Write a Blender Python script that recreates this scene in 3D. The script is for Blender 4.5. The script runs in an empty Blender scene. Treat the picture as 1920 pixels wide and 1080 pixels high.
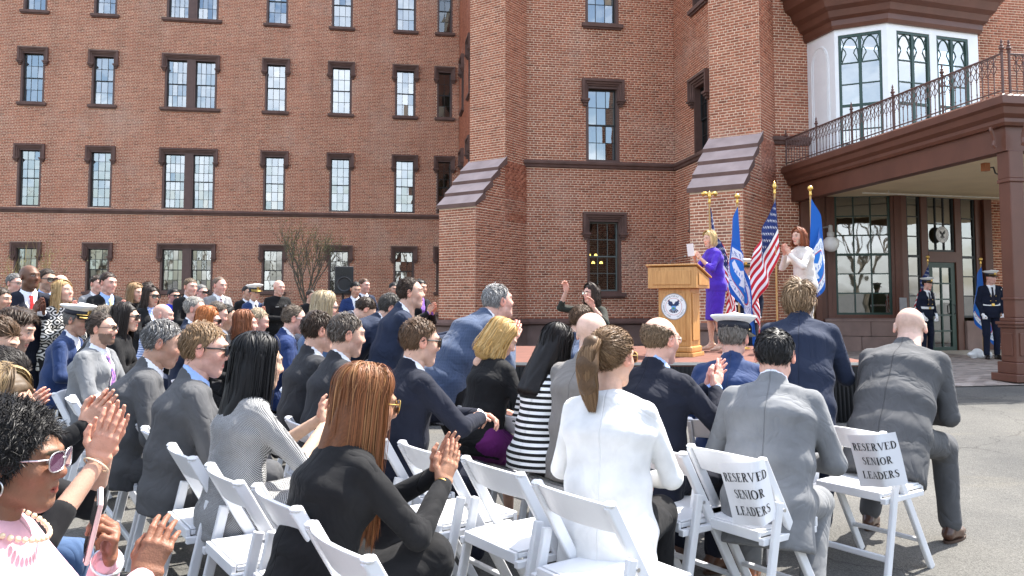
import bpy, math, random
import numpy as np
from mathutils import Vector, Matrix
random.seed(7); RNG = np.random.default_rng(11)
scene = bpy.context.scene
COL = scene.collection
R = math.radians

# ------------------------------------------------------------------ camera, sky, sun, exposure
FPX, HORIZON, PITCH, CAMZ = 1500.0, 566.0, R(3.5), 1.45     # focal length in photo pixels (1920 wide)
CY = HORIZON - FPX*math.tan(PITCH)
cam_d = bpy.data.cameras.new('camera'); cam = bpy.data.objects.new('camera', cam_d); COL.objects.link(cam)
cam.location = (0, 0, CAMZ); cam.rotation_euler = (math.pi/2 + PITCH, 0, 0)
cam_d.sensor_width = 36; cam_d.lens = FPX/1920*36; cam_d.shift_y = (CY-540)/1920
cam_d.clip_start = .05; cam_d.clip_end = 2000
scene.camera = cam

SUN_AZ, SUN_EL = R(52), R(58)        # azimuth measured from +Y (ahead) towards +X (right)
world = bpy.data.worlds.new('World'); scene.world = world; world.use_nodes = True
wn = world.node_tree.nodes; wl = world.node_tree.links
bg = wn['Background']; sky = wn.new('ShaderNodeTexSky'); sky.sky_type = 'NISHITA'; sky.sun_disc = False
sky.sun_elevation = SUN_EL; sky.sun_rotation = SUN_AZ; sky.air_density = 1.1; sky.dust_density = 2.2; sky.ozone_density = 1.0
tc = wn.new('ShaderNodeTexCoord'); mp = wn.new('ShaderNodeMapping'); mp.inputs['Scale'].default_value = (1, 1, 2.6)
nz = wn.new('ShaderNodeTexNoise'); nz.inputs['Scale'].default_value = 2.3; nz.inputs['Detail'].default_value = 7; nz.inputs['Roughness'].default_value = .58
rp = wn.new('ShaderNodeValToRGB'); rp.color_ramp.elements[0].position = .45; rp.color_ramp.elements[1].position = .72
mxw = wn.new('ShaderNodeMixRGB'); mxw.inputs[2].default_value = (9.0, 9.3, 9.8, 1)
wl.new(tc.outputs['Generated'], mp.inputs[0]); wl.new(mp.outputs[0], nz.inputs['Vector']); wl.new(nz.outputs[0], rp.inputs[0])
wl.new(rp.outputs[0], mxw.inputs[0]); wl.new(sky.outputs[0], mxw.inputs[1]); wl.new(mxw.outputs[0], bg.inputs[0])
bg.inputs[1].default_value = .15
sun_d = bpy.data.lights.new('sun', 'SUN'); sun_d.energy = 4.8; sun_d.angle = R(.55); sun_d.color = (1, .955, .88)
sun = bpy.data.objects.new('sun', sun_d); COL.objects.link(sun)
sdir = Vector((math.sin(SUN_AZ)*math.cos(SUN_EL), math.cos(SUN_AZ)*math.cos(SUN_EL), math.sin(SUN_EL)))
sun.rotation_euler = sdir.to_track_quat('Z', 'Y').to_euler(); sun.location = sdir*60
vs = scene.view_settings; vs.view_transform = 'Standard'; vs.look = 'None'; vs.gamma = 1; vs.exposure = 1.52; vs.use_curve_mapping = False
scene.cycles.use_denoising = True; scene.cycles.max_bounces = 6; scene.cycles.transparent_max_bounces = 12

# ------------------------------------------------------------------ helpers
_cp, _sp = math.cos(PITCH), math.sin(PITCH)
def at(u, v, Y):
    """world point at depth Y that the photograph shows at pixel u, v"""
    dx, dz = (u-960)/FPX, -(v-CY)/FPX
    d = Vector((dx, _cp - dz*_sp, _sp + dz*_cp))
    return Vector((0, 0, CAMZ)) + d*(Y/d.y)
def ground_z(Y, x=9):
    return .24*min(1, max(0, (Y-6)/10))*min(1, max(0, (x+4)/6))

def link(o, parent=None):
    COL.objects.link(o)
    if parent is not None: o.parent = parent
    return o
def tag(o, label, cat, group=None):
    o['label'] = label; o['category'] = cat
    if group: o['group'] = group
    return o
def empty(name, loc=(0, 0, 0), rz=0, label=None, cat=None, group=None):
    o = bpy.data.objects.new(name, None); o.location = loc; o.rotation_euler = (0, 0, rz); o.empty_display_size = .2
    link(o)
    if label: tag(o, label, cat, group)
    return o
def mesh_obj(name, V, F, mat, parent=None, smooth=False, col=None, kind=None):
    me = bpy.data.meshes.new(name)
    V = np.asarray(V, np.float32)
    if isinstance(F, np.ndarray):
        n = F.shape[1]; me.vertices.add(len(V)); me.vertices.foreach_set('co', V.ravel())
        me.loops.add(F.size); me.loops.foreach_set('vertex_index', F.ravel().astype(np.int32))
        me.polygons.add(len(F)); me.polygons.foreach_set('loop_start', np.arange(0, F.size, n, dtype=np.int32))
        me.update(calc_edges=True); me.validate()
    else:
        me.from_pydata([tuple(map(float, v)) for v in V], [], F); me.update()
    if smooth: me.polygons.foreach_set('use_smooth', np.ones(len(me.polygons), bool))
    if col is not None:
        a = me.color_attributes.new('Col', 'FLOAT_COLOR', 'POINT')
        c = np.ones((len(V), 4), np.float32); c[:, :3] = np.asarray(col, np.float32)[:, :3]
        a.data.foreach_set('color', c.ravel())
    for m in (mat if isinstance(mat, (list, tuple)) else [mat]): me.materials.append(m)
    o = bpy.data.objects.new(name, me)
    if kind: o['kind'] = kind
    return link(o, parent)
def inst(name, me, parent=None, M=None):
    o = bpy.data.objects.new(name, me); link(o, parent)
    if M is not None: o.matrix_local = M
    return o

class MB:
    """collects simple solids into one mesh"""
    def __init__(s, T=None): s.V = []; s.F = []; s.T = T or (lambda p: p)
    def add(s, V, F):
        n = len(s.V); s.V += [s.T(tuple(v)) for v in V]; s.F += [tuple(i+n for i in f) for f in F]; return s
    def box(s, lo, hi, M=None):
        x0, y0, z0 = lo; x1, y1, z1 = hi
        V = [(x0,y0,z0),(x1,y0,z0),(x1,y1,z0),(x0,y1,z0),(x0,y0,z1),(x1,y0,z1),(x1,y1,z1),(x0,y1,z1)]
        if M is not None: V = [tuple(M @ Vector(v)) for v in V]
        return s.add(V, [(0,3,2,1),(4,5,6,7),(0,1,5,4),(1,2,6,5),(2,3,7,6),(3,0,4,7)])
    def beam(s, a, b, w, d, up=(0, 0, 1)):
        """rectangular bar from a to b: w across, d along 'up'"""
        a, b = Vector(a), Vector(b); ax = (b-a).normalized(); sx = ax.cross(Vector(up))
        if sx.length < 1e-5: sx = ax.cross(Vector((0, 1, 0)))
        sx.normalize(); uy = sx.cross(ax); c = .18*min(w, d); V = []
        ring = [(-w/2+c,-d/2),(w/2-c,-d/2),(w/2,-d/2+c),(w/2,d/2-c),(w/2-c,d/2),(-w/2+c,d/2),(-w/2,d/2-c),(-w/2,-d/2+c)]
        for p in (a, b): V += [tuple(p + sx*i + uy*j) for i, j in ring]
        F = [(k, (k+1) % 8, 8+(k+1) % 8, 8+k) for k in range(8)] + [tuple(range(7, -1, -1)), tuple(range(8, 16))]
        return s.add(V, F)
    def tube(s, pts, r, n=6, close=False):
        pts = [Vector(p) for p in pts]; rs = r if isinstance(r, (list, tuple)) else [r]*len(pts); V = []; m = len(pts)
        prev = None
        for i, p in enumerate(pts):
            t = (pts[(i+1) % m if close else min(i+1, m-1)] - pts[(i-1) % m if close else max(i-1, 0)])
            t = t.normalized() if t.length > 1e-9 else Vector((0, 0, 1))
            x = prev if prev is not None else (Vector((1, 0, 0)) if abs(t.x) < .9 else Vector((0, 1, 0)))
            x = (x - t*x.dot(t)); x = x.normalized() if x.length > 1e-6 else t.orthogonal().normalized(); prev = x; y = t.cross(x)
            V += [tuple(p + (x*math.cos(k*2*math.pi/n) + y*math.sin(k*2*math.pi/n))*rs[i]) for k in range(n)]
        F = []
        for i in range(m if close else m-1):
            j = (i+1) % m
            F += [(i*n+k, i*n+(k+1) % n, j*n+(k+1) % n, j*n+k) for k in range(n)]
        if not close: F += [tuple(range(n-1, -1, -1)), tuple((m-1)*n+k for k in range(n))]
        return s.add(V, F)
    def lathe(s, prof, c=(0, 0, 0), n=16, sy=1):
        V = []; m = len(prof)
        for r_, z in prof: V += [(c[0]+r_*math.cos(k*2*math.pi/n), c[1]+r_*sy*math.sin(k*2*math.pi/n), c[2]+z) for k in range(n)]
        F = [(i*n+k, i*n+(k+1) % n, (i+1)*n+(k+1) % n, (i+1)*n+k) for i in range(m-1) for k in range(n)]
        F += [tuple(range(n-1, -1, -1)), tuple((m-1)*n+k for k in range(n))]
        return s.add(V, F)
    def poly(s, pts, y0, y1):
        """outline of (x, z) points made a slab between depths y0 and y1"""
        n = len(pts); V = [(x, y0, z) for x, z in pts] + [(x, y1, z) for x, z in pts]
        F = [tuple(range(n)), tuple(range(2*n-1, n-1, -1))] + [(k, n+k, n+(k+1) % n, (k+1) % n) for k in range(n)]
        return s.add(V, F)
    def sweep(s, line, prof):
        """profile of (out, z) points carried along a plan polyline of (x, y); out is to the right of travel"""
        L = [Vector((p[0], p[1])) for p in line]; m = len(prof); V = []
        for i, p in enumerate(L):
            d0 = (L[i]-L[i-1]).normalized() if i else (L[1]-L[0]).normalized()
            d1 = (L[i+1]-L[i]).normalized() if i < len(L)-1 else d0
            n0, n1 = Vector((d0.y, -d0.x)), Vector((d1.y, -d1.x)); b = (n0+n1).normalized(); k = 1/max(.3, b.dot(n0))
            V += [(p.x + b.x*k*o, p.y + b.y*k*o, z) for o, z in prof]
        F = [(i*m+k, (i+1)*m+k, (i+1)*m+(k+1) % m, i*m+(k+1) % m) for i in range(len(L)-1) for k in range(m)]
        F += [tuple(range(m)), tuple((len(L)-1)*m+k for k in range(m-1, -1, -1))]
        return s.add(V, F)
    def build(s, name, mat, parent=None, smooth=False, kind=None, bevel=0):
        o = mesh_obj(name, s.V, s.F, mat, parent, smooth, None, kind)
        if bevel:
            b = o.modifiers.new('bevel', 'BEVEL'); b.width = bevel; b.segments = 2; b.limit_method = 'ANGLE'
        return o

# ------------------------------------------------------------------ materials
def nodemat(name):
    m = bpy.data.materials.new(name); m.use_nodes = True
    nt = m.node_tree; return m, nt.nodes, nt.links, nt.nodes['Principled BSDF']
def spec(b, v):
    b.inputs['Specular IOR Level'].default_value = v
_mats = {}
def plain(name, c, rough=.6, metal=0, var=.12, scale=6, bump=0, bscale=80, sp=.4, coat=0):
    if name in _mats: return _mats[name]
    m, n, l, b = nodemat(name); b.inputs['Roughness'].default_value = rough; b.inputs['Metallic'].default_value = metal; spec(b, sp)
    b.inputs['Coat Weight'].default_value = coat
    t = n.new('ShaderNodeTexCoord'); x = n.new('ShaderNodeTexNoise'); x.inputs['Scale'].default_value = scale; x.inputs['Detail'].default_value = 6
    mr = n.new('ShaderNodeMapRange'); mr.inputs[1].default_value = .3; mr.inputs[2].default_value = .7; mr.inputs[3].default_value = 1-var; mr.inputs[4].default_value = 1+var
    mu = n.new('ShaderNodeVectorMath'); mu.operation = 'SCALE'; mu.inputs[0].default_value = c[:3]
    l.new(t.outputs['Object'], x.inputs['Vector']); l.new(x.outputs[0], mr.inputs[0]); l.new(mr.outputs[0], mu.inputs['Scale']); l.new(mu.outputs[0], b.inputs['Base Color'])
    if bump:
        y = n.new('ShaderNodeTexNoise'); y.inputs['Scale'].default_value = bscale; y.inputs['Detail'].default_value = 4
        bp = n.new('ShaderNodeBump'); bp.inputs['Strength'].default_value = bump; bp.inputs['Distance'].default_value = .01
        l.new(t.outputs['Object'], y.inputs['Vector']); l.new(y.outputs[0], bp.inputs['Height']); l.new(bp.outputs[0], b.inputs['Normal'])
    _mats[name] = m; return m
def colattr(name, rough=.6, sp=.3, bump=0, bscale=200, sss=0, sheen=0, var=0):
    """colour from the mesh's own Col attribute"""
    if name in _mats: return _mats[name]
    m, n, l, b = nodemat(name); b.inputs['Roughness'].default_value = rough; spec(b, sp)
    a = n.new('ShaderNodeVertexColor'); a.layer_name = 'Col'
    if var:
        tt = n.new('ShaderNodeTexCoord'); vn = n.new('ShaderNodeTexNoise'); vn.inputs['Scale'].default_value = 38; vn.inputs['Detail'].default_value = 6; vr = n.new('ShaderNodeMapRange'); vr.inputs[1].default_value = .3; vr.inputs[2].default_value = .7; vr.inputs[3].default_value = 1-var; vr.inputs[4].default_value = 1+var
        vm = n.new('ShaderNodeVectorMath'); vm.operation = 'SCALE'; l.new(tt.outputs['Object'], vn.inputs['Vector']); l.new(vn.outputs[0], vr.inputs[0]); l.new(a.outputs[0], vm.inputs[0]); l.new(vr.outputs[0], vm.inputs['Scale']); l.new(vm.outputs[0], b.inputs['Base Color'])
    else: l.new(a.outputs[0], b.inputs['Base Color'])
    if sss:
        b.inputs['Subsurface Weight'].default_value = sss; b.inputs['Subsurface Radius'].default_value = (.012, .005, .003); b.inputs['Subsurface Scale'].default_value = .6
    if sheen: b.inputs['Sheen Weight'].default_value = sheen
    if bump:
        t = n.new('ShaderNodeTexCoord'); y = n.new('ShaderNodeTexNoise'); y.inputs['Scale'].default_value = bscale; y.inputs['Detail'].default_value = 5
        bp = n.new('ShaderNodeBump'); bp.inputs['Strength'].default_value = bump; bp.inputs['Distance'].default_value = .004
        l.new(t.outputs['Object'], y.inputs['Vector']); l.new(y.outputs[0], bp.inputs['Height']); l.new(bp.outputs[0], b.inputs['Normal'])
    _mats[name] = m; return m
def brick_mat(name, per_object):
    m, n, l, b = nodemat(name); b.inputs['Roughness'].default_value = .85; spec(b, .2)
    if per_object: a = n.new('ShaderNodeObjectInfo'); src = a.outputs['Random']
    else: a = n.new('ShaderNodeAttribute'); a.attribute_name = 'Col'; src = a.outputs['Fac']
    r = n.new('ShaderNodeValToRGB'); e = r.color_ramp.elements
    e[0].position = 0; e[0].color = (.235, .085, .052, 1); e[1].position = 1; e[1].color = (.47, .190, .112, 1)
    for p, c in ((.25, (.325, .115, .068)), (.5, (.385, .140, .083)), (.8, (.43, .165, .096))): k = e.new(p); k.color = (*c, 1)
    t = n.new('ShaderNodeTexCoord'); g = n.new('ShaderNodeNewGeometry')
    x = n.new('ShaderNodeTexNoise'); x.inputs['Scale'].default_value = .45; x.inputs['Detail'].default_value = 9; x.inputs['Roughness'].default_value = .65
    x2 = n.new('ShaderNodeValToRGB'); x2.color_ramp.elements[0].position = .53; x2.color_ramp.elements[1].position = .78
    x2.color_ramp.elements[1].color = (.42, .42, .42, 1)
    mx = n.new('ShaderNodeMixRGB'); mx.inputs[2].default_value = (.50, .40, .34, 1)
    f = n.new('ShaderNodeTexNoise'); f.inputs['Scale'].default_value = 14; f.inputs['Detail'].default_value = 6
    fm = n.new('ShaderNodeMapRange'); fm.inputs[1].default_value = .3; fm.inputs[2].default_value = .7; fm.inputs[3].default_value = .8; fm.inputs[4].default_value = 1.18
    mu = n.new('ShaderNodeVectorMath'); mu.operation = 'SCALE'
    l.new(src, r.inputs[0]); l.new(g.outputs['Position'], x.inputs['Vector']); l.new(g.outputs['Position'], f.inputs['Vector'])
    l.new(x.outputs[0], x2.inputs[0]); l.new(x2.outputs[0], mx.inputs[0]); l.new(r.outputs[0], mx.inputs[1])
    sm_ = n.new('ShaderNodeMapping'); sm_.inputs['Scale'].default_value = (1.6, 1.6, .10); sn = n.new('ShaderNodeTexNoise'); sn.inputs['Scale'].default_value = 1; sn.inputs['Detail'].default_value = 7; sn.inputs['Roughness'].default_value = .7
    l.new(g.outputs['Position'], sm_.inputs[0]); l.new(sm_.outputs[0], sn.inputs['Vector']); sr_ = n.new('ShaderNodeMapRange'); sr_.inputs[1].default_value = .3; sr_.inputs[2].default_value = .72; sr_.inputs[3].default_value = .80; sr_.inputs[4].default_value = 1.16; l.new(sn.outputs[0], sr_.inputs[0])
    fx = n.new('ShaderNodeMath'); fx.operation = 'MULTIPLY'; l.new(fm.outputs[0], fx.inputs[0]); l.new(sr_.outputs[0], fx.inputs[1])
    l.new(f.outputs[0], fm.inputs[0]); l.new(mx.outputs[0], mu.inputs[0]); l.new(fx.outputs[0], mu.inputs['Scale']); l.new(mu.outputs[0], b.inputs['Base Color'])
    bp = n.new('ShaderNodeBump'); bp.inputs['Strength'].default_value = .35; bp.inputs['Distance'].default_value = .004
    f2 = n.new('ShaderNodeTexNoise'); f2.inputs['Scale'].default_value = 70; l.new(g.outputs['Position'], f2.inputs['Vector'])
    l.new(f2.outputs[0], bp.inputs['Height']); l.new(bp.outputs[0], b.inputs['Normal'])
    return m
def glass_mat(name, refl=.34, tint=(.55, .62, .6)):
    m, n, l, b = nodemat(name); n.remove(b); out = n['Material Output']
    tr = n.new('ShaderNodeBsdfTransparent'); tr.inputs[0].default_value = (*tint, 1)
    gl = n.new('ShaderNodeBsdfGlossy'); gl.inputs['Roughness'].default_value = .015; gl.inputs[0].default_value = (.95, .97, .98, 1)
    fr = n.new('ShaderNodeLayerWeight'); fr.inputs[0].default_value = .35
    mr = n.new('ShaderNodeMapRange'); mr.inputs[3].default_value = refl; mr.inputs[4].default_value = .95
    t = n.new('ShaderNodeTexCoord'); y = n.new('ShaderNodeTexNoise'); y.inputs['Scale'].default_value = 2.2; y.inputs['Detail'].default_value = 1
    bp = n.new('ShaderNodeBump'); bp.inputs['Strength'].default_value = .08; bp.inputs['Distance'].default_value = .02
    l.new(t.outputs['Object'], y.inputs['Vector']); l.new(y.outputs[0], bp.inputs['Height']); l.new(bp.outputs[0], gl.inputs['Normal'])
    mx = n.new('ShaderNodeMixShader'); l.new(fr.outputs['Fresnel'], mr.inputs[0]); l.new(mr.outputs[0], mx.inputs[0])
    l.new(tr.outputs[0], mx.inputs[1]); l.new(gl.outputs[0], mx.inputs[2]); l.new(mx.outputs[0], out.inputs[0])
    return m
def emit_mat(name, c, s):
    m, n, l, b = nodemat(name); b.inputs['Base Color'].default_value = (*c, 1); b.inputs['Emission Color'].default_value = (*c, 1); b.inputs['Emission Strength'].default_value = s
    return m

BRICK = brick_mat('brick', False); BRICK1 = brick_mat('brick single', True)
MORTAR = plain('mortar', (.82, .64, .47), .95, var=.15, scale=1.2)
STONE = plain('brownstone', (.135, .080, .066), .8, var=.18, scale=3, bump=.25, bscale=60, sp=.25)
STONE_LIT = plain('skylit brownstone', (.37, .285, .265), .85, var=.15, scale=2.5, bump=.3, bscale=40, sp=.2)  # brownstone lightened for upward faces, standing in for skylight
BASE = plain('base stone', (.17, .115, .098), .9, var=.28, scale=2.2, bump=.6, bscale=18, sp=.2)
BASE2 = plain('porch base stone', (.27, .19, .165), .9, var=.15, scale=3, bump=.3, bscale=40, sp=.2)
FRAME = plain('brown paint', (.112, .062, .050), .5, var=.1, sp=.4)
PORCH = plain('porch brown paint', (.115, .043, .026), .42, var=.12, scale=3, sp=.45)
SASH = plain('dark sash', (.018, .022, .022), .4, var=.05)
GREEN = plain('green sash', (.022, .055, .043), .35, var=.08)
WHITEP = plain('white paint', (.80, .80, .80), .45, var=.03)
CREAM = plain('cream ceiling', (.74, .62, .40), .7, var=.06, scale=1.5)
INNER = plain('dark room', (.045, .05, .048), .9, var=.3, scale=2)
GLASS = glass_mat('window glass', .30); GLASS_D = glass_mat('dim window glass', .10, (.5, .58, .55)); GLASS_P = glass_mat('porch glass', .22, (.5, .58, .55))
GOLD = plain('gold metal', (.70, .47, .14), .28, 1, var=.05)
BLACKM = plain('black plastic', (.012, .012, .013), .5, var=.1)

# ------------------------------------------------------------------ the setting: ground
TH = R(9.5); E1 = Vector((math.cos(TH), math.sin(TH), 0)); E2 = Vector((-math.sin(TH), math.cos(TH), 0))
def loc2world(a, b, z=0): return E1*a + E2*b + Vector((0, 0, z))
def asphalt_mat():
    m, n, l, b = nodemat('asphalt'); b.inputs['Roughness'].default_value = .9; spec(b, .25)
    g = n.new('ShaderNodeNewGeometry')
    x = n.new('ShaderNodeTexNoise'); x.inputs['Scale'].default_value = .5; x.inputs['Detail'].default_value = 8; x.inputs['Roughness'].default_value = .6
    r = n.new('ShaderNodeValToRGB'); e = r.color_ramp.elements; e[0].position = .32; e[0].color = (.066, .065, .062, 1); e[1].position = .72; e[1].color = (.122, .117, .106, 1)
    v = n.new('ShaderNodeTexVoronoi'); v.inputs['Scale'].default_value = 150
    vr = n.new('ShaderNodeMapRange'); vr.inputs[1].default_value = 0; vr.inputs[2].default_value = 1; vr.inputs[3].default_value = .68; vr.inputs[4].default_value = 1.34
    mu = n.new('ShaderNodeVectorMath'); mu.operation = 'SCALE'
    mpg = n.new('ShaderNodeMapping'); mpg.inputs['Rotation'].default_value = (0, 0, .5); mpg.inputs['Scale'].default_value = (.5, 1.3, 1)
    st = n.new('ShaderNodeTexNoise'); st.inputs['Scale'].default_value = .8; st.inputs['Detail'].default_value = 6
    sr = n.new('ShaderNodeValToRGB'); sr.color_ramp.elements[0].position = .56; sr.color_ramp.elements[1].position = .74; sr.color_ramp.elements[1].color = (.42, .42, .42, 1)
    mx = n.new('ShaderNodeMixRGB'); mx.inputs[2].default_value = (.20, .175, .13, 1)
    l.new(g.outputs['Position'], x.inputs['Vector']); l.new(x.outputs[0], r.inputs[0]); l.new(g.outputs['Position'], v.inputs['Vector'])
    l.new(g.outputs['Position'], mpg.inputs[0]); l.new(mpg.outputs[0], st.inputs['Vector']); l.new(st.outputs[0], sr.inputs[0])
    l.new(sr.outputs[0], mx.inputs[0])
    ck = n.new('ShaderNodeTexVoronoi'); ck.feature = 'DISTANCE_TO_EDGE'; ck.inputs['Scale'].default_value = .33; wv = n.new('ShaderNodeTexNoise'); wv.inputs['Scale'].default_value = 1.6; wv.inputs['Detail'].default_value = 5
    mw = n.new('ShaderNodeVectorMath'); mw.operation = 'ADD'; l.new(g.outputs['Position'], mw.inputs[0]); l.new(wv.outputs['Color'], mw.inputs[1]); l.new(g.outputs['Position'], wv.inputs['Vector']); l.new(mw.outputs[0], ck.inputs['Vector'])
    cr_ = n.new('ShaderNodeMapRange'); cr_.inputs[1].default_value = .0; cr_.inputs[2].default_value = .006; cr_.inputs[3].default_value = .55; cr_.inputs[4].default_value = 1; l.new(ck.outputs['Distance'], cr_.inputs[0])
    cm = n.new('ShaderNodeVectorMath'); cm.operation = 'SCALE'; l.new(r.outputs[0], cm.inputs[0]); l.new(cr_.outputs[0], cm.inputs['Scale']); l.new(cm.outputs[0], mx.inputs[1])
    sepc = n.new('ShaderNodeSeparateColor'); l.new(v.outputs['Color'], sepc.inputs[0]); l.new(sepc.outputs[0], vr.inputs[0])
    l.new(mx.outputs[0], mu.inputs[0]); l.new(vr.outputs[0], mu.inputs['Scale']); l.new(mu.outputs[0], b.inputs['Base Color'])
    bp = n.new('ShaderNodeBump'); bp.inputs['Strength'].default_value = .6; bp.inputs['Distance'].default_value = .006
    l.new(v.outputs['Distance'], bp.inputs['Height']); l.new(bp.outputs[0], b.inputs['Normal'])
    return m
ys = [-900, -60, -20, 0, 3, 6, 8, 10, 12, 14, 16, 20, 40, 90, 900]; xs = [-900, -60, -20, -4, -2, 0, 2, 20, 60, 900]
V = [(x, y, ground_z(y, x)) for y in ys for x in xs]; nx = len(xs)
F = [(j*nx+i, j*nx+i+1, (j+1)*nx+i+1, (j+1)*nx+i) for j in range(len(ys)-1) for i in range(nx-1)]
mesh_obj('asphalt_ground', V, F, asphalt_mat())['kind'] = 'structure'

# paver pavement under and beside the porch
PAVER = plain('paver', (.34, .29, .255), .9, var=.1, scale=4, bump=.3, bscale=60, sp=.2)
def paver_mat():
    m, n, l, b = nodemat('paver blocks'); b.inputs['Roughness'].default_value = .9; spec(b, .2)
    a = n.new('ShaderNodeAttribute'); a.attribute_name = 'Col'; o = n.new('ShaderNodeObjectInfo')
    ad = n.new('ShaderNodeMath'); ad.operation = 'ADD'; l.new(a.outputs['Fac'], ad.inputs[0]); l.new(o.outputs['Random'], ad.inputs[1])
    fr = n.new('ShaderNodeMath'); fr.operation = 'FRACT'; l.new(ad.outputs[0], fr.inputs[0])
    r = n.new('ShaderNodeValToRGB'); e = r.color_ramp.elements; e[0].color = (.22, .185, .165, 1); e[1].color = (.40, .34, .30, 1)
    k = e.new(.5); k.color = (.31, .255, .22, 1)
    l.new(fr.outputs[0], r.inputs[0]); l.new(r.outputs[0], b.inputs['Base Color']); return m
PAVE = paver_mat()
pav = empty('pavement', (0, 0, 0), TH); pav['kind'] = 'structure'
PA0, PA1, PB0, PB1 = 5.4, 17.5, 11.0, 18.3
def pz(a, b): return ground_z(loc2world(a, b).y) + .012
mb = MB(); cs = [(PA0, PB0), (PA1, PB0), (PA1, PB1), (PA0, PB1)]
NB = 8
for i in range(NB):
    b0, b1 = PB0+(PB1-PB0)*i/NB, PB0+(PB1-PB0)*(i+1)/NB
    mb.add([(PA0, b0, pz(PA0, b0)), (PA1, b0, pz(PA1, b0)), (PA1, b1, pz(PA1, b1)), (PA0, b1, pz(PA0, b1))], [(0, 1, 2, 3)])
mb.build('paving_bed', plain('joint sand', (.13, .115, .10), .95), pav)
def block_proto(lx, ly, h, ch=.006):
    V = [(-lx/2,-ly/2,0),(lx/2,-ly/2,0),(lx/2,ly/2,0),(-lx/2,ly/2,0),(-lx/2+ch,-ly/2+ch,h),(lx/2-ch,-ly/2+ch,h),(lx/2-ch,ly/2-ch,h),(-lx/2+ch,ly/2-ch,h)]
    return np.array(V), np.array([(4,5,6,7),(0,1,5,4),(1,2,6,5),(2,3,7,6),(3,0,4,7)])
pv, pf = block_proto(.195, .095, .012)
cells = []
nb = int((PB1-PB0)/.1)
for j in range(nb):
    for i in range(int((PA1-PA0)/.2)):
        a = PA0 + .1 + i*.2 + (.1 if j % 2 else 0); b = PB0 + .05 + j*.1
        cells.append((a, b))
def vis(c):
    w = loc2world(*c); u = 960+FPX*w.x/w.y
    return 1560 < u < 1880 and c[1] < 16.6
near = sorted([c for c in cells if vis(c)], key=lambda c: c[1])[:300]; ns = set(near)
pme = bpy.data.meshes.new('paver'); pme.from_pydata([tuple(v) for v in pv], [], [tuple(map(int, f)) for f in pf]); pme.materials.append(PAVE)
for c in near: inst('paver', pme, pav, Matrix.Translation((c[0], c[1], pz(*c)+random.uniform(0, .003))))
rest = [c for c in cells if c not in ns]
Vs = np.concatenate([pv + np.array([c[0], c[1], pz(*c)+random.uniform(0, .003)]) for c in rest]); n0 = len(pv)
Fs = np.concatenate([pf + i*n0 for i in range(len(rest))]); cc = np.repeat(RNG.random(len(rest)), n0)
mesh_obj('paver_field', Vs, Fs, PAVE, pav, col=np.stack([cc]*3, 1), kind='stuff')
# concrete slab by the door
mb = MB(); mb.box((12.9, 16.0, pz(13, 17)+.014), (16.5, 17.35, pz(13, 17)+.03)); mb.build('door_slab', plain('concrete', (.52, .48, .41), .9, bump=.2), pav)

# ------------------------------------------------------------------ brick walls
COURSE, BL, BJ = .0677, .213, .0135
class Wall:
    """a wall plane: O plan origin, t plan direction (left to right from outside); s along, o out, z up"""
    def __init__(s, O, t):
        s.O = Vector(O); s.t = Vector(t).normalized(); s.n = Vector((s.t.y, -s.t.x))
    def T(s, p):
        q = s.O + s.t*p[0] + s.n*p[1]; return (q.x, q.y, p[2])
def brick_cells(s0, s1, z0, z1, openings):
    out = []; k = 0; z = z0
    while z < z1 - .02:
        hd_ = k % 6 == 3; bl = BL/2 if hd_ else BL; zt = min(z+COURSE-BJ, z1); x = s0 - (0 if hd_ else (BL/2 if k % 2 else 0)) - (BL/4 if hd_ else 0)
        while x < s1:
            spans = [(max(x, s0), min(x+bl-BJ, s1))]
            for o0, o1, p0, p1 in openings:
                if zt > p0+.01 and z < p1-.01:
                    nsn = []
                    for a, b in spans:
                        if b <= o0 or a >= o1: nsn.append((a, b))
                        else:
                            if a < o0: nsn.append((a, o0))
                            if b > o1: nsn.append((o1, b))
                    spans = nsn
            out += [(a, b, z, zt) for a, b in spans if b-a > .02]
            x += bl
        z += COURSE; k += 1
    return out
def bricks_mesh(name, W, cells, parent):
    C = np.array(cells); n = len(C); pr = RNG.uniform(.008, .0135, n); c = .004
    a, b, z0, z1 = C.T
    P = np.empty((n, 8, 3)); j = 0
    for (aa, bb, zz, z2, o) in ((a, b, z0, z1, 0*pr), (a+c, b-c, z0+c, z1-c, pr)):
        P[:, j] = np.stack([aa, o, zz], 1); P[:, j+1] = np.stack([bb, o, zz], 1); P[:, j+2] = np.stack([bb, o, z2], 1); P[:, j+3] = np.stack([aa, o, z2], 1); j += 4
    P = P.reshape(-1, 3)
    Q = np.empty_like(P); Q[:, 0] = W.O.x + W.t.x*P[:, 0] + W.n.x*P[:, 1]; Q[:, 1] = W.O.y + W.t.y*P[:, 0] + W.n.y*P[:, 1]; Q[:, 2] = P[:, 2]
    f = np.array([(4,5,6,7),(0,1,5,4),(1,2,6,5),(2,3,7,6),(3,0,4,7)])
    F = (np.arange(n)[:, None, None]*8 + f[None]).reshape(-1, 4)
    cc = np.repeat(np.clip(RNG.normal(.52, .20, n), 0, 1), 8)
    return mesh_obj(name, Q, F, BRICK, parent, col=np.stack([cc]*3, 1), kind='stuff')
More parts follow.
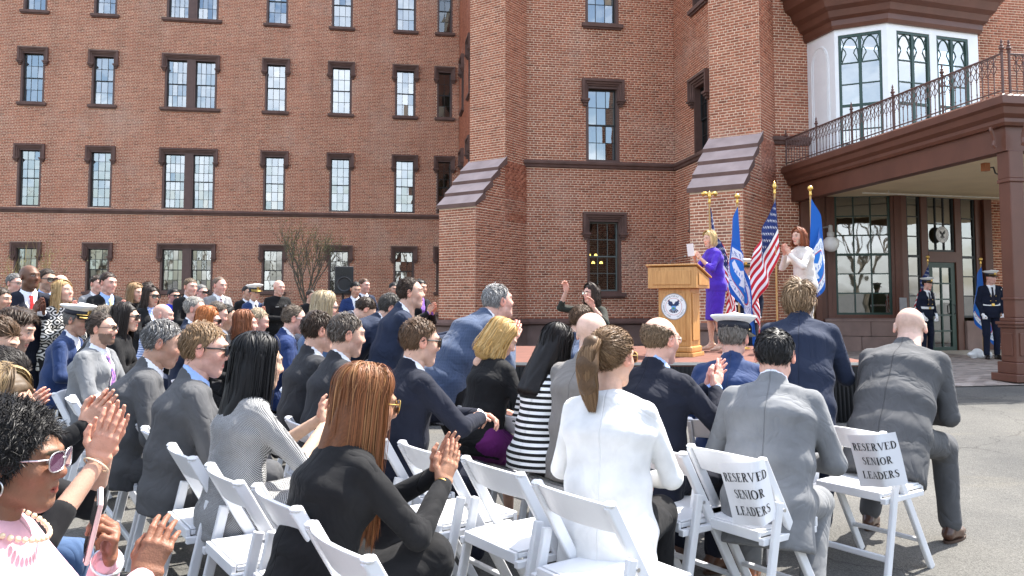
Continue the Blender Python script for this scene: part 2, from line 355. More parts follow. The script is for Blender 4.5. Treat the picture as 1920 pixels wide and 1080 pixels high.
def mortar(name, W, s0, s1, z0, z1, openings, parent):
    S = sorted({s0, s1, *[q for o in openings for q in o[:2] if s0 < q < s1]}); Z = sorted({z0, z1, *[q for o in openings for q in o[2:] if z0 < q < z1]})
    mb = MB(W.T)
    for i in range(len(S)-1):
        for j in range(len(Z)-1):
            cx, cz = (S[i]+S[i+1])/2, (Z[j]+Z[j+1])/2
            if any(o[0] < cx < o[1] and o[2] < cz < o[3] for o in openings): continue
            mb.add([(S[i],0,Z[j]),(S[i+1],0,Z[j]),(S[i+1],0,Z[j+1]),(S[i],0,Z[j+1])], [(0,1,2,3)])
    return mb.build(name, MORTAR, parent)
def brick_wall(parent, W, s0, s1, z0, z1, openings=(), vz=None, vs=None):
    openings = list(openings)
    m = mortar('mortar_bed', W, s0, s1, z0, z1, openings, parent)
    a, b = (vs or (s0, s1)); lo, hi = (vz or (z0, z1))
    bricks_mesh('brickwork', W, brick_cells(max(s0, a), min(s1, b), lo, hi, openings), parent)
    return m

BLIND = plain('roller blind', (.42, .42, .40), .9, var=.06)
def window(parent, W, s, w, z0, z1, nx=3, nz=2, hood=True, sill=True, glass=None, leg=.95, panes=False, sash=None, room=True, hd=.27, reveal=.16):
    """sash window: brown stone frame, label mould with drops, sill, two sashes with bars, glass"""
    fw = .075; glass = glass or GLASS
    fr = MB(W.T)
    fr.box((s-w/2-fw, -reveal-.04, z0-.05), (s-w/2, .012, z1+.07)); fr.box((s+w/2, -reveal-.04, z0-.05), (s+w/2+fw, .012, z1+.07))
    fr.box((s-w/2, -reveal-.04, z1), (s+w/2, .012, z1+.07)); fr.box((s-w/2, -reveal-.04, z0-.05), (s+w/2, .0, z0))
    win = fr.build('window', FRAME, parent)
    if hood:
        h = MB(W.T); ow = w/2+fw+.13; t = z1+.07+.19
        for (o0, o1, pr) in ((0, .075, .15), (.075, .14, .10), (.14, .19, .055)):
            # three stepped bands: head and two legs
            h.box((s-ow+o0, -.02, t-o1-.0), (s+ow-o0, pr, t-o0))
            for sg in (-1, 1):
                x0, x1 = sorted((s+sg*(ow-o0), s+sg*(ow-o1))); h.box((x0, -.02, t-leg*.62), (x1, pr-.004, t-o1))
        for sg in (-1, 1):
            c = s+sg*(ow-.09)
            h.box((c-.12, -.02, t-leg*.62-.06), (c+.12, .17, t-leg*.62-.002)); h.box((c-.09, -.02, t-leg*.62-.12), (c+.09, .13, t-leg*.62-.062)); h.box((c-.05, -.02, t-leg*.62-.20), (c+.05, .09, t-leg*.62-.122))
        h.build('label_mould', STONE, win)
    if sill:
        q = MB(W.T); q.box((s-w/2-.19, -.05, z0-.16), (s+w/2+.19, .12, z0-.052)); q.box((s-w/2-.15, -.05, z0-.21), (s+w/2+.15, .07, z0-.162)); q.build('sill', STONE, win)
    sm = MB(W.T); y = -reveal; zm = (z0+z1)/2; st = .032
    for (q0, q1, yy) in ((zm-.02, z1, y), (z0, zm+.02, y-.03)):
        sm.box((s-w/2, yy-.03, q0), (s-w/2+st, yy, q1)); sm.box((s+w/2-st, yy-.03, q0), (s+w/2, yy, q1))
        sm.box((s-w/2+st, yy-.03, q0), (s+w/2-st, yy, q0+.04)); sm.box((s-w/2+st, yy-.03, q1-.04), (s+w/2-st, yy, q1))
        for i in range(1, nx): x = s-w/2+w*i/nx; sm.box((x-.009, yy-.024, q0+.04), (x+.009, yy-.004, q1-.04))
        for j in range(1, nz): z = q0+(q1-q0)*j/nz; sm.box((s-w/2+st, yy-.025, z-.009), (s+w/2-st, yy-.005, z+.009))
    sm.build('sash', sash or SASH, win)
    quads = []
    for (q0, q1, yy) in ((zm-.02, z1, y-.016), (z0, zm+.02, y-.046)):
        for i in range(nx):
            for j in range(nz):
                x0, x1 = s-w/2+w*i/nx, s-w/2+w*(i+1)/nx; a0, a1 = q0+(q1-q0)*j/nz, q0+(q1-q0)*(j+1)/nz
                tx, tz = random.uniform(-.004, .004), random.uniform(-.004, .004)
                quads.append([(x0+.008, yy-tx-tz, a0+.008), (x1-.008, yy+tx-tz, a0+.008), (x1-.008, yy+tx+tz, a1-.008), (x0+.008, yy-tx+tz, a1-.008)])
    if panes:
        for q in quads: MB(W.T).add(q, [(0, 1, 2, 3)]).build('pane', glass, win)
    else:
        g = MB(W.T)
        for q in quads: g.add(q, [(0, 1, 2, 3)])
        g.build('panes', glass, win)
    if room and glass is GLASS and random.random() < .45:
        zb = z0+(z1-z0)*random.choice((.0, .25, .45, .6)); MB(W.T).add([(s-w/2-.03, -reveal-.12, zb), (s+w/2+.03, -reveal-.12, zb), (s+w/2+.03, -reveal-.12, z1+.04), (s-w/2-.03, -reveal-.12, z1+.04)], [(0, 1, 2, 3)]).build('roller_blind', BLIND, win)
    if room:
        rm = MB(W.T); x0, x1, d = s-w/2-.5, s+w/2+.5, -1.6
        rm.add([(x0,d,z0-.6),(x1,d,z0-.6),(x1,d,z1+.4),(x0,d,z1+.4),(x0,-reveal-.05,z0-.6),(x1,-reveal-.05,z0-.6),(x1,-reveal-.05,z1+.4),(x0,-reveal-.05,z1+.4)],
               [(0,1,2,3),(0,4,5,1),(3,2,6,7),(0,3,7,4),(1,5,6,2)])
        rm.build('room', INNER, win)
    return win
def opening(s, w, z0, z1, fw=.075): return (s-w/2-fw, s+w/2+fw, z0-.05, z1+.07)
STRING = [(-.02, 5.24), (.055, 5.27), (.075, 5.33), (.12, 5.36), (.13, 5.42), (.09, 5.45), (.0, 5.48), (-.02, 5.48)]
BASEP = [(-.02, .80), (.10, .80), (.16, .84), (.16, .90), (.06, .98), (-.02, .98)]

# ---- the long wing on the left
wing = empty('brick_building_wing', (0, 0, 0), TH, 'long red brick wing with rows of tall hooded windows, left of the projecting brick pavilion', 'building')
WB = 36.9; Ww = Wall((0, WB), (1, 0)); cols = [(-14.77, .80), (-11.93, .80), (-8.29, 'd'), (-4.64, .80), (-1.75, .80), (1.16, .80), (2.98, .57)]
cols = [(-18.6, .80)] + cols
rows = [(1.95, 3.74, 'g'), (5.57, 7.95, 'f'), (10.07, 12.17, 's'), (14.1, 16.2, 's')]
ops = []; wins = []
for c, w in cols:
    for z0, z1, k in rows:
        if w == 'd': wins.append((c-.60, .83, z0, z1, k, 'l')); wins.append((c+.60, .83, z0, z1, k, 'r')); ops.append((c-1.1, c+1.1, z0-.05, z1+.07))
        else: wins.append((c, w, z0, z1, k, '')); ops.append(opening(c, w, z0, z1))
brick_wall(wing, Ww, -22, 3.67, 0, 17, ops, vz=(.98, 16.0), vs=(-17.2, 3.67))
for s, w, z0, z1, k, d in wins:
    window(wing, Ww, s, w, z0, z1, nx=4 if d else (2 if w < .7 else 3), nz=2 if k != 'f' else 3, hood=not d, sill=(k != 'f' and not d), glass=GLASS_D if (w < .7) else GLASS)
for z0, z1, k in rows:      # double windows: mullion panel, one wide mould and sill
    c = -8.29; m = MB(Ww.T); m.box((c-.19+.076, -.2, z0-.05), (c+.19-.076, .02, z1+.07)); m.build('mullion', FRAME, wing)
    h = MB(Ww.T); ow = 1.015+.075+.13; t = z1+.26
    for (o0, o1, pr) in ((0, .075, .15), (.075, .14, .10), (.14, .19, .055)):
        h.box((c-ow+o0, -.02, t-o1), (c+ow-o0, pr, t-o0))
        for sg in (-1, 1):
            x0, x1 = sorted((c+sg*(ow-o0), c+sg*(ow-o1))); h.box((x0, -.02, t-.6), (x1, pr-.004, t-o1))
    for sg in (-1, 1):
        q = c+sg*(ow-.09); h.box((q-.12, -.02, t-.66), (q+.12, .17, t-.602)); h.box((q-.09, -.02, t-.72), (q+.09, .13, t-.662)); h.box((q-.05, -.02, t-.8), (q+.05, .09, t-.722))
    h.build('label_mould', STONE, wing)
    if k == 's' or k == 'g':
        q = MB(Ww.T); q.box((c-1.28, -.05, z0-.16), (c+1.28, .12, z0-.052)); q.box((c-1.24, -.05, z0-.21), (c+1.24, .07, z0-.162)); q.build('sill', STONE, wing)
MB().sweep([(-22, WB), (3.67, WB)], STRING).build('string_course', STONE, wing)
MB().sweep([(-22, WB), (3.67, WB)], BASEP).build('base_ledge', STONE, wing)
x = -22.0
while x < 3.6:                                    # base stones
    w = min(random.uniform(.9, 1.6), 3.67-x); m = MB(Ww.T); m.box((x+.006, -.02, .05), (x+w-.006, .075+random.uniform(0, .01), .80)); m.build('base_stone', BASE, wing, bevel=.01); x += w
MB(Ww.T).box((-22, -8, 16.9), (3.67, .5, 17.3)).build('roof', STONE, wing)  # unseen roof cap, added so the wing blocks the sun

# ---- the projecting pavilion
pavn = empty('brick_pavilion', (0, 0, 0), TH, 'red brick pavilion with stepped corner buttresses, white oriel window and tall hooded windows', 'building')
AB, BA, CB, SA = 22.05, 8.52, 17.9, 3.67
TOP = 14.5
WA = Wall((0, AB), (1, 0)); opsA = [opening(6.34, .84, 5.52, 7.60), opening(6.36, .86, 1.76, 3.74), opening(6.34, .84, 9.55, 11.9)]
brick_wall(pavn, WA, 3.9, BA, 0, TOP, opsA, vz=(.98, 12.5))
w1 = window(pavn, WA, 6.34, .84, 5.52, 7.60, nx=3, nz=2, sill=False, panes=True)
w2 = window(pavn, WA, 6.36, .86, 1.76, 3.74, nx=3, nz=2, panes=True, glass=GLASS_D, sash=plain('grey green sash', (.13, .16, .15), .5))
w3 = window(pavn, WA, 6.34, .84, 9.55, 11.9, nx=3, nz=2, panes=True)
CURT = plain('curtain', (.62, .62, .60), .9, var=.05); SHEET = plain('teal blind', (.11, .17, .17), .9)
for w_, z0, z1 in ((w1, 5.4, 7.7), (w3, 9.4, 11.9)):
    m = MB(WA.T); n = 14
    for i in range(n):
        x0, x1 = 5.95+.5*i/n, 5.95+.5*(i+1)/n; y0, y1 = -.42+.03*math.sin(i*1.9), -.42+.03*math.sin((i+1)*1.9)
        m.add([(x0, y0, z0), (x1, y1, z0), (x1, y1, z1), (x0, y0, z1)], [(0, 1, 2, 3)])
    m.build('curtain', CURT, w_)
LAMPM = emit_mat('lit lamp shade', (1, .62, .16), 2.2)
for i, (x, z) in enumerate(((6.16, 2.80), (6.36, 2.80), (6.28, 2.58), (6.52, 2.58))):   # chandelier shades behind the lower pane
    m = MB(WA.T); m.add([(x-.03, -.9, z+.07), (x+.03, -.9, z+.07), (x+.06, -.9, z), (x-.06, -.9, z), (x, -.87, z+.07), (x, -.84, z)], [(0, 1, 4), (0, 4, 5, 3), (4, 1, 2, 5), (3, 5, 2)]); m.build('lamp_shade', LAMPM, w2)
WBm = Wall((BA, AB), (0, -1)); opsB = [opening(1.95, .82, 5.52, 7.30), opening(1.95, .82, 1.76, 3.74), opening(1.95, .82, 9.55, 11.9)]
brick_wall(pavn, WBm, 0, AB-CB, 0, TOP, opsB, vz=(.98, 11.0))
window(pavn, WBm, 1.95, .82, 5.52, 7.30, nx=3, nz=2, sill=False, glass=GLASS_D)
window(pavn, WBm, 1.95, .82, 1.76, 3.74, nx=3, nz=2, glass=GLASS_D)
window(pavn, WBm, 1.95, .82, 9.55, 11.9, nx=3, nz=2, glass=GLASS_D)
WC = Wall((0, CB), (1, 0)); opsC = [(10.42, 14.6, 4.6, 8.2), (10.1, 15.0, 0, 4.3)]
brick_wall(pavn, WC, 9.0, 20, 0, TOP, opsC, vz=(.2, 12), vs=(9.2, 20))
WS = Wall((SA, WB), (0, -1)); opsS = [opening(s, .8, z0, z1) for s in (1.6, 4.4) for z0, z1 in ((5.57, 7.95), (10.07, 12.17), (1.95, 3.74))]
brick_wall(pavn, WS, 0, WB-AB+.3, 0, 17.2, opsS, vz=(3, 16.5))
for s in (1.6, 4.4):
    for z0, z1, k in rows[:3]: window(pavn, WS, s, .8, z0, z1, sill=k == 's', glass=GLASS_D)
MB().sweep([(4.0, AB), (BA, AB), (BA, 18.7)], STRING).build('string_course', STONE, pavn)
MB().sweep([(9.3, CB), (10.5, CB)], STRING).build('string_course', STONE, pavn)
MB().sweep([(15.2, CB), (20, CB)], STRING).build('string_course', STONE, pavn)
MB().sweep([(4.0, AB), (BA, AB), (BA, 18.7)], BASEP).build('base_ledge', STONE, pavn)
def base_stones(W, s0, s1, parent, z0=.05, z1=.80, out=.075, mt=None, wl_=(.8, 1.5)):
    x = s0
    while x < s1-.05:
        w = random.uniform(*wl_); w = s1-x if s1-x-w < .4 else w
        m = MB(W.T); m.box((x+.006, -.02, z0), (x+w-.006, out+random.uniform(0, .01), z1)); m.build('base_stone', mt or BASE, parent, bevel=.01); x += w
base_stones(WA, 4.0, BA, pavn); base_stones(WBm, .08, 3.3, pavn)
MB().box((SA+.1, AB+.1, 14.3), (BA+.2, 36, 14.6)).box((BA+.2, CB+.1, 14.3), (20, 36, 14.6)).build('roof', STONE, pavn)  # out-of-frame roof slabs added over the pavilion to block the sun

def buttress(px, py, individual):
    """diagonal corner buttress; (px, py) is where its right side meets the front wall"""
    out = Vector((-1, -1)).normalized(); per = Vector((-1, 1)).normalized(); w = 1.22
    bt = MB(); p = Vector((px, py))
    L1, L2, zb, zt = 1.03, 2.33, 3.93, 5.33
    root = bpy.data.objects.new('buttress', None); link(root, pavn); root.empty_display_size = .1
    def face(L, z0, z1, z0v, z1v, single=False, extra=0):
        o = p + out*L + per*w; Wf = Wall(o, -per)                                        # outer face, left to right
        m = mortar('mortar_bed', Wf, 0, w, z0, z1, [], root)
        if not single: bricks_mesh('brickwork', Wf, brick_cells(.004, w-.004, z0v, z1v, []), root)
        else:
            protos = {}
            for a, b, q0, q1 in brick_cells(.004, w-.004, z0v, z1v, []):
                key = (round(b-a, 2), round(q1-q0, 2))
                if key not in protos:
                    lx, lz = key; c = .004; me = bpy.data.meshes.new('brick')
                    me.from_pydata([(0,0,0),(lx,0,0),(lx,0,lz),(0,0,lz),(c,-.012,c),(lx-c,-.012,c),(lx-c,-.012,lz-c),(c,-.012,lz-c)], [], [(4,5,6,7),(0,1,5,4),(1,2,6,5),(2,3,7,6),(3,0,4,7)])
                    me.materials.append(BRICK1); protos[key] = me
                q = Wf.T((a, random.uniform(-.003, .001), q0)); ang = math.atan2(Wf.t.y, Wf.t.x)
                inst('brick', protos[key], root, Matrix.Translation(q) @ Matrix.Rotation(ang, 4, 'Z'))
        for (O, d, tt) in ((p + out*L, -out, L+.1), (p + out*0 + per*w, out, L)):          # right and left sides
            Wr = Wall(O, d); a0 = -.1 if d == out else 0
            mortar('mortar_bed', Wr, a0, tt, z0, z1, [], root); bricks_mesh('brickwork', Wr, brick_cells(a0+.004, tt-.004, z0v, z1v, []), root)
    face(L2, 0, zb, .98, zb-.02, individual); face(L1, zb-.3, TOP, zb-.3, 11)
    n = 4; dL, dz = (L2-L1)/n, (zt-zb)/n
    for i in range(n):                                                                # stepped weathering slabs and the brick behind them
        La, Lb, za = L2-dL*i, L2-dL*(i+1), zb+dz*i
        q = [p+out*(La+.05)+per*(-.05), p+out*(La+.05)+per*(w+.05), p+out*(Lb-.05)+per*(w+.05), p+out*(Lb-.05)+per*(-.05)]
        hz_ = .13; zf, zk = za-.02, za+dz-.13
        V = [(q[0].x,q[0].y,zf),(q[1].x,q[1].y,zf),(q[2].x,q[2].y,zk),(q[3].x,q[3].y,zk),(q[0].x,q[0].y,zf+hz_-.02),(q[1].x,q[1].y,zf+hz_-.02),(q[2].x,q[2].y,zk+hz_+.08),(q[3].x,q[3].y,zk+hz_+.08)]
        o = mesh_obj('weathering_slab', V, [(3,2,1,0),(4,5,6,7),(0,1,5,4),(1,2,6,5),(2,3,7,6),(3,0,4,7)], [STONE, STONE_LIT], root); o.data.polygons[1].material_index = 1  # top face gets the paler stone: skylight put into its colour
        Wr = Wall(p+out*La, -out); Wl_ = Wall(p+per*w, out)
        cR, cL = [], []; mR, mL = MB(Wr.T), MB(Wl_.T)
        for kk in range(5):
            z0_ = za-.03+kk*COURSE; st_ = dL*min(1, max(0, (z0_-za+.02)/dz))+.03
            cR += brick_cells(st_+.004, La-.004, z0_, z0_+COURSE-BJ, []); cL += brick_cells(.004, La-st_-.004, z0_, z0_+COURSE-BJ, [])
            mR.add([(st_, 0, z0_), (La, 0, z0_), (La, 0, z0_+COURSE), (st_, 0, z0_+COURSE)], [(0, 1, 2, 3)]); mL.add([(0, 0, z0_), (La-st_, 0, z0_), (La-st_, 0, z0_+COURSE), (0, 0, z0_+COURSE)], [(0, 1, 2, 3)])
        bricks_mesh('brickwork', Wr, cR, root); bricks_mesh('brickwork', Wl_, cL, root); mR.build('mortar_bed', MORTAR, root); mL.build('mortar_bed', MORTAR, root)
    ln = [p, p+out*L2, p+out*L2+per*w, p+per*w]; ln = [(v.x, v.y) for v in ln][::-1]
    MB().sweep(ln, BASEP).build('base_ledge', STONE, root)
    for (O, d, tt) in ((p+out*L2+per*w, -per, w), (p+out*(L2+.07), -out, L2), (p+per*w, out, L2)): base_stones(Wall(O, d), 0, tt, root)
buttress(4.10, AB, False); buttress(9.46, CB, True)

# ---- white oriel with pointed tracery
OR = [(10.35, 17.95), (10.48, 16.9), (11.38, 16.24), (14.02, 16.61), (14.6, 17.95)]; OZ0, OZ1 = 4.72, 7.80
oriel = bpy.data.objects.new('oriel', None); link(oriel, pavn)
def facet(i):
    a, b = Vector(OR[i]), Vector(OR[i+1]); return Wall(a, b-a), (b-a).length
def arch_pts(cx, w, z0, zt, n=10):
    """pointed arch from springing z0 to tip zt"""
    L = []
    for k in range(n+1):
        t = k/n; L.append((cx-w/2+w/2*(1-math.cos(t*math.pi/2)), z0+(zt-z0)*math.sin(t*math.pi/2)**.9))
    return L + [(2*cx-x, z) for x, z in L[-2::-1]]
def oriel_window(W, s0, s1):
    win = MB(W.T); g = .06; z0, z1 = OZ0+.15, OZ1-.14
    win.box((s0, -.08, z0), (s0+g, -.02, z1)); win.box((s1-g, -.08, z0), (s1, -.02, z1)); win.box((s0+g, -.08, z1-g), (s1-g, -.02, z1)); win.box((s0+g, -.08, z0), (s1-g, -.02, z0+g))
    c = (s0+s1)/2; win.box((c-.035, -.075, z0+g), (c+.035, -.025, z1-g))
    for z, t in ((z0+.55, .012), (z0+1.12, .03), (z0+1.62, .012), (z0+2.12, .012)): win.box((s0+g, -.072, z-t), (c-.035, -.03, z+t)); win.box((c+.035, -.072, z-t), (s1-g, -.03, z+t))
    for a, b in ((s0+g, c-.03), (c+.03, s1-g)):
        cx, w = (a+b)/2, b-a
        win.tube([(x, -.05, z) for x, z in arch_pts(cx, w, z1-.62, z1-.08)], .016, 5)
        for sg in (-1, 1):
            win.tube([(cx+sg*(w/2-.03), -.05, z1-.30), (cx+sg*(w*.27), -.05, z1-.38), (cx+sg*(w*.22), -.05, z1-.45), (cx+sg*(w*.33), -.05, z1-.52), (cx+sg*(w/2-.01), -.05, z1-.66)], .013, 5)
            win.tube([(cx+sg*w*.5, -.05, z1-.42), (cx+sg*w*.36, -.05, z1-.2), (cx+sg*w*.5, -.05, z1-.06)], .011, 5)
    o = win.build('window', GREEN, oriel)
    for a, b in ((s0+g, c-.035), (c+.035, s1-g)):
        zz = [z0+g, z0+.55, z0+1.12, z0+1.62, z0+2.12, z1-g]
        for j in range(5):
            tx = random.uniform(-.003, .003); MB(W.T).add([(a, -.055+tx, zz[j]), (b, -.055-tx, zz[j]), (b, -.055-tx, zz[j+1]), (a, -.055+tx, zz[j+1])], [(0, 1, 2, 3)]).build('pane', GLASS, o)
def oriel_face(i, wins_):
    W, L = facet(i); m = MB(W.T); x = 0
    for s0, s1 in wins_ + [(L, None)]:
        m.box((x, -.12, OZ0), (s0, 0, OZ1)); x = s1 if s1 else x
    for s0, s1 in wins_:
        m.box((s0, -.12, OZ0), (s1, -.002, OZ0+.15)); m.box((s0, -.12, OZ1-.14), (s1, -.002, OZ1))
    m.build('oriel_panel', WHITEP, oriel)
    for s0, s1 in wins_: oriel_window(W, s0, s1)
    return W, L
Wp, Lp = oriel_face(0, [])
m = MB(Wp.T); c = Lp/2
for w, r_ in ((.62, .02), (.5, .012)): m.tube([(c-w/2, .005, OZ0+.3)]+[(x, .005, z) for x, z in arch_pts(c, w, OZ1-.75, OZ1-.25-.1*(.62-w))]+[(c+w/2, .005, OZ0+.3)], r_, 5)
m.build('blind_arch', WHITEP, oriel)
oriel_face(1, [(.08, 1.0)]); oriel_face(2, [(.27, 1.22), (1.42, 2.37)]); oriel_face(3, [])
mb = MB(); mb.sweep(OR, [(-.1, 7.80), (.06, 7.80), (.10, 7.88), (.10, 8.0), (.20, 8.06), (.24, 8.2), (.36, 8.27), (.42, 8.45), (.58, 8.55), (.62, 8.8), (.70, 8.85), (.70, 9.0), (-.1, 9.05)]); mb.build('oriel_cornice', PORCH, oriel)
MB().add([(x, y, OZ1+.02) for x, y in OR], [(0, 1, 2, 3, 4)]).add([(x, y, 9.04) for x, y in OR], [(0, 1, 2, 3, 4)]).build('oriel_roof', PORCH, oriel)
MB().box((10.6, 18.6, 4.7), (14.5, 18.7, 8)).box((10.4, 17.0, 4.65), (14.6, 18.6, 4.72)).build('room', plain('oriel room', (.30, .33, .33), .9), oriel)

# ---- entrance bay under the porch
ent = bpy.data.objects.new('entrance_bay', None); link(ent, pavn)
q1, q2, q3 = (10.72, 18.02), (12.45, 17.42), (14.97, 17.84)
G0 = .20
WL = Wall(q1, Vector(q2)-Vector(q1)); LL = (Vector(q2)-Vector(q1)).length; WR = Wall(q2, Vector(q3)-Vector(q2)); LR = (Vector(q3)-Vector(q2)).length
def timber(W, rects, name='timber_frame', mt=None, o0=-.12):
    m = MB(W.T)
    for s0, s1, z0, z1, pr in rects: m.box((s0, o0, z0), (s1, pr, z1))
    return m.build(name, mt or PORCH, ent, bevel=.006)
def bars(W, s0, s1, z0, z1, nx, nz, mt, th=.014, rail=None, fw=.05, nm='window', gl=None):
    m = MB(W.T); m.box((s0, -.09, z0), (s0+fw, -.03, z1)); m.box((s1-fw, -.09, z0), (s1, -.03, z1)); m.box((s0+fw, -.09, z0), (s1-fw, -.03, z0+fw)); m.box((s0+fw, -.09, z1-fw), (s1-fw, -.03, z1))
    for i in range(1, nx): x = s0+fw+(s1-s0-2*fw)*i/nx; m.box((x-th, -.085, z0+fw), (x+th, -.04, z1-fw))
    for j in range(1, nz):
        z = z0+fw+(z1-z0-2*fw)*j/nz; t = .03 if rail == j else th; m.box((s0+fw, -.083, z-t), (s1-fw, -.038, z+t))
    o = m.build(nm, mt, ent)
    for i in range(nx):
        for j in range(nz):
            a0, a1 = [s0+fw+(s1-s0-2*fw)*k/nx for k in (i, i+1)]; b0, b1 = [z0+fw+(z1-z0-2*fw)*k/nz for k in (j, j+1)]; t, t2 = random.uniform(-.002, .002), random.uniform(-.002, .002)
            MB(W.T).add([(a0, -.065-t-t2, b0), (a1, -.065+t-t2, b0), (a1, -.065+t+t2, b1), (a0, -.065-t+t2, b1)], [(0, 1, 2, 3)]).build('pane', gl or GLASS_P, o)
    return o
ZH = 4.18
timber(WL, [(0, .30, 1.06, ZH, 0), (1.58, LL, 1.06, ZH, 0), (.30, 1.58, ZH-.12, ZH, -.004), (.30, 1.58, 1.06, 1.14, -.004), (.1, .2, 1.06, ZH, .03), (1.66, 1.76, 1.06, ZH, .03)])
bars(WL, .30, 1.58, 1.14, ZH-.12, 3, 6, GREEN, rail=3)
timber(WR, [(0, .16, G0, ZH, 0), (.60, .80, G0, ZH, .005), (1.68, 1.88, G0, ZH, .005), (2.36, LR, G0, ZH, 0), (.16, .60, ZH-.12, ZH, -.004), (1.88, 2.36, ZH-.12, ZH, -.004), (.80, 1.68, ZH-.12, ZH, -.004), (.80, 1.68, 2.42, 2.68, .01)])
bars(WR, .16, .60, 1.06, ZH-.12, 1, 6, SASH, rail=3); bars(WR, 1.88, 2.36, 1.06, ZH-.12, 1, 6, SASH, rail=3)
bars(WR, .80, 1.68, 2.68, ZH-.12, 3, 2, SASH, nm='transom_window')
door = bars(WR, .82, 1.66, G0+.02, 2.42, 2, 5, GREEN, th=.018, fw=.13, nm='door')
m = MB(WR.T); m.tube([(1.56, -.0, 1.15), (1.56, .05, 1.17), (1.56, .05, 1.36), (1.56, 0, 1.38)], .012, 6); m.build('handle', BLACKM, door)
base_stones(WL, 0, LL, ent, G0-.1, .62, .10, BASE2, (.8, 1.0)); base_stones(WL, 0, LL, ent, .63, .98, .10, BASE2, (1.0, 1.2)); MB().sweep([q1, q2], [(-.02, .98), (.13, .98), (.13, 1.03), (.03, 1.06), (-.02, 1.06)]).build('base_ledge', BASE2, ent)
base_stones(WR, 1.9, LR, ent, G0-.1, .98, .06, BASE2, (.5, .7)); base_stones(WR, .0, .62, ent, G0-.1, .98, .06, BASE2, (.5, .7))
MB().sweep([q1, q2, q3], [(-.1, ZH), (.04, ZH), (.08, ZH+.06), (.08, ZH+.16), (-.1, ZH+.16)]).build('cornice', PORCH, ent)
for lo_, hi_ in (((10.05, 17.8, G0), (10.3, 18.0, 4.4)), ((10.42, 17.84, G0), (10.58, 17.948, 4.4)), ((10.3, 17.95, G0), (10.75, 18.1, 4.4)), ((14.98, 17.75, G0), (15.2, 17.95, 4.4))): MB().box(lo_, hi_).build('wall_post', PORCH, ent, bevel=.01)
MB().add([(10.2, 19.6, G0), (15.2, 19.6, G0), (15.2, 19.6, 4.5), (10.2, 19.6, 4.5), (10.2, 18.1, G0), (15.2, 18.1, G0), (15.2, 18.1, 4.5), (10.2, 18.1, 4.5)], [(0,1,2,3), (0,4,5,1), (3,2,6,7), (0,3,7,4), (1,5,6,2)]).build('room', plain('lobby', (.20, .185, .12), .9), ent)
card = MB(WL.T); card.box((1.72, 0, 1.16), (1.88, .06, 1.55)); card.build('card_reader', plain('reader grey', (.35, .35, .36), .4), ent)
# globe lamp on the wall beside the bay
lamp = bpy.data.objects.new('wall_lamp', None); link(lamp, None); lamp.rotation_euler = (0, 0, TH); tag(lamp, 'white globe wall lamp beside the large many-paned porch window', 'lamp')
m = MB(); gx, gy, gz = 10.66, 17.55, 2.83
m.lathe([(max(.001, .19*math.sin(k*math.pi/14)), -.19*math.cos(k*math.pi/14)) for k in range(15)], (gx, gy, gz), 18); m.build('globe', plain('opal glass', (.82, .82, .8), .25, var=.02), lamp, smooth=True)
m = MB(); m.lathe([(.04, .18), (.085, .19), (.085, .27), (.05, .30), (.05, .44), (.02, .46)], (gx, gy, gz), 12); m.tube([(gx, gy, gz+.42), (gx, gy+.3, gz+.42)], .02, 6); m.build('bracket', plain('grey bracket', (.45, .45, .43), .5), lamp)

# ---- porch: roof on posts with iron railing
porch = empty('entrance_porch', (0, 0, 0), TH, 'brown timber porch with cream ceiling, panelled post and lacy iron roof railing', 'porch')
PX0, PX1, PY0, PY1 = 9.80, 20, 11.10, CB
rim = [(PX0, PY1-.02), (PX0, PY0), (PX1, PY0)]
MB().sweep(rim, [(-.3, 4.25), (.02, 4.25), (.05, 4.30), (.05, 4.36), (.12, 4.42), (.14, 4.52), (.20, 4.56), (.20, 4.68), (.15, 4.72), (-.3, 4.73)]).build('cornice', PORCH, porch)
MB().sweep(rim, [(-.30, 3.86), (-.05, 3.86), (-.05, 4.252), (-.30, 4.252)]).build('beam', PORCH, porch)
MB().add([(PX0-.1, PY0-.1, 4.735), (PX1, PY0-.1, 4.735), (PX1, PY1, 4.735), (PX0-.1, PY1, 4.735)], [(0, 1, 2, 3)]).build('roof_deck', plain('roof deck', (.2, .19, .18), .9), porch)
MB().add([(PX0+.2, PY0+.2, 4.02), (PX1, PY0+.2, 4.02), (PX1, PY1, 4.02), (PX0+.2, PY1, 4.02)], [(3, 2, 1, 0)]).build('ceiling', CREAM, porch)
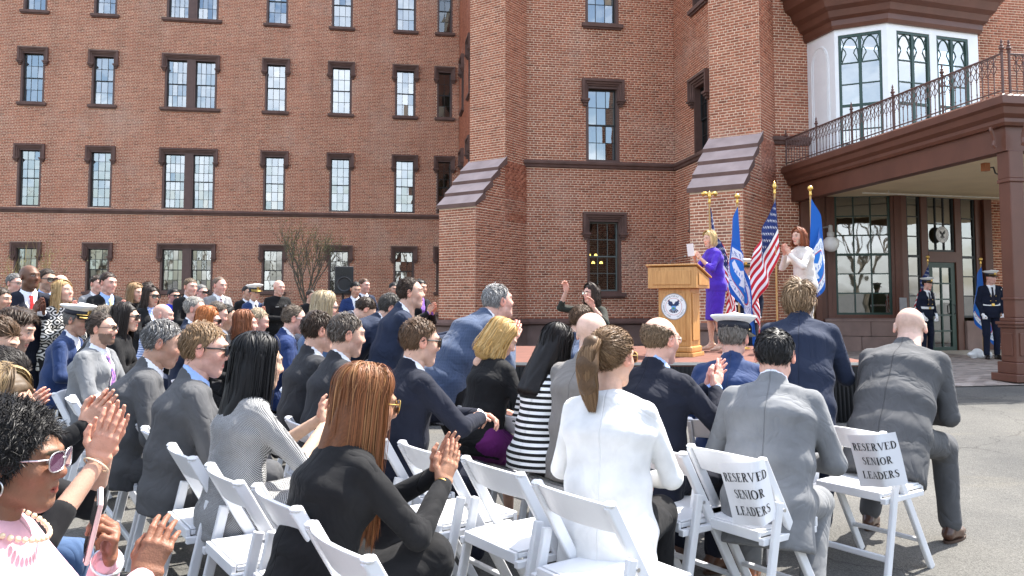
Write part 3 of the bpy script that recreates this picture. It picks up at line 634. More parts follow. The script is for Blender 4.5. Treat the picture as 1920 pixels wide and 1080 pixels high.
def post(cx, cy):
    m = MB(); g = .2; k_ = .74; bx_ = m.box; m.box = lambda lo, hi: bx_((cx+(lo[0]-cx)*k_, cy+(lo[1]-cy)*k_, lo[2]), (cx+(hi[0]-cx)*k_, cy+(hi[1]-cy)*k_, hi[2]))
    m.box((cx-.36, cy-.36, g), (cx+.36, cy+.36, g+.12)); m.box((cx-.27, cy-.27, g+.12), (cx+.27, cy+.27, g+.30)); m.box((cx-.215, cy-.215, g+.30), (cx+.215, cy+.215, g+.84))
    m.box((cx-.25, cy-.25, g+.84), (cx+.25, cy+.25, g+.89)); m.box((cx-.28, cy-.28, g+.89), (cx+.28, cy+.28, g+.94)); m.box((cx-.22, cy-.22, g+.94), (cx+.22, cy+.22, g+1.0))
    m.box((cx-.165, cy-.165, g+1.0), (cx+.165, cy+.165, 3.36)); m.box((cx-.19, cy-.19, 3.36), (cx+.19, cy+.19, 3.42)); m.box((cx-.175, cy-.175, 3.42), (cx+.175, cy+.175, 3.86))
    m.box((cx-.19, cy-.19, g+1.28), (cx+.19, cy+.19, g+1.32))
    o = m.build('post', PORCH, porch, bevel=.012)
    p = MB()
    for sg, ax in ((-1, 0), (-1, 1)):                 # raised panel on the pedestal
        lo = [cx-.10, cy-.10, g+.40]; hi = [cx+.10, cy+.10, g+.76]; lo[ax] = (cx, cy)[ax]-.175; hi[ax] = (cx, cy)[ax]-.15; p.box(lo, hi)
    p.build('pedestal_panel', PORCH, o, bevel=.01)
    b = MB()
    for dx, dy in ((-1, 0), (0, -1)):
        b.tube([(cx+dx*.26, cy+dy*.26, 3.92), (cx+dx*.29, cy+dy*.29, 3.96), (cx+dx*.27, cy+dy*.27, 4.04), (cx+dx*.30, cy+dy*.30, 4.14), (cx+dx*.33, cy+dy*.33, 4.20), (cx+dx*.33, cy+dy*.33, 4.25)], .03, 6)
    b.build('bracket', PORCH, o)
post(PX0+.22, PY0+.17); post(PX0+7.0, PY0+.17)
IRON = plain('iron railing paint', (.105, .050, .040), .4, var=.1)
def railing(p0, p1):
    p0, p1 = Vector(p0), Vector(p1); d = (p1-p0); L = d.length; d.normalize(); ang = math.atan2(d.y, d.x)
    M0 = Matrix.Translation((p0.x, p0.y, 4.735)) @ Matrix.Rotation(ang, 4, 'Z')
    r = MB(); r.beam((0, 0, .64), (L, 0, .64), .035, .03); r.beam((0, 0, .05), (L, 0, .05), .025, .02); o = r.build('railing_rail', IRON, porch); o.matrix_local = M0
    P_ = .125; n = int(L/P_)
    b = MB(); b.tube([(0, 0, 0), (0, 0, .62)], .0085, 5)
    b.lathe([(.005, 0), (.014, .01), (.014, .02), (.005, .03)], (0, 0, .10), 6); b.lathe([(.005, 0), (.014, .01), (.014, .02), (.005, .03)], (0, 0, .31), 6)
    for sg in (-1, 1):
        b.tube([(0, 0, .34), (sg*.035, 0, .38), (sg*.062, 0, .43), (sg*.035, 0, .47), (0, 0, .50)], .0075, 4)
        b.tube([(0, 0, .46), (sg*.02, 0, .53), (sg*.05, 0, .57), (sg*.052, 0, .605), (sg*.025, 0, .62), (sg*.012, 0, .59)], .0075, 4)
    me = None
    for i in range(1, n):
        if me is None: o = b.build('baluster', IRON, porch); me = o.data
        else: o = inst('baluster', me, porch)
        o.matrix_local = M0 @ Matrix.Translation((i*P_, 0, 0))
    f = MB(); f.beam((0, 0, 0), (0, 0, .66), .034, .034); f.lathe([(.02, .66), (.035, .67), (.02, .69), (.045, .73), (.02, .76), (.03, .78), (.012, .80), (.02, .83), (.003, .88)], (0, 0, 0), 8)
    me = None; k = max(1, round(L/1.37))
    for i in range(k+1):
        if me is None: o = f.build('railing_post', IRON, porch); me = o.data
        else: o = inst('railing_post', me, porch)
        o.matrix_local = M0 @ Matrix.Translation((L*i/k, 0, 0))
railing((PX0-.1, PY1-.1), (PX0-.1, PY0-.1)); railing((PX0+.03, PY0-.1), (PX0+2.7, PY0-.1))
m = MB(); m.tube([(10.9, 16.6, 3.94), (14.9, 16.9, 3.94)], .018, 6); m.tube([(11.6, 16.65, 3.94), (11.6, 16.65, 4.02)], .01, 5); m.build('conduit', plain('conduit', (.7, .68, .6), .5), porch)
m = MB(); m.box((10.35, 12.2, 3.72), (10.45, 12.3, 3.86)); m.build('junction_box', plain('copper box', (.35, .13, .05), .5), porch)
m = MB(); m.tube([(10.45, 12.25, 3.78), (10.6, 12.3, 3.80), (10.63, 12.3, 3.70), (10.8, 12.35, 3.66), (10.95, 12.4, 3.70), (11.0, 12.4, 4.02)], .014, 5); m.build('cable', BLACKM, porch)

# ------------------------------------------------------------------ people: soft solids meshed by surface nets
def nets(D, lo, h):
    D = np.where(np.abs(D) < 1e-6, 1e-6, D); I = D < 0; nx, ny, nz = D.shape
    c = I[:-1,:-1,:-1].astype(np.int8)
    for dx in (0, 1):
        for dy in (0, 1):
            for dz in (0, 1):
                if dx+dy+dz: c = c + I[dx:nx-1+dx, dy:ny-1+dy, dz:nz-1+dz]
    act = np.argwhere((c > 0) & (c < 8)); idx = -np.ones(c.shape, np.int32)
    if len(act) == 0: return np.zeros((0, 3)), np.zeros((0, 4), int)
    idx[act[:, 0], act[:, 1], act[:, 2]] = np.arange(len(act)); S = np.zeros((len(act), 3)); N = np.zeros(len(act))
    cor = [(a, b, d) for a in (0, 1) for b in (0, 1) for d in (0, 1)]
    for p in cor:
        for ax in range(3):
            if p[ax] == 0:
                q = list(p); q[ax] = 1
                v0 = D[act[:, 0]+p[0], act[:, 1]+p[1], act[:, 2]+p[2]]; v1 = D[act[:, 0]+q[0], act[:, 1]+q[1], act[:, 2]+q[2]]
                m = (v0 < 0) != (v1 < 0); t = np.where(m, v0/np.where(m, v0-v1, 1), 0)
                P = np.array(p, float)[None].repeat(len(act), 0); P[:, ax] = t; S += P*m[:, None]; N += m
    V = (act + S/N[:, None])*h + np.asarray(lo); Fs = []
    for ax in range(3):
        s0 = [slice(None)]*3; s1 = [slice(None)]*3; s0[ax] = slice(0, -1); s1[ax] = slice(1, None)
        o = [a for a in range(3) if a != ax]
        for a in o: s0[a] = slice(1, -1); s1[a] = slice(1, -1)
        A, B = I[tuple(s0)], I[tuple(s1)]; e = np.argwhere(A != B)
        if len(e) == 0: continue
        fl = A[e[:, 0], e[:, 1], e[:, 2]]; e = e.copy(); e[:, o[0]] += 1; e[:, o[1]] += 1
        def g(d0, d1): q = e.copy(); q[:, o[0]] -= d0; q[:, o[1]] -= d1; return idx[q[:, 0], q[:, 1], q[:, 2]]
        f = np.stack([g(1, 1), g(0, 1), g(0, 0), g(1, 0)], 1)
        if ax == 1: fl = ~fl
        f[~fl] = f[~fl][:, ::-1]; Fs.append(f)
    return V, np.concatenate(Fs)
class Grid:
    def __init__(s, lo, hi, h):
        s.h = h; s.lo = np.asarray(lo, float) - 2*h; s.n = np.ceil((np.asarray(hi, float)+2*h-s.lo)/h).astype(int)+1
        s.D = np.full(s.n, .5, np.float32); s.ax = [(s.lo[k]+np.arange(s.n[k])*h).astype(np.float32) for k in range(3)]
    def _sub(s, lo, hi):
        a = np.maximum(0, np.floor((np.asarray(lo)-s.lo)/s.h).astype(int)); b = np.minimum(s.n, np.ceil((np.asarray(hi)-s.lo)/s.h).astype(int)+1)
        if np.any(b <= a): return None
        return tuple(slice(i, j) for i, j in zip(a, b))
    def put(s, f, lo, hi, k=.02, op='+'):
        m = max(k, .03)+.02; q = s._sub(np.asarray(lo)-m, np.asarray(hi)+m)
        if q is None: return s
        X, Y, Z = s.ax[0][q[0]][:, None, None], s.ax[1][q[1]][None, :, None], s.ax[2][q[2]][None, None, :]
        d = f(X, Y, Z).astype(np.float32); D = s.D[q]
        if op == '+':
            hh = np.maximum(k-np.abs(D-d), 0)/k; s.D[q] = np.minimum(D, d) - hh*hh*k*.25
        else:
            hh = np.maximum(k-np.abs(D+d), 0)/k; s.D[q] = np.maximum(D, -d) + hh*hh*k*.25
        return s
    def cap(s, a, b, r1, r2=None, k=.02, op='+'):
        a, b = np.asarray(a, float), np.asarray(b, float); r2 = r1 if r2 is None else r2; ab = b-a; L2 = max(1e-9, ab@ab); rm = max(r1, r2)
        def f(X, Y, Z):
            x, y, z = X-a[0], Y-a[1], Z-a[2]; t = np.clip((x*ab[0]+y*ab[1]+z*ab[2])/L2, 0, 1)
            return np.sqrt((x-t*ab[0])**2+(y-t*ab[1])**2+(z-t*ab[2])**2) - (r1+(r2-r1)*t)
        return s.put(f, np.minimum(a, b)-rm, np.maximum(a, b)+rm, k, op)
    def ell(s, c, r, M=None, k=.02, op='+'):
        c = np.asarray(c, float); r = np.asarray(r, float); M = np.eye(3) if M is None else np.asarray(M); rm = r.max()
        def f(X, Y, Z):
            x, y, z = X-c[0], Y-c[1], Z-c[2]; u = [x*M[0, i]+y*M[1, i]+z*M[2, i] for i in range(3)]
            k0 = np.sqrt(sum((u[i]/r[i])**2 for i in range(3))); k1 = np.sqrt(sum((u[i]/r[i]**2)**2 for i in range(3)))
            return k0*(k0-1)/np.maximum(k1, 1e-6)
        return s.put(f, c-rm, c+rm, k, op)
    def tube(s, a, b, side, ra, rb, k=.03, op='+', endr=.6):
        """elliptic tapered bone: ra, rb = (half width along side, half depth)"""
        a, b = np.asarray(a, float), np.asarray(b, float); ab = b-a; L2 = ab@ab; w = ab/math.sqrt(L2); sx = np.asarray(side, float); sx = sx-w*(sx@w); sx /= np.linalg.norm(sx); sy = np.cross(w, sx); rm = max(*ra, *rb)
        def f(X, Y, Z):
            x, y, z = X-a[0], Y-a[1], Z-a[2]; tt = (x*ab[0]+y*ab[1]+z*ab[2])/L2; t = np.clip(tt, 0, 1); x, y, z = x-t*ab[0], y-t*ab[1], z-t*ab[2]
            rx, ry = ra[0]+(rb[0]-ra[0])*t, ra[1]+(rb[1]-ra[1])*t
            px, py, pz_ = x*sx[0]+y*sx[1]+z*sx[2], x*sy[0]+y*sy[1]+z*sy[2], x*w[0]+y*w[1]+z*w[2]
            kk = np.sqrt((px/rx)**2+(py/ry)**2+(pz_/(endr*ry))**2); return (kk-1)*np.minimum(rx, ry)*.95
        return s.put(f, np.minimum(a, b)-rm, np.maximum(a, b)+rm, k, op)
    def cut(s, c, n):
        """remove what lies on the n side of the plane"""
        n = np.asarray(n, float); n = n/np.linalg.norm(n); X, Y, Z = s.ax[0][:, None, None], s.ax[1][None, :, None], s.ax[2][None, None, :]
        s.D = np.maximum(s.D, ((X-c[0])*n[0]+(Y-c[1])*n[1]+(Z-c[2])*n[2]).astype(np.float32)); return s
    def field(s, f, op='max'):
        X, Y, Z = s.ax[0][:, None, None], s.ax[1][None, :, None], s.ax[2][None, None, :]
        d = f(X, Y, Z); s.D = np.maximum(s.D, d.astype(np.float32)) if op == 'max' else (s.D + d).astype(np.float32); return s
    def mesh(s): return nets(s.D, s.lo, s.h)

# ---- head (origin between the ears, +Y face, +Z up); about 0.235 from chin to crown
def head_sdf(fem, h, thin=1.0):
    g = Grid((-.1, -.125, -.24), (.1, .135, .13), h)
    g.ell((0, -.014, .032), (.0755, .094, .084), k=.02); g.ell((0, .032, -.002), (.061, .064, .080), k=.03); g.ell((0, .045, -.055), (.044, .045, .050), k=.03)
    jw = .031 if fem else .038
    g.cap((-jw, .008, -.062), (jw, .008, -.062), .022, k=.03); g.cap((-.013, .066, -.099), (.013, .066, -.099), .0155 if fem else .019, k=.03)
    g.cap((-jw, .008, -.062), (-.012, .062, -.097), .017, .014, k=.025); g.cap((jw, .008, -.062), (.012, .062, -.097), .017, .014, k=.025)
    for sg in (-1, 1):
        g.ell((sg*.040, .062, -.022), (.020, .020, .020), k=.025)                                    # cheek
        g.ell((sg*.030, .098, .010), (.017, .016, .013), k=.012, op='-')                              # socket
        g.cap((sg*.014, .093, .030), (sg*.044, .076, .029), .0085 if fem else .0105, k=.014)          # brow
        g.ell((sg*.030, .0760, .009), (.0145, .0145, .0125), k=.005)                                  # eyeball
        g.cap((sg*.018, .0905, .016), (sg*.042, .083, .015), .0042, k=.006)                           # lid
        g.ell((sg*.0125, .0945, -.030), (.0085, .010, .008), k=.010)                                   # nostril wing
        E = np.array(Matrix.Rotation(sg*R(-22), 3, 'Z')); g.ell((sg*.080, -.010, -.002), (.010, .021, .034), E, k=.006)
        g.ell((sg*.089, -.006, .002), (.006, .010, .019), E, k=.006, op='-')
    g.cap((0, .088, .022), (0, .1035, -.022), .0075, .0105, k=.016); g.ell((0, .1055, -.025), (.0105, .0095, .0095), k=.012)
    lr = .0052 if not fem else .0065
    g.cap((-.021, .0835, -.0605), (.021, .0835, -.0605), lr, k=.012); g.cap((-.018, .0845, -.0705), (.018, .0845, -.0705), lr, k=.010)
    g.cap((0, .0895, -.0605), (0, .0890, -.0705), .005, k=.012); g.cap((-.024, .0915, -.0655), (.024, .0915, -.0655), .0026, k=.004, op='-')
    nr = .045 if fem else .055
    g.cap((0, -.022, -.06), (0, -.045, -.22), nr, nr+.004, k=.03)
    V, F = g.mesh()
    if not fem: V = V*np.array([1.03, 1.02, 1.03])
    return V, F
def region_masks(V):
    x, y, z = np.abs(V[:, 0]), V[:, 1], V[:, 2]
    lips = ((x < .025-np.abs(z+.0655)*1.2) & (np.abs(z+.0655) < .0085) & (y > .078))
    brow = (((z-(.029-.10*np.maximum(0, x-.03)))**2/.0052**2 + ((x-.030)/.0195)**2) < 1) & (y > .06)
    eye = (((x-.030)/.0125)**2 + ((z-.0085)/.0052)**2 < 1) & (y > .072)
    iris = (((x-.030)/.0064)**2 + ((z-.0085)/.0056)**2 < 1) & (y > .075)
    stub = (y > .0) & (z < -.035) & (z > -.125) & (y > .005+(-.05-z)*.2) & ~((x < .030) & (z > -.05) & (y > .09))
    ear = (x > .076) & (y < .02); cheek = np.exp(-(((x-.043)/.02)**2+((z+.025)/.022)**2))*(y > .03)
    nose = np.exp(-((x/.014)**2+((z+.027)/.014)**2))*(y > .09)
    top = (z > .02)
    return dict(lips=lips, brow=brow, eye=eye, iris=iris, stub=stub, ear=ear, cheek=cheek, nose=nose, top=top)
_heads = {}
def head_mesh(fem, lod):
    k = (fem, lod)
    if k not in _heads: _heads[k] = head_sdf(fem, (.0038, .0058, .009)[lod])
    return _heads[k]

# ---- hand: wrist at origin, fingers along +Y, palm faces -Z, thumb towards -X (a right hand)
def hand_sdf(pose, h):
    tips = []; joints = []
    g = Grid((-.075, -.04, -.11), (.06, .215, .05), h)
    g.tube((0, -.02, 0), (0, .02, 0), (1, 0, 0), (.027, .019), (.030, .017), k=.02)
    g.tube((0, .015, 0), (0, .085, 0), (1, 0, 0), (.031, .015), (.041, .0125), k=.02, endr=1)
    g.ell((-.024, .035, -.008), (.018, .034, .016), k=.02)
    curl = {'flat': (6, 8, 6), 'cup': (22, 24, 16), 'grip': (62, 70, 40), 'relax': (30, 38, 25), 'fist': (80, 92, 60)}[pose]
    spread = {'flat': 3.0, 'cup': 2.0, 'grip': 1.5, 'relax': 2.5, 'fist': .5}[pose]
    for i, (x, y0, L) in enumerate(((-.031, .087, (.042, .026, .021)), (-.0105, .092, (.046, .030, .022)), (.0105, .089, (.043, .028, .021)), (.030, .080, (.034, .021, .019)))):
        p = np.array((x, y0, 0.)); ang = 0; yaw = R((i-1.5)*spread); r = (.0093, .0086, .0079, .0068)
        if i == 3: r = tuple(q*.88 for q in r)
        for j in range(3):
            ang += R(curl[j]*(1+.08*(i-1.2))); d = np.array((math.sin(yaw)*math.cos(ang), math.cos(yaw)*math.cos(ang), -math.sin(ang))); q = p+d*L[j]; g.cap(p, q, r[j], r[j+1], k=.005 if j else .008); joints.append((p, np.array((0, math.sin(ang), math.cos(ang))), r[j])); p = q
        tips.append((p-d*.004, np.array((0, math.sin(ang), math.cos(ang))), r[3]))
    T = {'flat': ((-.030, .022, -.004), (-.058, .052, -.010), (-.068, .083, -.012), (-.066, .108, -.012)),
         'cup': ((-.030, .022, -.004), (-.052, .050, -.022), (-.055, .080, -.032), (-.048, .103, -.036)),
         'grip': ((-.030, .022, -.006), (-.046, .050, -.030), (-.036, .076, -.048), (-.018, .090, -.055)),
         'relax': ((-.030, .022, -.004), (-.048, .052, -.020), (-.048, .080, -.030), (-.040, .102, -.036)),
         'fist': ((-.030, .022, -.006), (-.042, .052, -.030), (-.020, .074, -.045), (.002, .080, -.046))}[pose]
    for j in range(3): g.cap(T[j], T[j+1], (.0135, .0112, .0098)[j], (.0112, .0098, .0080)[j], k=.008)
    tips.append((np.array(T[3])-norm(np.array(T[3])-np.array(T[2]))*.004, np.array((-.5, 0, .85)), .0085))
    V, F = g.mesh(); tint = np.ones((len(V), 3))
    for c, up, r_ in joints: dd = np.linalg.norm(V-(c+up*r_), axis=1); tint *= 1-.20*np.exp(-(dd/.006)**2)[:, None]*np.array([.6, 1, 1])
    for c, up, r_ in tips: tint = np.where((np.linalg.norm(V-(c+up*r_*.9), axis=1) < r_*.95)[:, None], np.array([1.12, 1.02, 1.06]), tint)
    tint *= 1-.10*np.exp(-((V[:, 2]+.014)/.008)**2)[:, None]*np.array([-.8, .5, .4])
    return V, F, tint
_hands = {}
def hand_mesh(pose, lod):
    k = (pose, lod)
    if k not in _hands: _hands[k] = hand_sdf(pose, (.0026, .0042, .0065)[lod])
    return _hands[k]

def vec(*a): return np.array(a, float)
def norm(v): v = np.asarray(v, float); return v/max(1e-9, np.linalg.norm(v))
def rotm(axis, ang): return np.array(Matrix.Rotation(ang, 3, axis))
def frame(y, z):
    y = norm(y); z = np.asarray(z, float); z = norm(z-y*(z@y)); return np.stack([np.cross(y, z), y, z], 1)
def ik(S, W, l1, l2, pole):
    d = W-S; L = np.linalg.norm(d); mx = (l1+l2)*.995
    if L > mx: W = S+d/L*mx; d = W-S; L = mx
    if L < abs(l1-l2)+.02: L = abs(l1-l2)+.02
    a = (l1*l1-l2*l2+L*L)/(2*L); hh = math.sqrt(max(0, l1*l1-a*a)); u = norm(d); p = np.asarray(pole, float); p = p-u*(p@u)
    return S+u*a+norm(p)*hh, W
def tri_noise(X, Y, Z, f, seed):
    s = seed*1.7
    return np.sin(X*f+s+1.3*np.sin(Y*f*.7+s))*np.sin(Y*f*1.1-s+1.1*np.sin(Z*f*.6))*np.sin(Z*f*.9+s*.5+1.2*np.sin(X*f*.8))

# ---- cloth and skin materials
SKIN = colattr('skin', .5, .32, .3, 240, sss=.12, var=.09)
HAIRM = colattr('hair', .5, .22)
def fabric(name, c, kind='plain', c2=(.5, .5, .5), scale=60, rough=.85, sheen=.12, wr=.95):
    key = 'fabric '+name
    if key in _mats: return _mats[key]
    m, n, l, b = nodemat(key); b.inputs['Roughness'].default_value = rough; spec(b, .2); b.inputs['Sheen Weight'].default_value = sheen if max(c) > .1 else .02; b.inputs['Sheen Roughness'].default_value = .6
    t = n.new('ShaderNodeTexCoord'); x = n.new('ShaderNodeTexNoise'); x.inputs['Scale'].default_value = 9; x.inputs['Detail'].default_value = 5
    mr = n.new('ShaderNodeMapRange'); mr.inputs[1].default_value = .3; mr.inputs[2].default_value = .7; mr.inputs[3].default_value = .88; mr.inputs[4].default_value = 1.12
    mu = n.new('ShaderNodeVectorMath'); mu.operation = 'SCALE'; l.new(t.outputs['Object'], x.inputs['Vector']); l.new(x.outputs[0], mr.inputs[0]); l.new(mr.outputs[0], mu.inputs['Scale'])
    src = None
    def math_(op, a, bb):
        q = n.new('ShaderNodeMath'); q.operation = op
        for i, v in enumerate((a, bb)):
            if v is None: continue
            if isinstance(v, (int, float)): q.inputs[i].default_value = v
            else: l.new(v, q.inputs[i])
        return q.outputs[0]
    sep = n.new('ShaderNodeSeparateXYZ'); l.new(t.outputs['Object'], sep.inputs[0]); X, Y, Z = sep.outputs
    if kind == 'stripe': src = math_('GREATER_THAN', math_('SINE', math_('MULTIPLY', Z, scale), None), .0)
    elif kind == 'pin': src = math_('GREATER_THAN', math_('SINE', math_('MULTIPLY', X, scale), None), .93)
    elif kind == 'tweed': src = math_('GREATER_THAN', math_('MULTIPLY', math_('SINE', math_('MULTIPLY', math_('ADD', X, Y), scale), None), math_('SINE', math_('MULTIPLY', Z, scale), None)), .08)
    elif kind == 'check':
        a = math_('GREATER_THAN', math_('SINE', math_('MULTIPLY', math_('ADD', X, math_('MULTIPLY', Y, .8)), scale), None), .7); c_ = math_('GREATER_THAN', math_('SINE', math_('MULTIPLY', Z, scale), None), .7); src = math_('MAXIMUM', a, c_)
    elif kind == 'diamond':
        a = math_('SINE', math_('MULTIPLY', math_('ADD', X, Z), scale), None); c_ = math_('SINE', math_('MULTIPLY', math_('SUBTRACT', X, Z), scale), None)
        p = math_('MULTIPLY', a, c_); src = math_('GREATER_THAN', math_('SINE', math_('MULTIPLY', p, 7.5), None), .1)
    elif kind == 'floral':
        vo = n.new('ShaderNodeTexNoise'); vo.inputs['Scale'].default_value = scale; l.new(t.outputs['Object'], vo.inputs['Vector']); src = math_('GREATER_THAN', vo.outputs[0], .54)
    if src is not None:
        mx = n.new('ShaderNodeMixRGB'); mx.inputs[1].default_value = (*c, 1); mx.inputs[2].default_value = (*c2, 1); l.new(src, mx.inputs[0]); l.new(mx.outputs[0], mu.inputs[0])
    else: mu.inputs[0].default_value = c
    l.new(mu.outputs[0], b.inputs['Base Color'])
    w1 = n.new('ShaderNodeTexNoise'); w1.inputs['Scale'].default_value = 5.5; w1.inputs['Detail'].default_value = 2.5; w1.inputs['Distortion'].default_value = .9
    w2_ = n.new('ShaderNodeTexNoise'); w2_.inputs['Scale'].default_value = 420; w2_.inputs['Detail'].default_value = 2
    l.new(t.outputs['Object'], w1.inputs['Vector']); l.new(t.outputs['Object'], w2_.inputs['Vector'])
    b1 = n.new('ShaderNodeBump'); b1.inputs['Strength'].default_value = wr; b1.inputs['Distance'].default_value = .022; rid = math_('ABSOLUTE', math_('SUBTRACT', w1.outputs[0], .5), None); rid = math_('MINIMUM', math_('MULTIPLY', rid, 5.0), 1.0); seam = math_('MINIMUM', math_('MULTIPLY', math_('ABSOLUTE', X, None), 260), 1.0); l.new(math_('ADD', math_('MULTIPLY', rid, .30), math_('MULTIPLY', seam, .22)), b1.inputs['Height'])
    b2 = n.new('ShaderNodeBump'); b2.inputs['Strength'].default_value = .25; b2.inputs['Distance'].default_value = .0015; l.new(w2_.outputs[0], b2.inputs['Height']); l.new(b1.outputs[0], b2.inputs['Normal']); l.new(b2.outputs[0], b.inputs['Normal'])
    _mats[key] = m; return m
FB = dict(
    black=fabric('black', (.0075, .0075, .0085)), charcoal=fabric('charcoal', (.026, .027, .031)), navy=fabric('navy', (.016, .023, .046)), darknavy=fabric('dark navy', (.009, .011, .021)),
    blue=fabric('bright navy', (.014, .030, .10)), steel=fabric('steel blue check', (.035, .055, .105), 'check', (.044, .066, .12), 300), grey=fabric('grey wool', (.150, .155, .163)), midgrey=fabric('mid grey wool', (.078, .079, .083)),
    lightgrey=fabric('light grey wool', (.22, .222, .226)), taupe=fabric('taupe wool', (.155, .143, .133)), uniform=fabric('uniform blue', (.012, .032, .105)), dress_uniform=fabric('dress uniform', (.007, .010, .024)),
    pin=fabric('navy pinstripe', (.014, .018, .034), 'pin', (.12, .13, .16), 330), white=fabric('white jacket', (.60, .60, .595), wr=.5), shirt=fabric('white shirt', (.76, .77, .80)), bshirt=fabric('light blue shirt', (.33, .48, .80)),
    pink=fabric('pink knit', (.72, .42, .47)), purple=fabric('purple dress', (.060, .020, .40)), tweedw=fabric('houndstooth dress', (.06, .06, .06), 'tweed', (.42, .42, .42), 700), cream=fabric('cream tweed', (.62, .56, .50), 'tweed', (.72, .67, .62), 260),
    stripe=fabric('black and white stripe', (.012, .012, .012), 'stripe', (.75, .75, .75), 190), diamond=fabric('black and white print', (.02, .02, .02), 'diamond', (.62, .60, .55), 34), royal=fabric('royal blue shirt', (.015, .045, .50)),
    denim=fabric('denim', (.045, .085, .17)), red=fabric('red tie', (.55, .02, .022)), lav=fabric('lavender tie', (.42, .16, .44), 'floral', (.10, .06, .25), 60), yellow=fabric('yellow tie', (.72, .60, .22)), maroon=fabric('dark striped tie', (.05, .012, .03), 'stripe', (.30, .24, .30), 160),
    darktie=fabric('dark tie', (.02, .018, .03)), vio=fabric('violet shirt', (.22, .10, .42)), checkp=fabric('black and white check', (.7, .7, .7), 'tweed', (.02, .02, .02), 180), bstripe=fabric('blue striped shirt', (.55, .62, .78), 'stripe', (.12, .2, .45), 260), olive=fabric('dark olive', (.028, .030, .024)),
    floral=fabric('pale floral', (.70, .68, .72), 'floral', (.35, .32, .45), 50), magenta=fabric('purple skirt', (.10, .012, .10)), sockst=fabric('striped sock', (.02, .02, .03), 'stripe', (.6, .6, .6), 420), sockp=fabric('purple striped sock', (.07, .02, .05), 'stripe', (.35, .25, .33), 330), sockm=fabric('maroon sock', (.16, .02, .08)), bluefloral=fabric('blue print blouse', (.25, .36, .70), 'floral', (.7, .74, .82), 45))
SHOE = plain('brown leather', (.075, .034, .020), .35, var=.2, scale=20, coat=.3); SHOET = plain('tan leather', (.26, .085, .030), .35, var=.2, scale=20, coat=.3); SHOEB = plain('black leather', (.012, .011, .011), .28, var=.2, coat=.4)
LENSD = plain('dark lens', (.008, .008, .010), .08, var=0, sp=.8, coat=1); LENSC = glass_mat('clear lens', .10, (.93, .95, .95)); LENSB = plain('brown lens', (.06, .022, .012), .08, var=0, sp=.8, coat=1); RIMB = plain('black rim', (.01, .01, .01), .35); RIMS = plain('silver rim', (.6, .6, .6), .3, 1); RIMC = plain('clear rim', (.62, .56, .48), .25)
CAPW = plain('white cap cloth', (.78, .78, .76), .8, var=.04); CAPB = plain('cap band', (.010, .012, .022), .6); VISOR = plain('visor', (.008, .008, .010), .15, coat=.6)

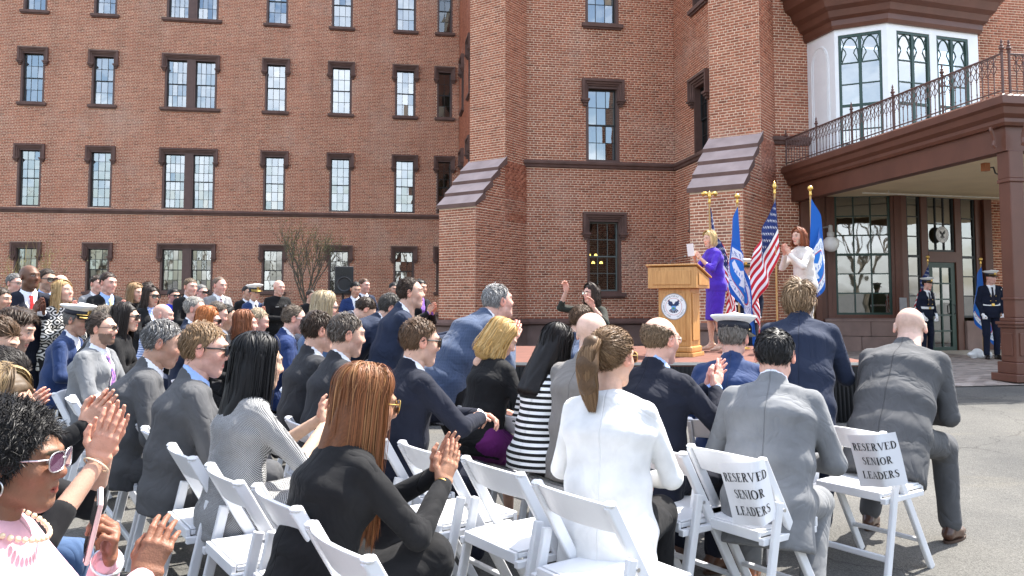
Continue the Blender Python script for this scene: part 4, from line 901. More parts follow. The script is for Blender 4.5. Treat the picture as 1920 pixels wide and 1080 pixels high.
# ---- hair
def in_cran(P, k=1.0):
    return np.sqrt((P[:, 0]/.0755)**2+((P[:, 1]+.014)/.094)**2+((P[:, 2]-.032)/.084)**2)
HLINE = ([-.12, -.06, -.03, -.008, .014, .026, .055, .085, .1], [-.070, -.066, -.030, .012, .010, .044, .064, .073, .076])
def hair_shell(style, h, fem, t=.010):
    g = Grid((-.18, -.22, -.45 if style in ('long', 'pony', 'wavy', 'bob') else -.14), (.18, .15, .2), h)
    t_ = t*.45 if style in ('long', 'wavy', 'bob') else t; g.ell((0, -.014, .034), (.0755+t_, .094+t_, .084+t_*1.1), k=.01)
    hx, hy = HLINE
    if style == 'receding': hy = [-.070, -.066, -.030, .012, .012, .055, .088, .108, .112]
    if style in ('short', 'receding', 'swept', 'shaggy'):
        if style == 'swept': g.ell((0, .045, .085), (.062, .05, .036), k=.04)
        if style == 'shaggy': g.ell((0, -.03, -.02), (.088, .085, .075), k=.03); hy = [q-(.03 if q < 0 else 0) for q in hy]
        g.field(lambda X, Y, Z: (np.interp(Y, hx, hy)+.0*X-Z)*.75)
        g.field(lambda X, Y, Z: .0035*tri_noise(X, Y, Z, 75, 3), 'add')
    elif style == 'fringe':        # horseshoe round a bald crown
        g.field(lambda X, Y, Z: (np.interp(Y, hx, hy)+.0*X-Z)*.75); g.field(lambda X, Y, Z: (Z-np.interp(Y, [-.12, -.08, -.03, .04], [.085, .075, .062, .03])+.0*X)*.8)
    elif style == 'afro':
        g.ell((0, -.052, .036), (.112, .118, .118), k=.03); g.field(lambda X, Y, Z: (np.interp(Y, [-.2, -.06, -.02, .03, .07, .12], [-.12, -.10, -.05, .0, .055, .075])+.0*X-Z)*.7)
        g.field(lambda X, Y, Z: .007*tri_noise(X, Y, Z, 60, 1), 'add')
    elif style in ('pony', 'bun'):
        g.field(lambda X, Y, Z: (np.interp(Y, hx, [-.070, -.066, -.030, .008, .010, .044, .062, .070, .072])+.0*X-Z)*.75)
        if style == 'bun': g.ell((0, -.115, .045), (.045, .042, .042), k=.015)
        else:
            g.cap((0, -.105, .060), (0, -.150, .055), .020, .028, k=.01); g.cap((0, -.150, .055), (0, -.175, -.03), .034, .042, k=.02); g.cap((0, -.175, -.03), (.005, -.165, -.12), .042, .036, k=.02); g.cap((.005, -.165, -.12), (.012, -.15, -.20), .036, .010, k=.02)
    else:                          # bob, wavy, long: a curtain open at the face
        L = {'bob': -.085, 'wavy': -.16, 'long': -.34}[style]; w = {'bob': .092, 'wavy': .105, 'long': .098}[style]
        g.tube((0, -.035, .03), (0, -.05 if style != 'long' else -.105, L), (1, 0, 0), (w, .085), (w*(.95 if style != 'long' else 1.0), .07 if style != 'long' else .05), k=.03)
        g.ell((0, -.01, .036), (.080, .097, .086), k=.02)
        g.put(lambda X, Y, Z: np.maximum(np.maximum(np.abs(X)-.070-.0*Y, .020-Y), Z-np.interp(np.abs(X), [0, .03, .06], [.072, .062, .04])), (-.1, .0, -.5), (.1, .2, .1), k=.012, op='-')
        g.field(lambda X, Y, Z: .006*tri_noise(X*1.6, Y*1.6, Z*.5, 48, 2) + (.006*tri_noise(X, Y, Z, 60, 5) if style == 'wavy' else 0), 'add')
    return g.mesh()
def ribbons(P, w, cols):
    """P (n, m, 3) strand points -> narrow double-tapered strips"""
    n, m, _ = P.shape; T = np.gradient(P, axis=1); T /= np.linalg.norm(T, axis=2, keepdims=True)+1e-9
    O = P-np.array([0, -.03, .0]); O /= np.linalg.norm(O, axis=2, keepdims=True)+1e-9; S = np.cross(T, O + RNG.normal(0, .35, (n, 1, 3))); S /= np.linalg.norm(S, axis=2, keepdims=True)+1e-9
    ww = (w*np.sqrt(np.clip(1-np.linspace(0, 1, m)**2.5, .04, 1)))[None, :, None]*RNG.uniform(.6, 1.3, (n, 1, 1))
    V = np.stack([P-S*ww, P+S*ww], 2).reshape(-1, 3)
    b = (np.arange(n)[:, None]*m+np.arange(m-1)[None]).reshape(-1)*2; F = np.stack([b, b+1, b+3, b+2], 1)
    return V, F, np.repeat(cols, m*2, 0)
def hair_colors(n, c, c2, hi):
    c = np.array(c); t = RNG.random(n)[:, None]; base = c*(1-t)+np.array(c2)*t; base = base*RNG.uniform(.78, 1.18, (n, 1))
    if hi is not None:
        m = RNG.random(n) < hi[1]; base[m] = np.array(hi[0])*RNG.uniform(.8, 1.2, (m.sum(), 1))
    return base
def hair_build(style, col, h, fem, nst, hi=None, part=.02, gl=(0, 0, -1), length=None):
    """returns V, F, colours in head space"""
    c = np.array(col); c2 = c*1.3
    V, F = hair_shell(style, h, fem); Vs, Fs, Cs = [V], [F], [np.tile(c*.7, (len(V), 1))*RNG.uniform(.8, 1.2, (len(V), 1))]
    g = np.array(gl)
    if nst:
        cen = V[F].mean(1); e1 = V[F[:, 1]]-V[F[:, 0]]; e2 = V[F[:, 3]]-V[F[:, 0]]; N = np.cross(e1, e2); N /= np.linalg.norm(N, axis=1, keepdims=True)+1e-9
        ic = in_cran(cen); ok = np.where((ic > 1.04) & ((ic < 1.32) if style in ('pony', 'bun') else True))[0]
        def comb(p, n_):
            x, y, z = p[:, 0], p[:, 1], p[:, 2]; side = np.where(x > part, 1, -1)
            top = np.clip((z-.05)/.05, 0, 1)[:, None]
            if style in ('pony', 'bun'): d = np.array([0, -.12, .07])-p
            elif style == 'receding': d = np.stack([.1*side, -1+0*x, -.5+0*x], 1)
            else: d = top*np.stack([.9*side, .45+0*x, -.1+0*x], 1) + (1-top)*np.stack([.1*x, -.45+0*x, -.9+0*x], 1)
            d = d-n_*np.sum(d*n_, 1, keepdims=True); return d/(np.linalg.norm(d, axis=1, keepdims=True)+1e-9)
        if style in ('short', 'receding', 'swept', 'fringe', 'shaggy', 'afro', 'pony', 'bun'):
            i = RNG.choice(ok, nst); p = cen[i]+RNG.normal(0, .003, (nst, 3)); n_ = N[i]; d = comb(p, n_)+RNG.normal(0, .06 if style in ('pony', 'bun') else (.25 if style == 'shaggy' else .10), (nst, 3))
            L = {'short': .026, 'receding': .022, 'swept': .040, 'fringe': .016, 'shaggy': .050, 'afro': .013, 'pony': .045, 'bun': .045}[style]*RNG.uniform(.6, 1.3, (nst, 1))
            lift = {'afro': .9, 'shaggy': .22, 'pony': .06, 'bun': .06, 'fringe': .06}.get(style, .07)
            if style == 'afro': d = d*.5+RNG.normal(0, .8, (nst, 3))
            pts = np.stack([p-n_*.004, p+L*(d*.5+n_*lift*.5), p+L*(d*.95+n_*lift*.45+g*.12)-n_*L*L*3.5], 1)
            v, f, k = ribbons(pts, (.0010 if style == 'afro' else .0014) if h < .008 else (.0022 if h < .010 else .0034), hair_colors(nst, c, c2, hi)); Fs.append(f+sum(map(len, Vs))); Vs.append(v); Cs.append(k)
        if style in ('long', 'wavy', 'bob', 'pony'):
            n = nst; m = 18; L = length or {'long': .46, 'wavy': .27, 'bob': .21, 'pony': .30}[style]
            if style == 'pony':
                s = np.linspace(0, 1, m)[None, :, None]; a = RNG.uniform(0, 2*math.pi, n); rr = np.sqrt(RNG.random(n))
                ctrl = np.array([(0, -.10, .062), (0, -.14, .068), (0, -.175, .02), (0, -.18, -.05), (.006, -.168, -.13), (.012, -.15, -.21)]); tt = np.linspace(0, 1, 6)
                base = np.stack([np.interp(s.ravel(), tt, ctrl[:, q]) for q in range(3)], 1)[None]
                rad = np.interp(s.ravel(), [0, .15, .5, .85, 1], [.012, .026, .043, .034, .016])[None, :]*rr[:, None]*1.05
                wav = .006*np.sin(s[..., 0]*9+a[:, None]*3)
                P = base+np.stack([np.cos(a)[:, None]*rad+wav, .8*np.sin(a)[:, None]*rad, RNG.normal(0, .004, (n, 1))+0*rad], 2)
            else:
                az = RNG.uniform(-1, 1, n)*R(128); az = np.where(np.abs(az) < R(8), az*2, az)       # 0 = back of head
                x0 = part*RNG.uniform(.3, 1.0, n); y0 = RNG.uniform(-.06, .06, n)
                off = RNG.uniform(.004, .020, n); off = np.where(RNG.random(n) < .03, off+.012, off); D = np.stack([np.sin(az), -np.cos(az)], 1)
                A = .5; s = np.linspace(0, 1, m); P = np.zeros((n, m, 3))
                for j, q in enumerate(s):
                    if q < A:
                        th = q/A*R(92); rx, ry, rz = .0755+off, .094+off, .086+off
                        P[:, j, 0] = x0*math.cos(th)+D[:, 0]*rx*math.sin(th); P[:, j, 1] = (y0*math.cos(th)*.7-.014)+D[:, 1]*ry*math.sin(th); P[:, j, 2] = .032+rz*math.cos(th)
                    else:
                        d = (q-A)/(1-A); st = L-.09; wl_ = {'long': .012, 'wavy': .020, 'bob': .004}[style]; ph = off*400
                        grow = {'long': .10, 'wavy': .18, 'bob': .10}[style]
                        bx = D[:, 0]*(.0755+off)*(1+grow*d)+wl_*d*np.sin(7*d+ph)*.7; by = -.014+D[:, 1]*(.094+off)*(1+grow*.6*d)-(.035*d if style == 'long' else 0)+wl_*d*np.cos(6*d+ph)*.5
                        if style == 'bob': bx = bx*(1-.22*d*d); by = by*(1-.1*d*d)
                        lenf = RNG.uniform(.97, 1.03, n)*(1+.05*np.sin(az*13)+.04*np.sin(az*31+1))
                        P[:, j, 0] = bx+g[0]*st*d*.6; P[:, j, 1] = np.minimum(by, .085)+(g[1]*st*d*.8 if style == 'long' else 0); P[:, j, 2] = .030-st*d*lenf*RNG.uniform(.93, 1.0, n)
                # keep the face clear
                fr = (P[:, :, 1] > .045) & (P[:, :, 2] < .05) & (np.abs(P[:, :, 0]) < .066); P[:, :, 0] = np.where(fr, np.sign(P[:, :, 0]+1e-6)*.070, P[:, :, 0]); P[:, :, 1] = np.where(fr, np.minimum(P[:, :, 1], .055), P[:, :, 1])
            cl = hair_colors(n, c, c2, hi)
            if style in ('long', 'wavy', 'bob'):
                q_ = .5+.5*np.sin(az*11+1.7*np.sin(az*23+1)); cl = c*(.72+.55*q_[:, None])*RNG.uniform(.86, 1.14, (n, 1))
                if hi is not None:
                    w_ = np.clip((np.sin(az*19+2.2*np.sin(az*7))+np.sin(az*41)*.5-1.1+2.2*hi[1])*1.4, 0, 1)*RNG.uniform(.5, 1, n); cl = cl*(1-w_[:, None])+np.array(hi[0])*w_[:, None]*RNG.uniform(.85, 1.15, (n, 1))
            v, f, k = ribbons(P, .0011 if h < .008 else (.0024 if h < .010 else .0042), cl); Fs.append(f+sum(map(len, Vs))); Vs.append(v); Cs.append(k)
    return np.concatenate(Vs), np.concatenate(Fs), np.clip(np.concatenate(Cs), 0, 1)

def glasses(kind, parent, M):
    """two lenses, rims, bridge and temples in head space"""
    rim = MB(); y = .110; big = kind in ('sun', 'brown', 'rose'); w, hh = (.030, .024) if big else (.024, .017)
    rm = {'sun': RIMB, 'brown': GOLD, 'rose': RIMS, 'clear': RIMB, 'wire': RIMS, 'pale': RIMC}[kind]; ln = {'sun': LENSD, 'brown': LENSB, 'rose': plain('rose lens', (.07, .025, .05), .1, var=0, sp=.6, coat=.6)}.get(kind, LENSC)
    def shape(sg, k):
        return [(sg*(.031)+w*k*math.copysign(abs(math.cos(a))**.7, math.cos(a)), y-.25*max(0, abs(sg*.031+w*k*math.cos(a))-.02)*.9, .010+hh*k*math.copysign(abs(math.sin(a))**.7, math.sin(a))-.003) for a in np.linspace(0, 2*math.pi, 16, endpoint=False)]
    for sg in (-1, 1):
        rim.tube(shape(sg, 1), .0034 if kind == 'sun' else .0016, 5, close=True)
        rim.tube([(sg*.056, y-.010, .016), (sg*.0725, y-.03, .016), (sg*.0835, .0, .014), (sg*.085, -.022, .006)], .0040 if kind == 'sun' else .0019, 5)
    rim.tube([(-.007, y, .012), (0, y+.002, .015), (.007, y, .012)], .002, 4)
    o = rim.build('sunglasses' if big else 'glasses', rm, parent); o.matrix_local = M
    for sg in (-1, 1):
        p = shape(sg, .97); l_ = MB(); l_.add(p + [(x, yy-.002, z) for x, yy, z in p], [tuple(range(16)), tuple(range(31, 15, -1))]).build('lens', ln, o)
def officer_cap(parent, M, visor_gold=False):
    c = MB(); n = 28; prof = [(.092, 0), (.098, .004), (.100, .045)]
    b = MB(); b.lathe([(.090, .0), (.0945, .002), (.0960, .044), (.090, .046)], (0, -.010, .055), n, 1.12); o = b.build('cap_band', CAPB, parent, smooth=True); o.matrix_local = M
    V = []; rings = [(.096, .044, 0), (.118, .060, .006), (.138, .078, .010), (.142, .086, .010), (.134, .091, .010), (.09, .094, .012), (.03, .096, .012), (.001, .096, .012)]
    for r_, z, f in rings:
        for k in range(n):
            a = k*2*math.pi/n; V.append((r_*math.cos(a), -.010+r_*1.1*math.sin(a), .055+z+f*1.6*math.sin(a)))
    F = [(i*n+k, i*n+(k+1) % n, (i+1)*n+(k+1) % n, (i+1)*n+k) for i in range(len(rings)-1) for k in range(n)]
    o = mesh_obj('cap_crown', V, F, CAPW, parent, True); o.matrix_local = M
    V = []
    for i in range(13):
        a = R(28)+R(124)*i/12
        for r_, z in ((.094, .0), (.118, -.010), (.142, -.024)): V.append((r_*math.cos(a), -.010+r_*1.12*math.sin(a)*(1.0 if r_ < .1 else 1.05), .056+z))
    F = [(i*3+j, (i+1)*3+j, (i+1)*3+j+1, i*3+j+1) for i in range(12) for j in range(2)]; V2 = [(x, y_, z-.003) for x, y_, z in V]; m_ = len(V)
    F2 = [tuple(q+m_ for q in f[::-1]) for f in F]
    o = mesh_obj('cap_visor', V+V2, F+F2, VISOR, parent, True); o.matrix_local = M
    g = MB(); g.tube([(.1*math.cos(R(a)), -.010+.115*math.sin(R(a)), .066) for a in range(25, 156, 13)], .005, 5); g.ell = None
    g.box((-.02, .096, .075), (.02, .108, .115)); o = g.build('cap_badge', GOLD, parent); o.matrix_local = M
    if visor_gold:
        g = MB(); g.tube([(.128*math.cos(R(a)), -.010+.150*math.sin(R(a)), .045) for a in range(35, 146, 11)], .007, 5); o = g.build('visor_braid', GOLD, parent); o.matrix_local = M

_shoe = {}
def shoe(mt, parent, ankle, fwd, heel=False):
    """laced shoe: ankle at origin, toe along +Y"""
    k = heel
    if k not in _shoe:
        g = Grid((-.06, -.10, -.09), (.06, .21, .06), .006)
        if heel:
            g.cap((0, -.04, -.02), (0, .06, -.055), .032, .034, k=.02); g.cap((0, .06, -.055), (0, .16, -.07), .034, .014, k=.02); g.cap((0, -.055, -.02), (0, -.06, -.08), .012, .006, k=.01); g.ell((0, 0, .02), (.03, .035, .05), k=.02)
        else:
            g.cap((0, -.045, -.04), (0, .08, -.045), .036, .038, k=.03); g.cap((0, .08, -.045), (0, .165, -.055), .040, .026, k=.03); g.cap((0, -.01, .0), (0, .03, -.02), .040, .034, k=.03)
        g.cut((0, 0, -.082), (0, 0, -1)); V, F = g.mesh()
        me = bpy.data.meshes.new('shoe'); me.from_pydata([tuple(v) for v in V], [], [tuple(map(int, f)) for f in F]); me.polygons.foreach_set('use_smooth', np.ones(len(F), bool)); me.update(); _shoe[k] = me
    key = (k, mt.name)
    if key not in _shoe: me = _shoe[k].copy(); me.materials.append(mt); _shoe[key] = me
    f = norm(fwd); M = Matrix.Translation(tuple(ankle)) @ Matrix(((f[1], f[0], 0, 0), (-f[0], f[1], 0, 0), (0, 0, 1, 0), (0, 0, 0, 1)))
    o = inst('shoe', _shoe[key], parent, M)
    if not heel:
        s = MB(); pts = []
        for t in np.linspace(0, 2*math.pi, 20, endpoint=False): pts.append((.044*math.cos(t)*(1.0 if math.sin(t) > -.3 else .9), .052+.142*math.sin(t)))
        s.V = [(x, y, -.088) for x, y in pts]+[(x, y, -.074) for x, y in pts]; s.F = [(k_, (k_+1) % 20, 20+(k_+1) % 20, 20+k_) for k_ in range(20)]+[tuple(range(19, -1, -1)), tuple(range(20, 40))]
        s.build('sole', plain('sole', (.05, .025, .015), .6), o)
    return o

def xf(V, M3, t): return V @ np.asarray(M3).T + np.asarray(t)
PEOPLE = []
def person(label, u, v, Y, face, pose='sit', H=None, fem=False, lean=6, bend=4, side=0, hy=0, hp=4, roll=0, skin=(.55, .34, .25), hair=('short', (.06, .035, .02)),
           top='navy', under='shirt', tie=None, bottom=None, arms='lap', hp_r=None, glass=None, cap=None, beard=None, base=None, feet=None, shoes=None, open_=True, hem=None, sleeve=1.0,
           z_pel=None, group='people in the audience', skirt=None, fat=1.0, ay=0, socks=None, hair_kw={}, neck_open=0, headscale=1.0, kneew=.11, gold=False, extra_top=None, hgt=None):
    if pose == 'stand' and H is None:
        W = at(u, v, Y); H = (W.z-(ground_z(W.y, W.x) if base is None else base))/(1.752+(.023 if cap else 0)+(.012*abs(lean) > .12)*.03)*1.75
        if not (1.55 < H < 1.95): print('HEIGHT?', label[:40], round(H, 2))
    s = (H or (1.64 if fem else 1.77))/1.75; lod = 0 if Y < 3.6 else (1 if Y < 7.5 else 2); hc = min(.020, max(.0095, Y*.0036))
    def dr(a, sd=side): a = R(a); return norm((math.sin(R(sd)), math.sin(a)*math.cos(R(sd)), math.cos(a)*math.cos(R(sd))))
    d1, d2, d3, dn = dr(lean*.85), dr(lean), dr(lean+bend), dr((lean+bend)*.75+6)
    toff = {'afro': .165}.get(hair[0], .132 if hair[0] not in ('bald',) else .118)
    if cap: toff = .155
    Rh = rotm('Z', -R(hy)) @ rotm('X', -R(hp)) @ rotm('Y', R(roll)); hs = s*headscale*.965
    rel = d1*.17*s + d2*.20*s + d3*.15*s + dn*.150*s; topl = rel + Rh @ vec(0, 0, toff*hs)
    W = at(u, v, Y); g0 = ground_z(W.y, W.x) if base is None else base
    zp = W.z - g0 - topl[2]
    if z_pel is not None: zp = z_pel
    Rz = rotm('Z', -R(face)); off = Rz @ vec(topl[0], topl[1], 0); loc = vec(W.x, W.y, g0) - off
    if pose == 'stand' and not (.80 < zp/s < 1.08) or pose == 'sit' and not (.46 < zp < .68): print('POSE?', label[:40], 'pelvis', round(zp, 2), 's', round(s, 2))
    root = empty('person', tuple(loc), -R(face), label, 'person', group)
    P0 = vec(0, 0, zp); P1 = P0+d1*.17*s; P2 = P1+d2*.20*s; P3 = P2+d3*.15*s; H0 = P3+dn*.150*s; X = vec(1, 0, 0); X = norm(X-d2*(X@d2))
    fwd2 = np.cross(d2, X)*-1; fwd2 = np.cross(X, d2)*-1 if fwd2[1] < 0 else fwd2
    sw = (.136 if fem else .162)*s*(1+(fat-1)*.5); SC = P2+d3*.080*s; sh = {1: SC+X*sw, -1: SC-X*sw}
    # arms
    l1, l2 = .285*s, .255*s; ya = rotm('Z', -R(ay)); A = {}
    preset = arms if isinstance(arms, str) else arms.get('base', 'lap')
    for sg in (1, -1):
        n = vec(-sg, 0, 0)
        if preset == 'clap': fd = norm(ya @ vec(-sg*.12, .62, .78)); C = P2+ya @ vec(sg*.030, .33*s, .02); w = C-fd*.10; hp_, pole = 'flat', (sg*.55, -.25, -.8); n = ya @ vec(-sg, .05, .15)
        elif preset == 'claplow': fd = norm(ya @ vec(-sg*.15, .8, .6)); C = P1+ya @ vec(sg*.032, .36*s, .06); w = C-fd*.10; hp_, pole = 'flat', (sg*.55, -.25, -.8); n = ya @ vec(-sg, .05, .15)
        elif preset == 'claphigh': fd = norm(ya @ vec(-sg*.08, .45, .9)); C = P3+ya @ vec(sg*.032, .30*s, -.02); w = C-fd*.10; hp_, pole = 'flat', (sg*.6, -.15, -.8); n = ya @ vec(-sg, .05, .15)
        elif preset == 'clasp': fd = norm(vec(-sg*.75, .55, -.05)); w = P1+vec(sg*.075, .23*s, .02); hp_, pole = 'relax', (sg*.8, -.4, -.5); n = vec(0, -.55, -.8)
        elif preset == 'down': fd = norm(vec(0, .10, -1)); w = sh[sg]+vec(sg*.05, .04, -.515*s); hp_, pole = 'relax', (sg*.3, -1, 0); n = vec(-sg, 0, 0)
        elif preset == 'guard': fd = norm(vec(-sg*.15, .2, -1)); w = sh[sg]+vec(sg*.03, .10, -.50*s); hp_, pole = 'fist', (sg*.6, -1, 0); n = vec(-sg, 0, 0)
        else: fd = norm(vec(-sg*.35, .9, -.25)); w = P0+vec(sg*.10, .34*s, .13); hp_, pole = 'relax', (sg*.7, -.5, -.5); n = vec(-sg*.2, 0, -1)
        if isinstance(arms, dict):
            key = 'R' if sg == 1 else 'L'
            if key in arms: w = P2+vec(*arms[key]); pole = arms.get(key+'p', pole)
            if key+'f' in arms: fd = norm(vec(*arms[key+'f']))
            if key+'n' in arms: n = vec(*arms[key+'n'])
            hp_ = arms.get(key+'h', hp_)
        e, w = ik(sh[sg], w, l1, l2, vec(*pole)); A[sg] = (e, w, fd, n, hp_)
    # legs
    hip = {q: P0+vec(q*.088*s, 0, -.02) for q in (1, -1)}; lt, ls = .425*s, .415*s; LG = {}
    for q in (1, -1):
        if feet: f = feet[0 if q == 1 else 1]; ank = vec(f[0], f[1], f[2] if len(f) > 2 else .09); pole = vec(q*.12, 1, .3)
        elif pose == 'sit': ank = vec(q*kneew*1.1, .40*s, .09); pole = vec(q*.1, 1, 1.2)
        else: ank = vec(q*(.065 if skirt else .11), (.02 if pose == 'stand' else .05)+.03*q, .09); pole = vec(q*.1, 1, 0)
        k, ank = ik(hip[q], ank, lt, ls, pole); LG[q] = (k, ank)
    # ---- skin: one body mesh (torso, limbs, head, hands)
    pts = np.array([P0, P1, P2, P3, *[a for q in A.values() for a in q[:2]], *[a for q in LG.values() for a in q]])
    g = Grid(pts.min(0)-.16, pts.max(0)+.12, .028 if lod else .02)
    g.tube(P0, P1, X, (.13*s, .09*s), (.115*s, .08*s)); g.tube(P1, P2, X, (.115*s, .08*s), (.125*s, .085*s)); g.cap(P2+d3*.08*s, P3, .07*s, .05*s)
    bare = sleeve < .9; sk = dict()
    V0, F0 = g.mesh(); Vs, Fs = [V0], [F0]
    fine = Grid(np.minimum.reduce([sh[1], sh[-1], A[1][0], A[-1][0], A[1][1], A[-1][1]])-.09, np.maximum.reduce([sh[1], sh[-1], A[1][0], A[-1][0], A[1][1], A[-1][1], H0])+.09, hc*1.1)
    for sg in (1, -1):
        e, w, *_ = A[sg]; fine.cap(SC, sh[sg], .05*s, .045*s, k=.03); fine.cap(sh[sg], e, .043*s, .035*s, k=.02); fine.cap(e, w, .036*s, .025*s, k=.02)
    nr = (.045 if fem else .056)*hs; fine.cap(P3-d3*.05*s, H0-dn*.05, nr*1.1, nr, k=.03)
    if neck_open: fine.tube(P2+d3*.03*s, P3-d3*.02, X, (.13*s, .085*s), (.09*s, .06*s), k=.03)
    v_, f_ = fine.mesh(); Fs.append(f_+sum(map(len, Vs))); Vs.append(v_)
    if skirt or bottom is None or socks is None:
        if skirt:
            gl = Grid(np.minimum.reduce([LG[1][0], LG[-1][0], LG[1][1], LG[-1][1]])-.1, np.maximum.reduce([LG[1][0], LG[-1][0], LG[1][1], LG[-1][1]])+.1, hc*1.2)
            for q in (1, -1): gl.cap(hip[q], LG[q][0], .075*s, .052*s); gl.cap(LG[q][0], LG[q][0]*.6+LG[q][1]*.4-vec(0, .015, 0), .05*s, .048*s, k=.03); gl.cap(LG[q][0]*.6+LG[q][1]*.4-vec(0, .015, 0), LG[q][1], .048*s, .030*s, k=.03); gl.cap(LG[q][1], LG[q][1]+vec(0, .1, -.06), .03, .025, k=.02)
            v_, f_ = gl.mesh(); Fs.append(f_+sum(map(len, Vs))); Vs.append(v_)
    base_c = np.array(skin)
    Cs = [np.tile(base_c, (sum(map(len, Vs)), 1))]
    hv, hf = head_mesh(fem, lod); mk = region_masks(hv); hcl = np.tile(base_c, (len(hv), 1))
    jit = np.random.default_rng(abs(hash(label)) % 2**31 if False else sum(map(ord, label)))
    hcl = hcl*(1+.10*mk['cheek'][:, None]*np.array([1.2, -.9, -.8])); hcl = hcl*(1+.12*mk['nose'][:, None]*np.array([1, -.8, -.7])); hcl[mk['ear']] *= np.array([1.10, .84, .80])
    dark = np.mean(base_c) < .2
    hcl[mk['lips']] = base_c*np.array([.92, .62, .66] if not fem else [.95, .45, .50]); hcl[mk['eye']] = (.42, .39, .37); hcl[mk['iris']] = (.03, .022, .018)
    hcol = np.array(hair[1]); bc = np.minimum(base_c*.45, hcol*1.2+.03) if hair[0] not in ('bald',) else base_c*.5
    hcl[mk['brow'] & ~mk['eye']] = bc*.8+base_c*.1
    if beard is not None: hcl[mk['stub'] & ~mk['lips']] = base_c*(1-beard[1])+np.array(beard[0])*beard[1]
    elif not fem and not dark: hcl[mk['stub']] *= np.array([.90, .89, .91])
    if hair[0] == 'bald' and len(hair) > 2:
        st = (hv[:, 2] > np.interp(hv[:, 1], *HLINE)) ; hcl[st] = base_c*(1-hair[2])+hcol*hair[2]
    sc = np.array([jit.uniform(.96, 1.04), jit.uniform(.97, 1.03), jit.uniform(.98, 1.03)])*hs
    Vs.append(xf(hv*sc, Rh, H0)); Fs.append(hf+sum(map(len, Vs[:-1]))); Cs.append(np.clip(hcl, 0, 1))
    for sg in (1, -1):
        e, w, fd, n, hp_ = A[sg]; m_, f_, ti_ = hand_mesh(hp_, lod)
        M3 = frame(fd, -n); m2 = m_*(s*(.87 if fem else .95))
        if sg == -1: m2 = m2*np.array([-1, 1, 1]); f_ = f_[:, ::-1]
        Vs.append(xf(m2, M3, w)); Fs.append(f_+sum(map(len, Vs[:-1]))); Cs.append(np.clip(base_c*np.array([1.05, .95, .93])*ti_, 0, 1))
    mesh_obj('body', np.concatenate(Vs), np.concatenate(Fs), SKIN, root, True, np.concatenate(Cs))
    # ---- clothes
    a = .012
    def torso(gr, ad, hm, flare=1.0):
        f_ = fat
        if fem:
            rp, rw, rc = (.158*f_+ad, .118*f_+ad), (.130*f_+ad, .098*f_+ad), (.150*f_+ad, .105*f_+ad)
        else: rp, rw, rc = (.162*f_+ad, .120*f_+ad), (.153*f_+ad, .116*f_+ad), (.166*f_+ad, .118*f_+ad)
        sc_ = lambda t: (t[0]*s, t[1]*s)
        if hm > 0:
            gr.tube(P0-d1*(hm+.05)*s, P0, X, sc_((rp[0]*flare, rp[1]*flare)), sc_(rp), k=.03)
        gr.tube(P0, P1, X, sc_(rp), sc_(rw), k=.04); gr.tube(P1, P2, X, sc_(rw), sc_(rc), k=.05); gr.tube(P2, P2+d3*.11*s, X, sc_(rc), ((sw+ad)*.86, .075*s+ad), k=.04)
        if fem:
            for q in (1, -1): gr.ell(P2-d2*.02*s+fwd2*.070*s+X*q*.068*s, (.062*s+ad*.5, .055*s+ad*.5, .062*s+ad*.5), k=.04)
        for q in (1, -1): gr.cap(P3-d3*.035*s, sh[q]-d3*.008-X*q*.02, .036*s+ad, (.030 if fem else .036)*s+ad, k=.045)
    def bounds(extra=()):
        L = [P0-d1*.35, P0, P1, P2, P3, sh[1], sh[-1], *extra]; return np.minimum.reduce(L)-.24, np.maximum.reduce(L)+.24
    jit2 = float(jit.uniform(0, 10))
    if under:
        gr = Grid(*bounds([A[1][1], A[-1][1]]), hc); torso(gr, .004, 0); gr.cut(P0+d1*.0, -d1); nk = nr+.010
        gr.cap(P3-d3*.04*s, H0-dn*.055*s, nk*1.12, nk, k=.02); gr.cut(P3+dn*.040*s, norm(dn+.55*vec(0, 1, 0)))
        for sg in (1, -1): e, w, *_ = A[sg]; gr.cap(e*.3+w*.7, w+(w-e)*.02, .030*s+.006, k=.005)
        v_, f_ = gr.mesh(); mesh_obj('shirt', v_, f_, FB[under], root, True)
    if top:
        ex = [A[1][0], A[-1][0], A[1][1], A[-1][1]]; gr = Grid(*bounds(ex), hc)
        hm = hem if hem is not None else (.17 if pose != 'sit' else .10)
        torso(gr, a+.006, hm, 1.06)
        if open_ or under: gr.cap(P3-d3*.05*s, P3+dn*.012*s-fwd2*.012, (.076 if not fem else .062)*s, (.070 if not fem else .056)*s, k=.010); gr.cut(P3+dn*.034*s, norm(dn+.5*vec(0, 1, 0)))
        gr.cut(P0-d1*hm*s, -d1)
        if open_:
            Vb = P1+d1*.02; 
            def coords(Xg, Yg, Zg):
                x, y, z = Xg-Vb[0], Yg-Vb[1], Zg-Vb[2]; return x*X[0]+y*X[1]+z*X[2], x*d2[0]+y*d2[1]+z*d2[2], x*fwd2[0]+y*fwd2[1]+z*fwd2[2]
            def lap(Xg, Yg, Zg):
                sx, t, f_ = coords(Xg, Yg, Zg); w_ = np.clip(t/.34, 0, 1.2)*.070*s; b = np.abs(sx)-w_; return -.006*((b > 0) & (b < .055*np.clip(t/.2, 0, 1)) & (f_ > .02) & (t > 0) & (t < .33))
            gr.field(lap, 'add')
            def wedge(Xg, Yg, Zg):
                sx, t, f_ = coords(Xg, Yg, Zg); return np.maximum(np.maximum(np.abs(sx)-np.clip(t/.34, 0, 1.15)*.070*s, -f_+.0), -t+0*f_)
            lo, hi = np.minimum(Vb, P3)-.2, np.maximum(Vb, P3)+.2; gr.put(wedge, lo, hi, k=.004, op='-')
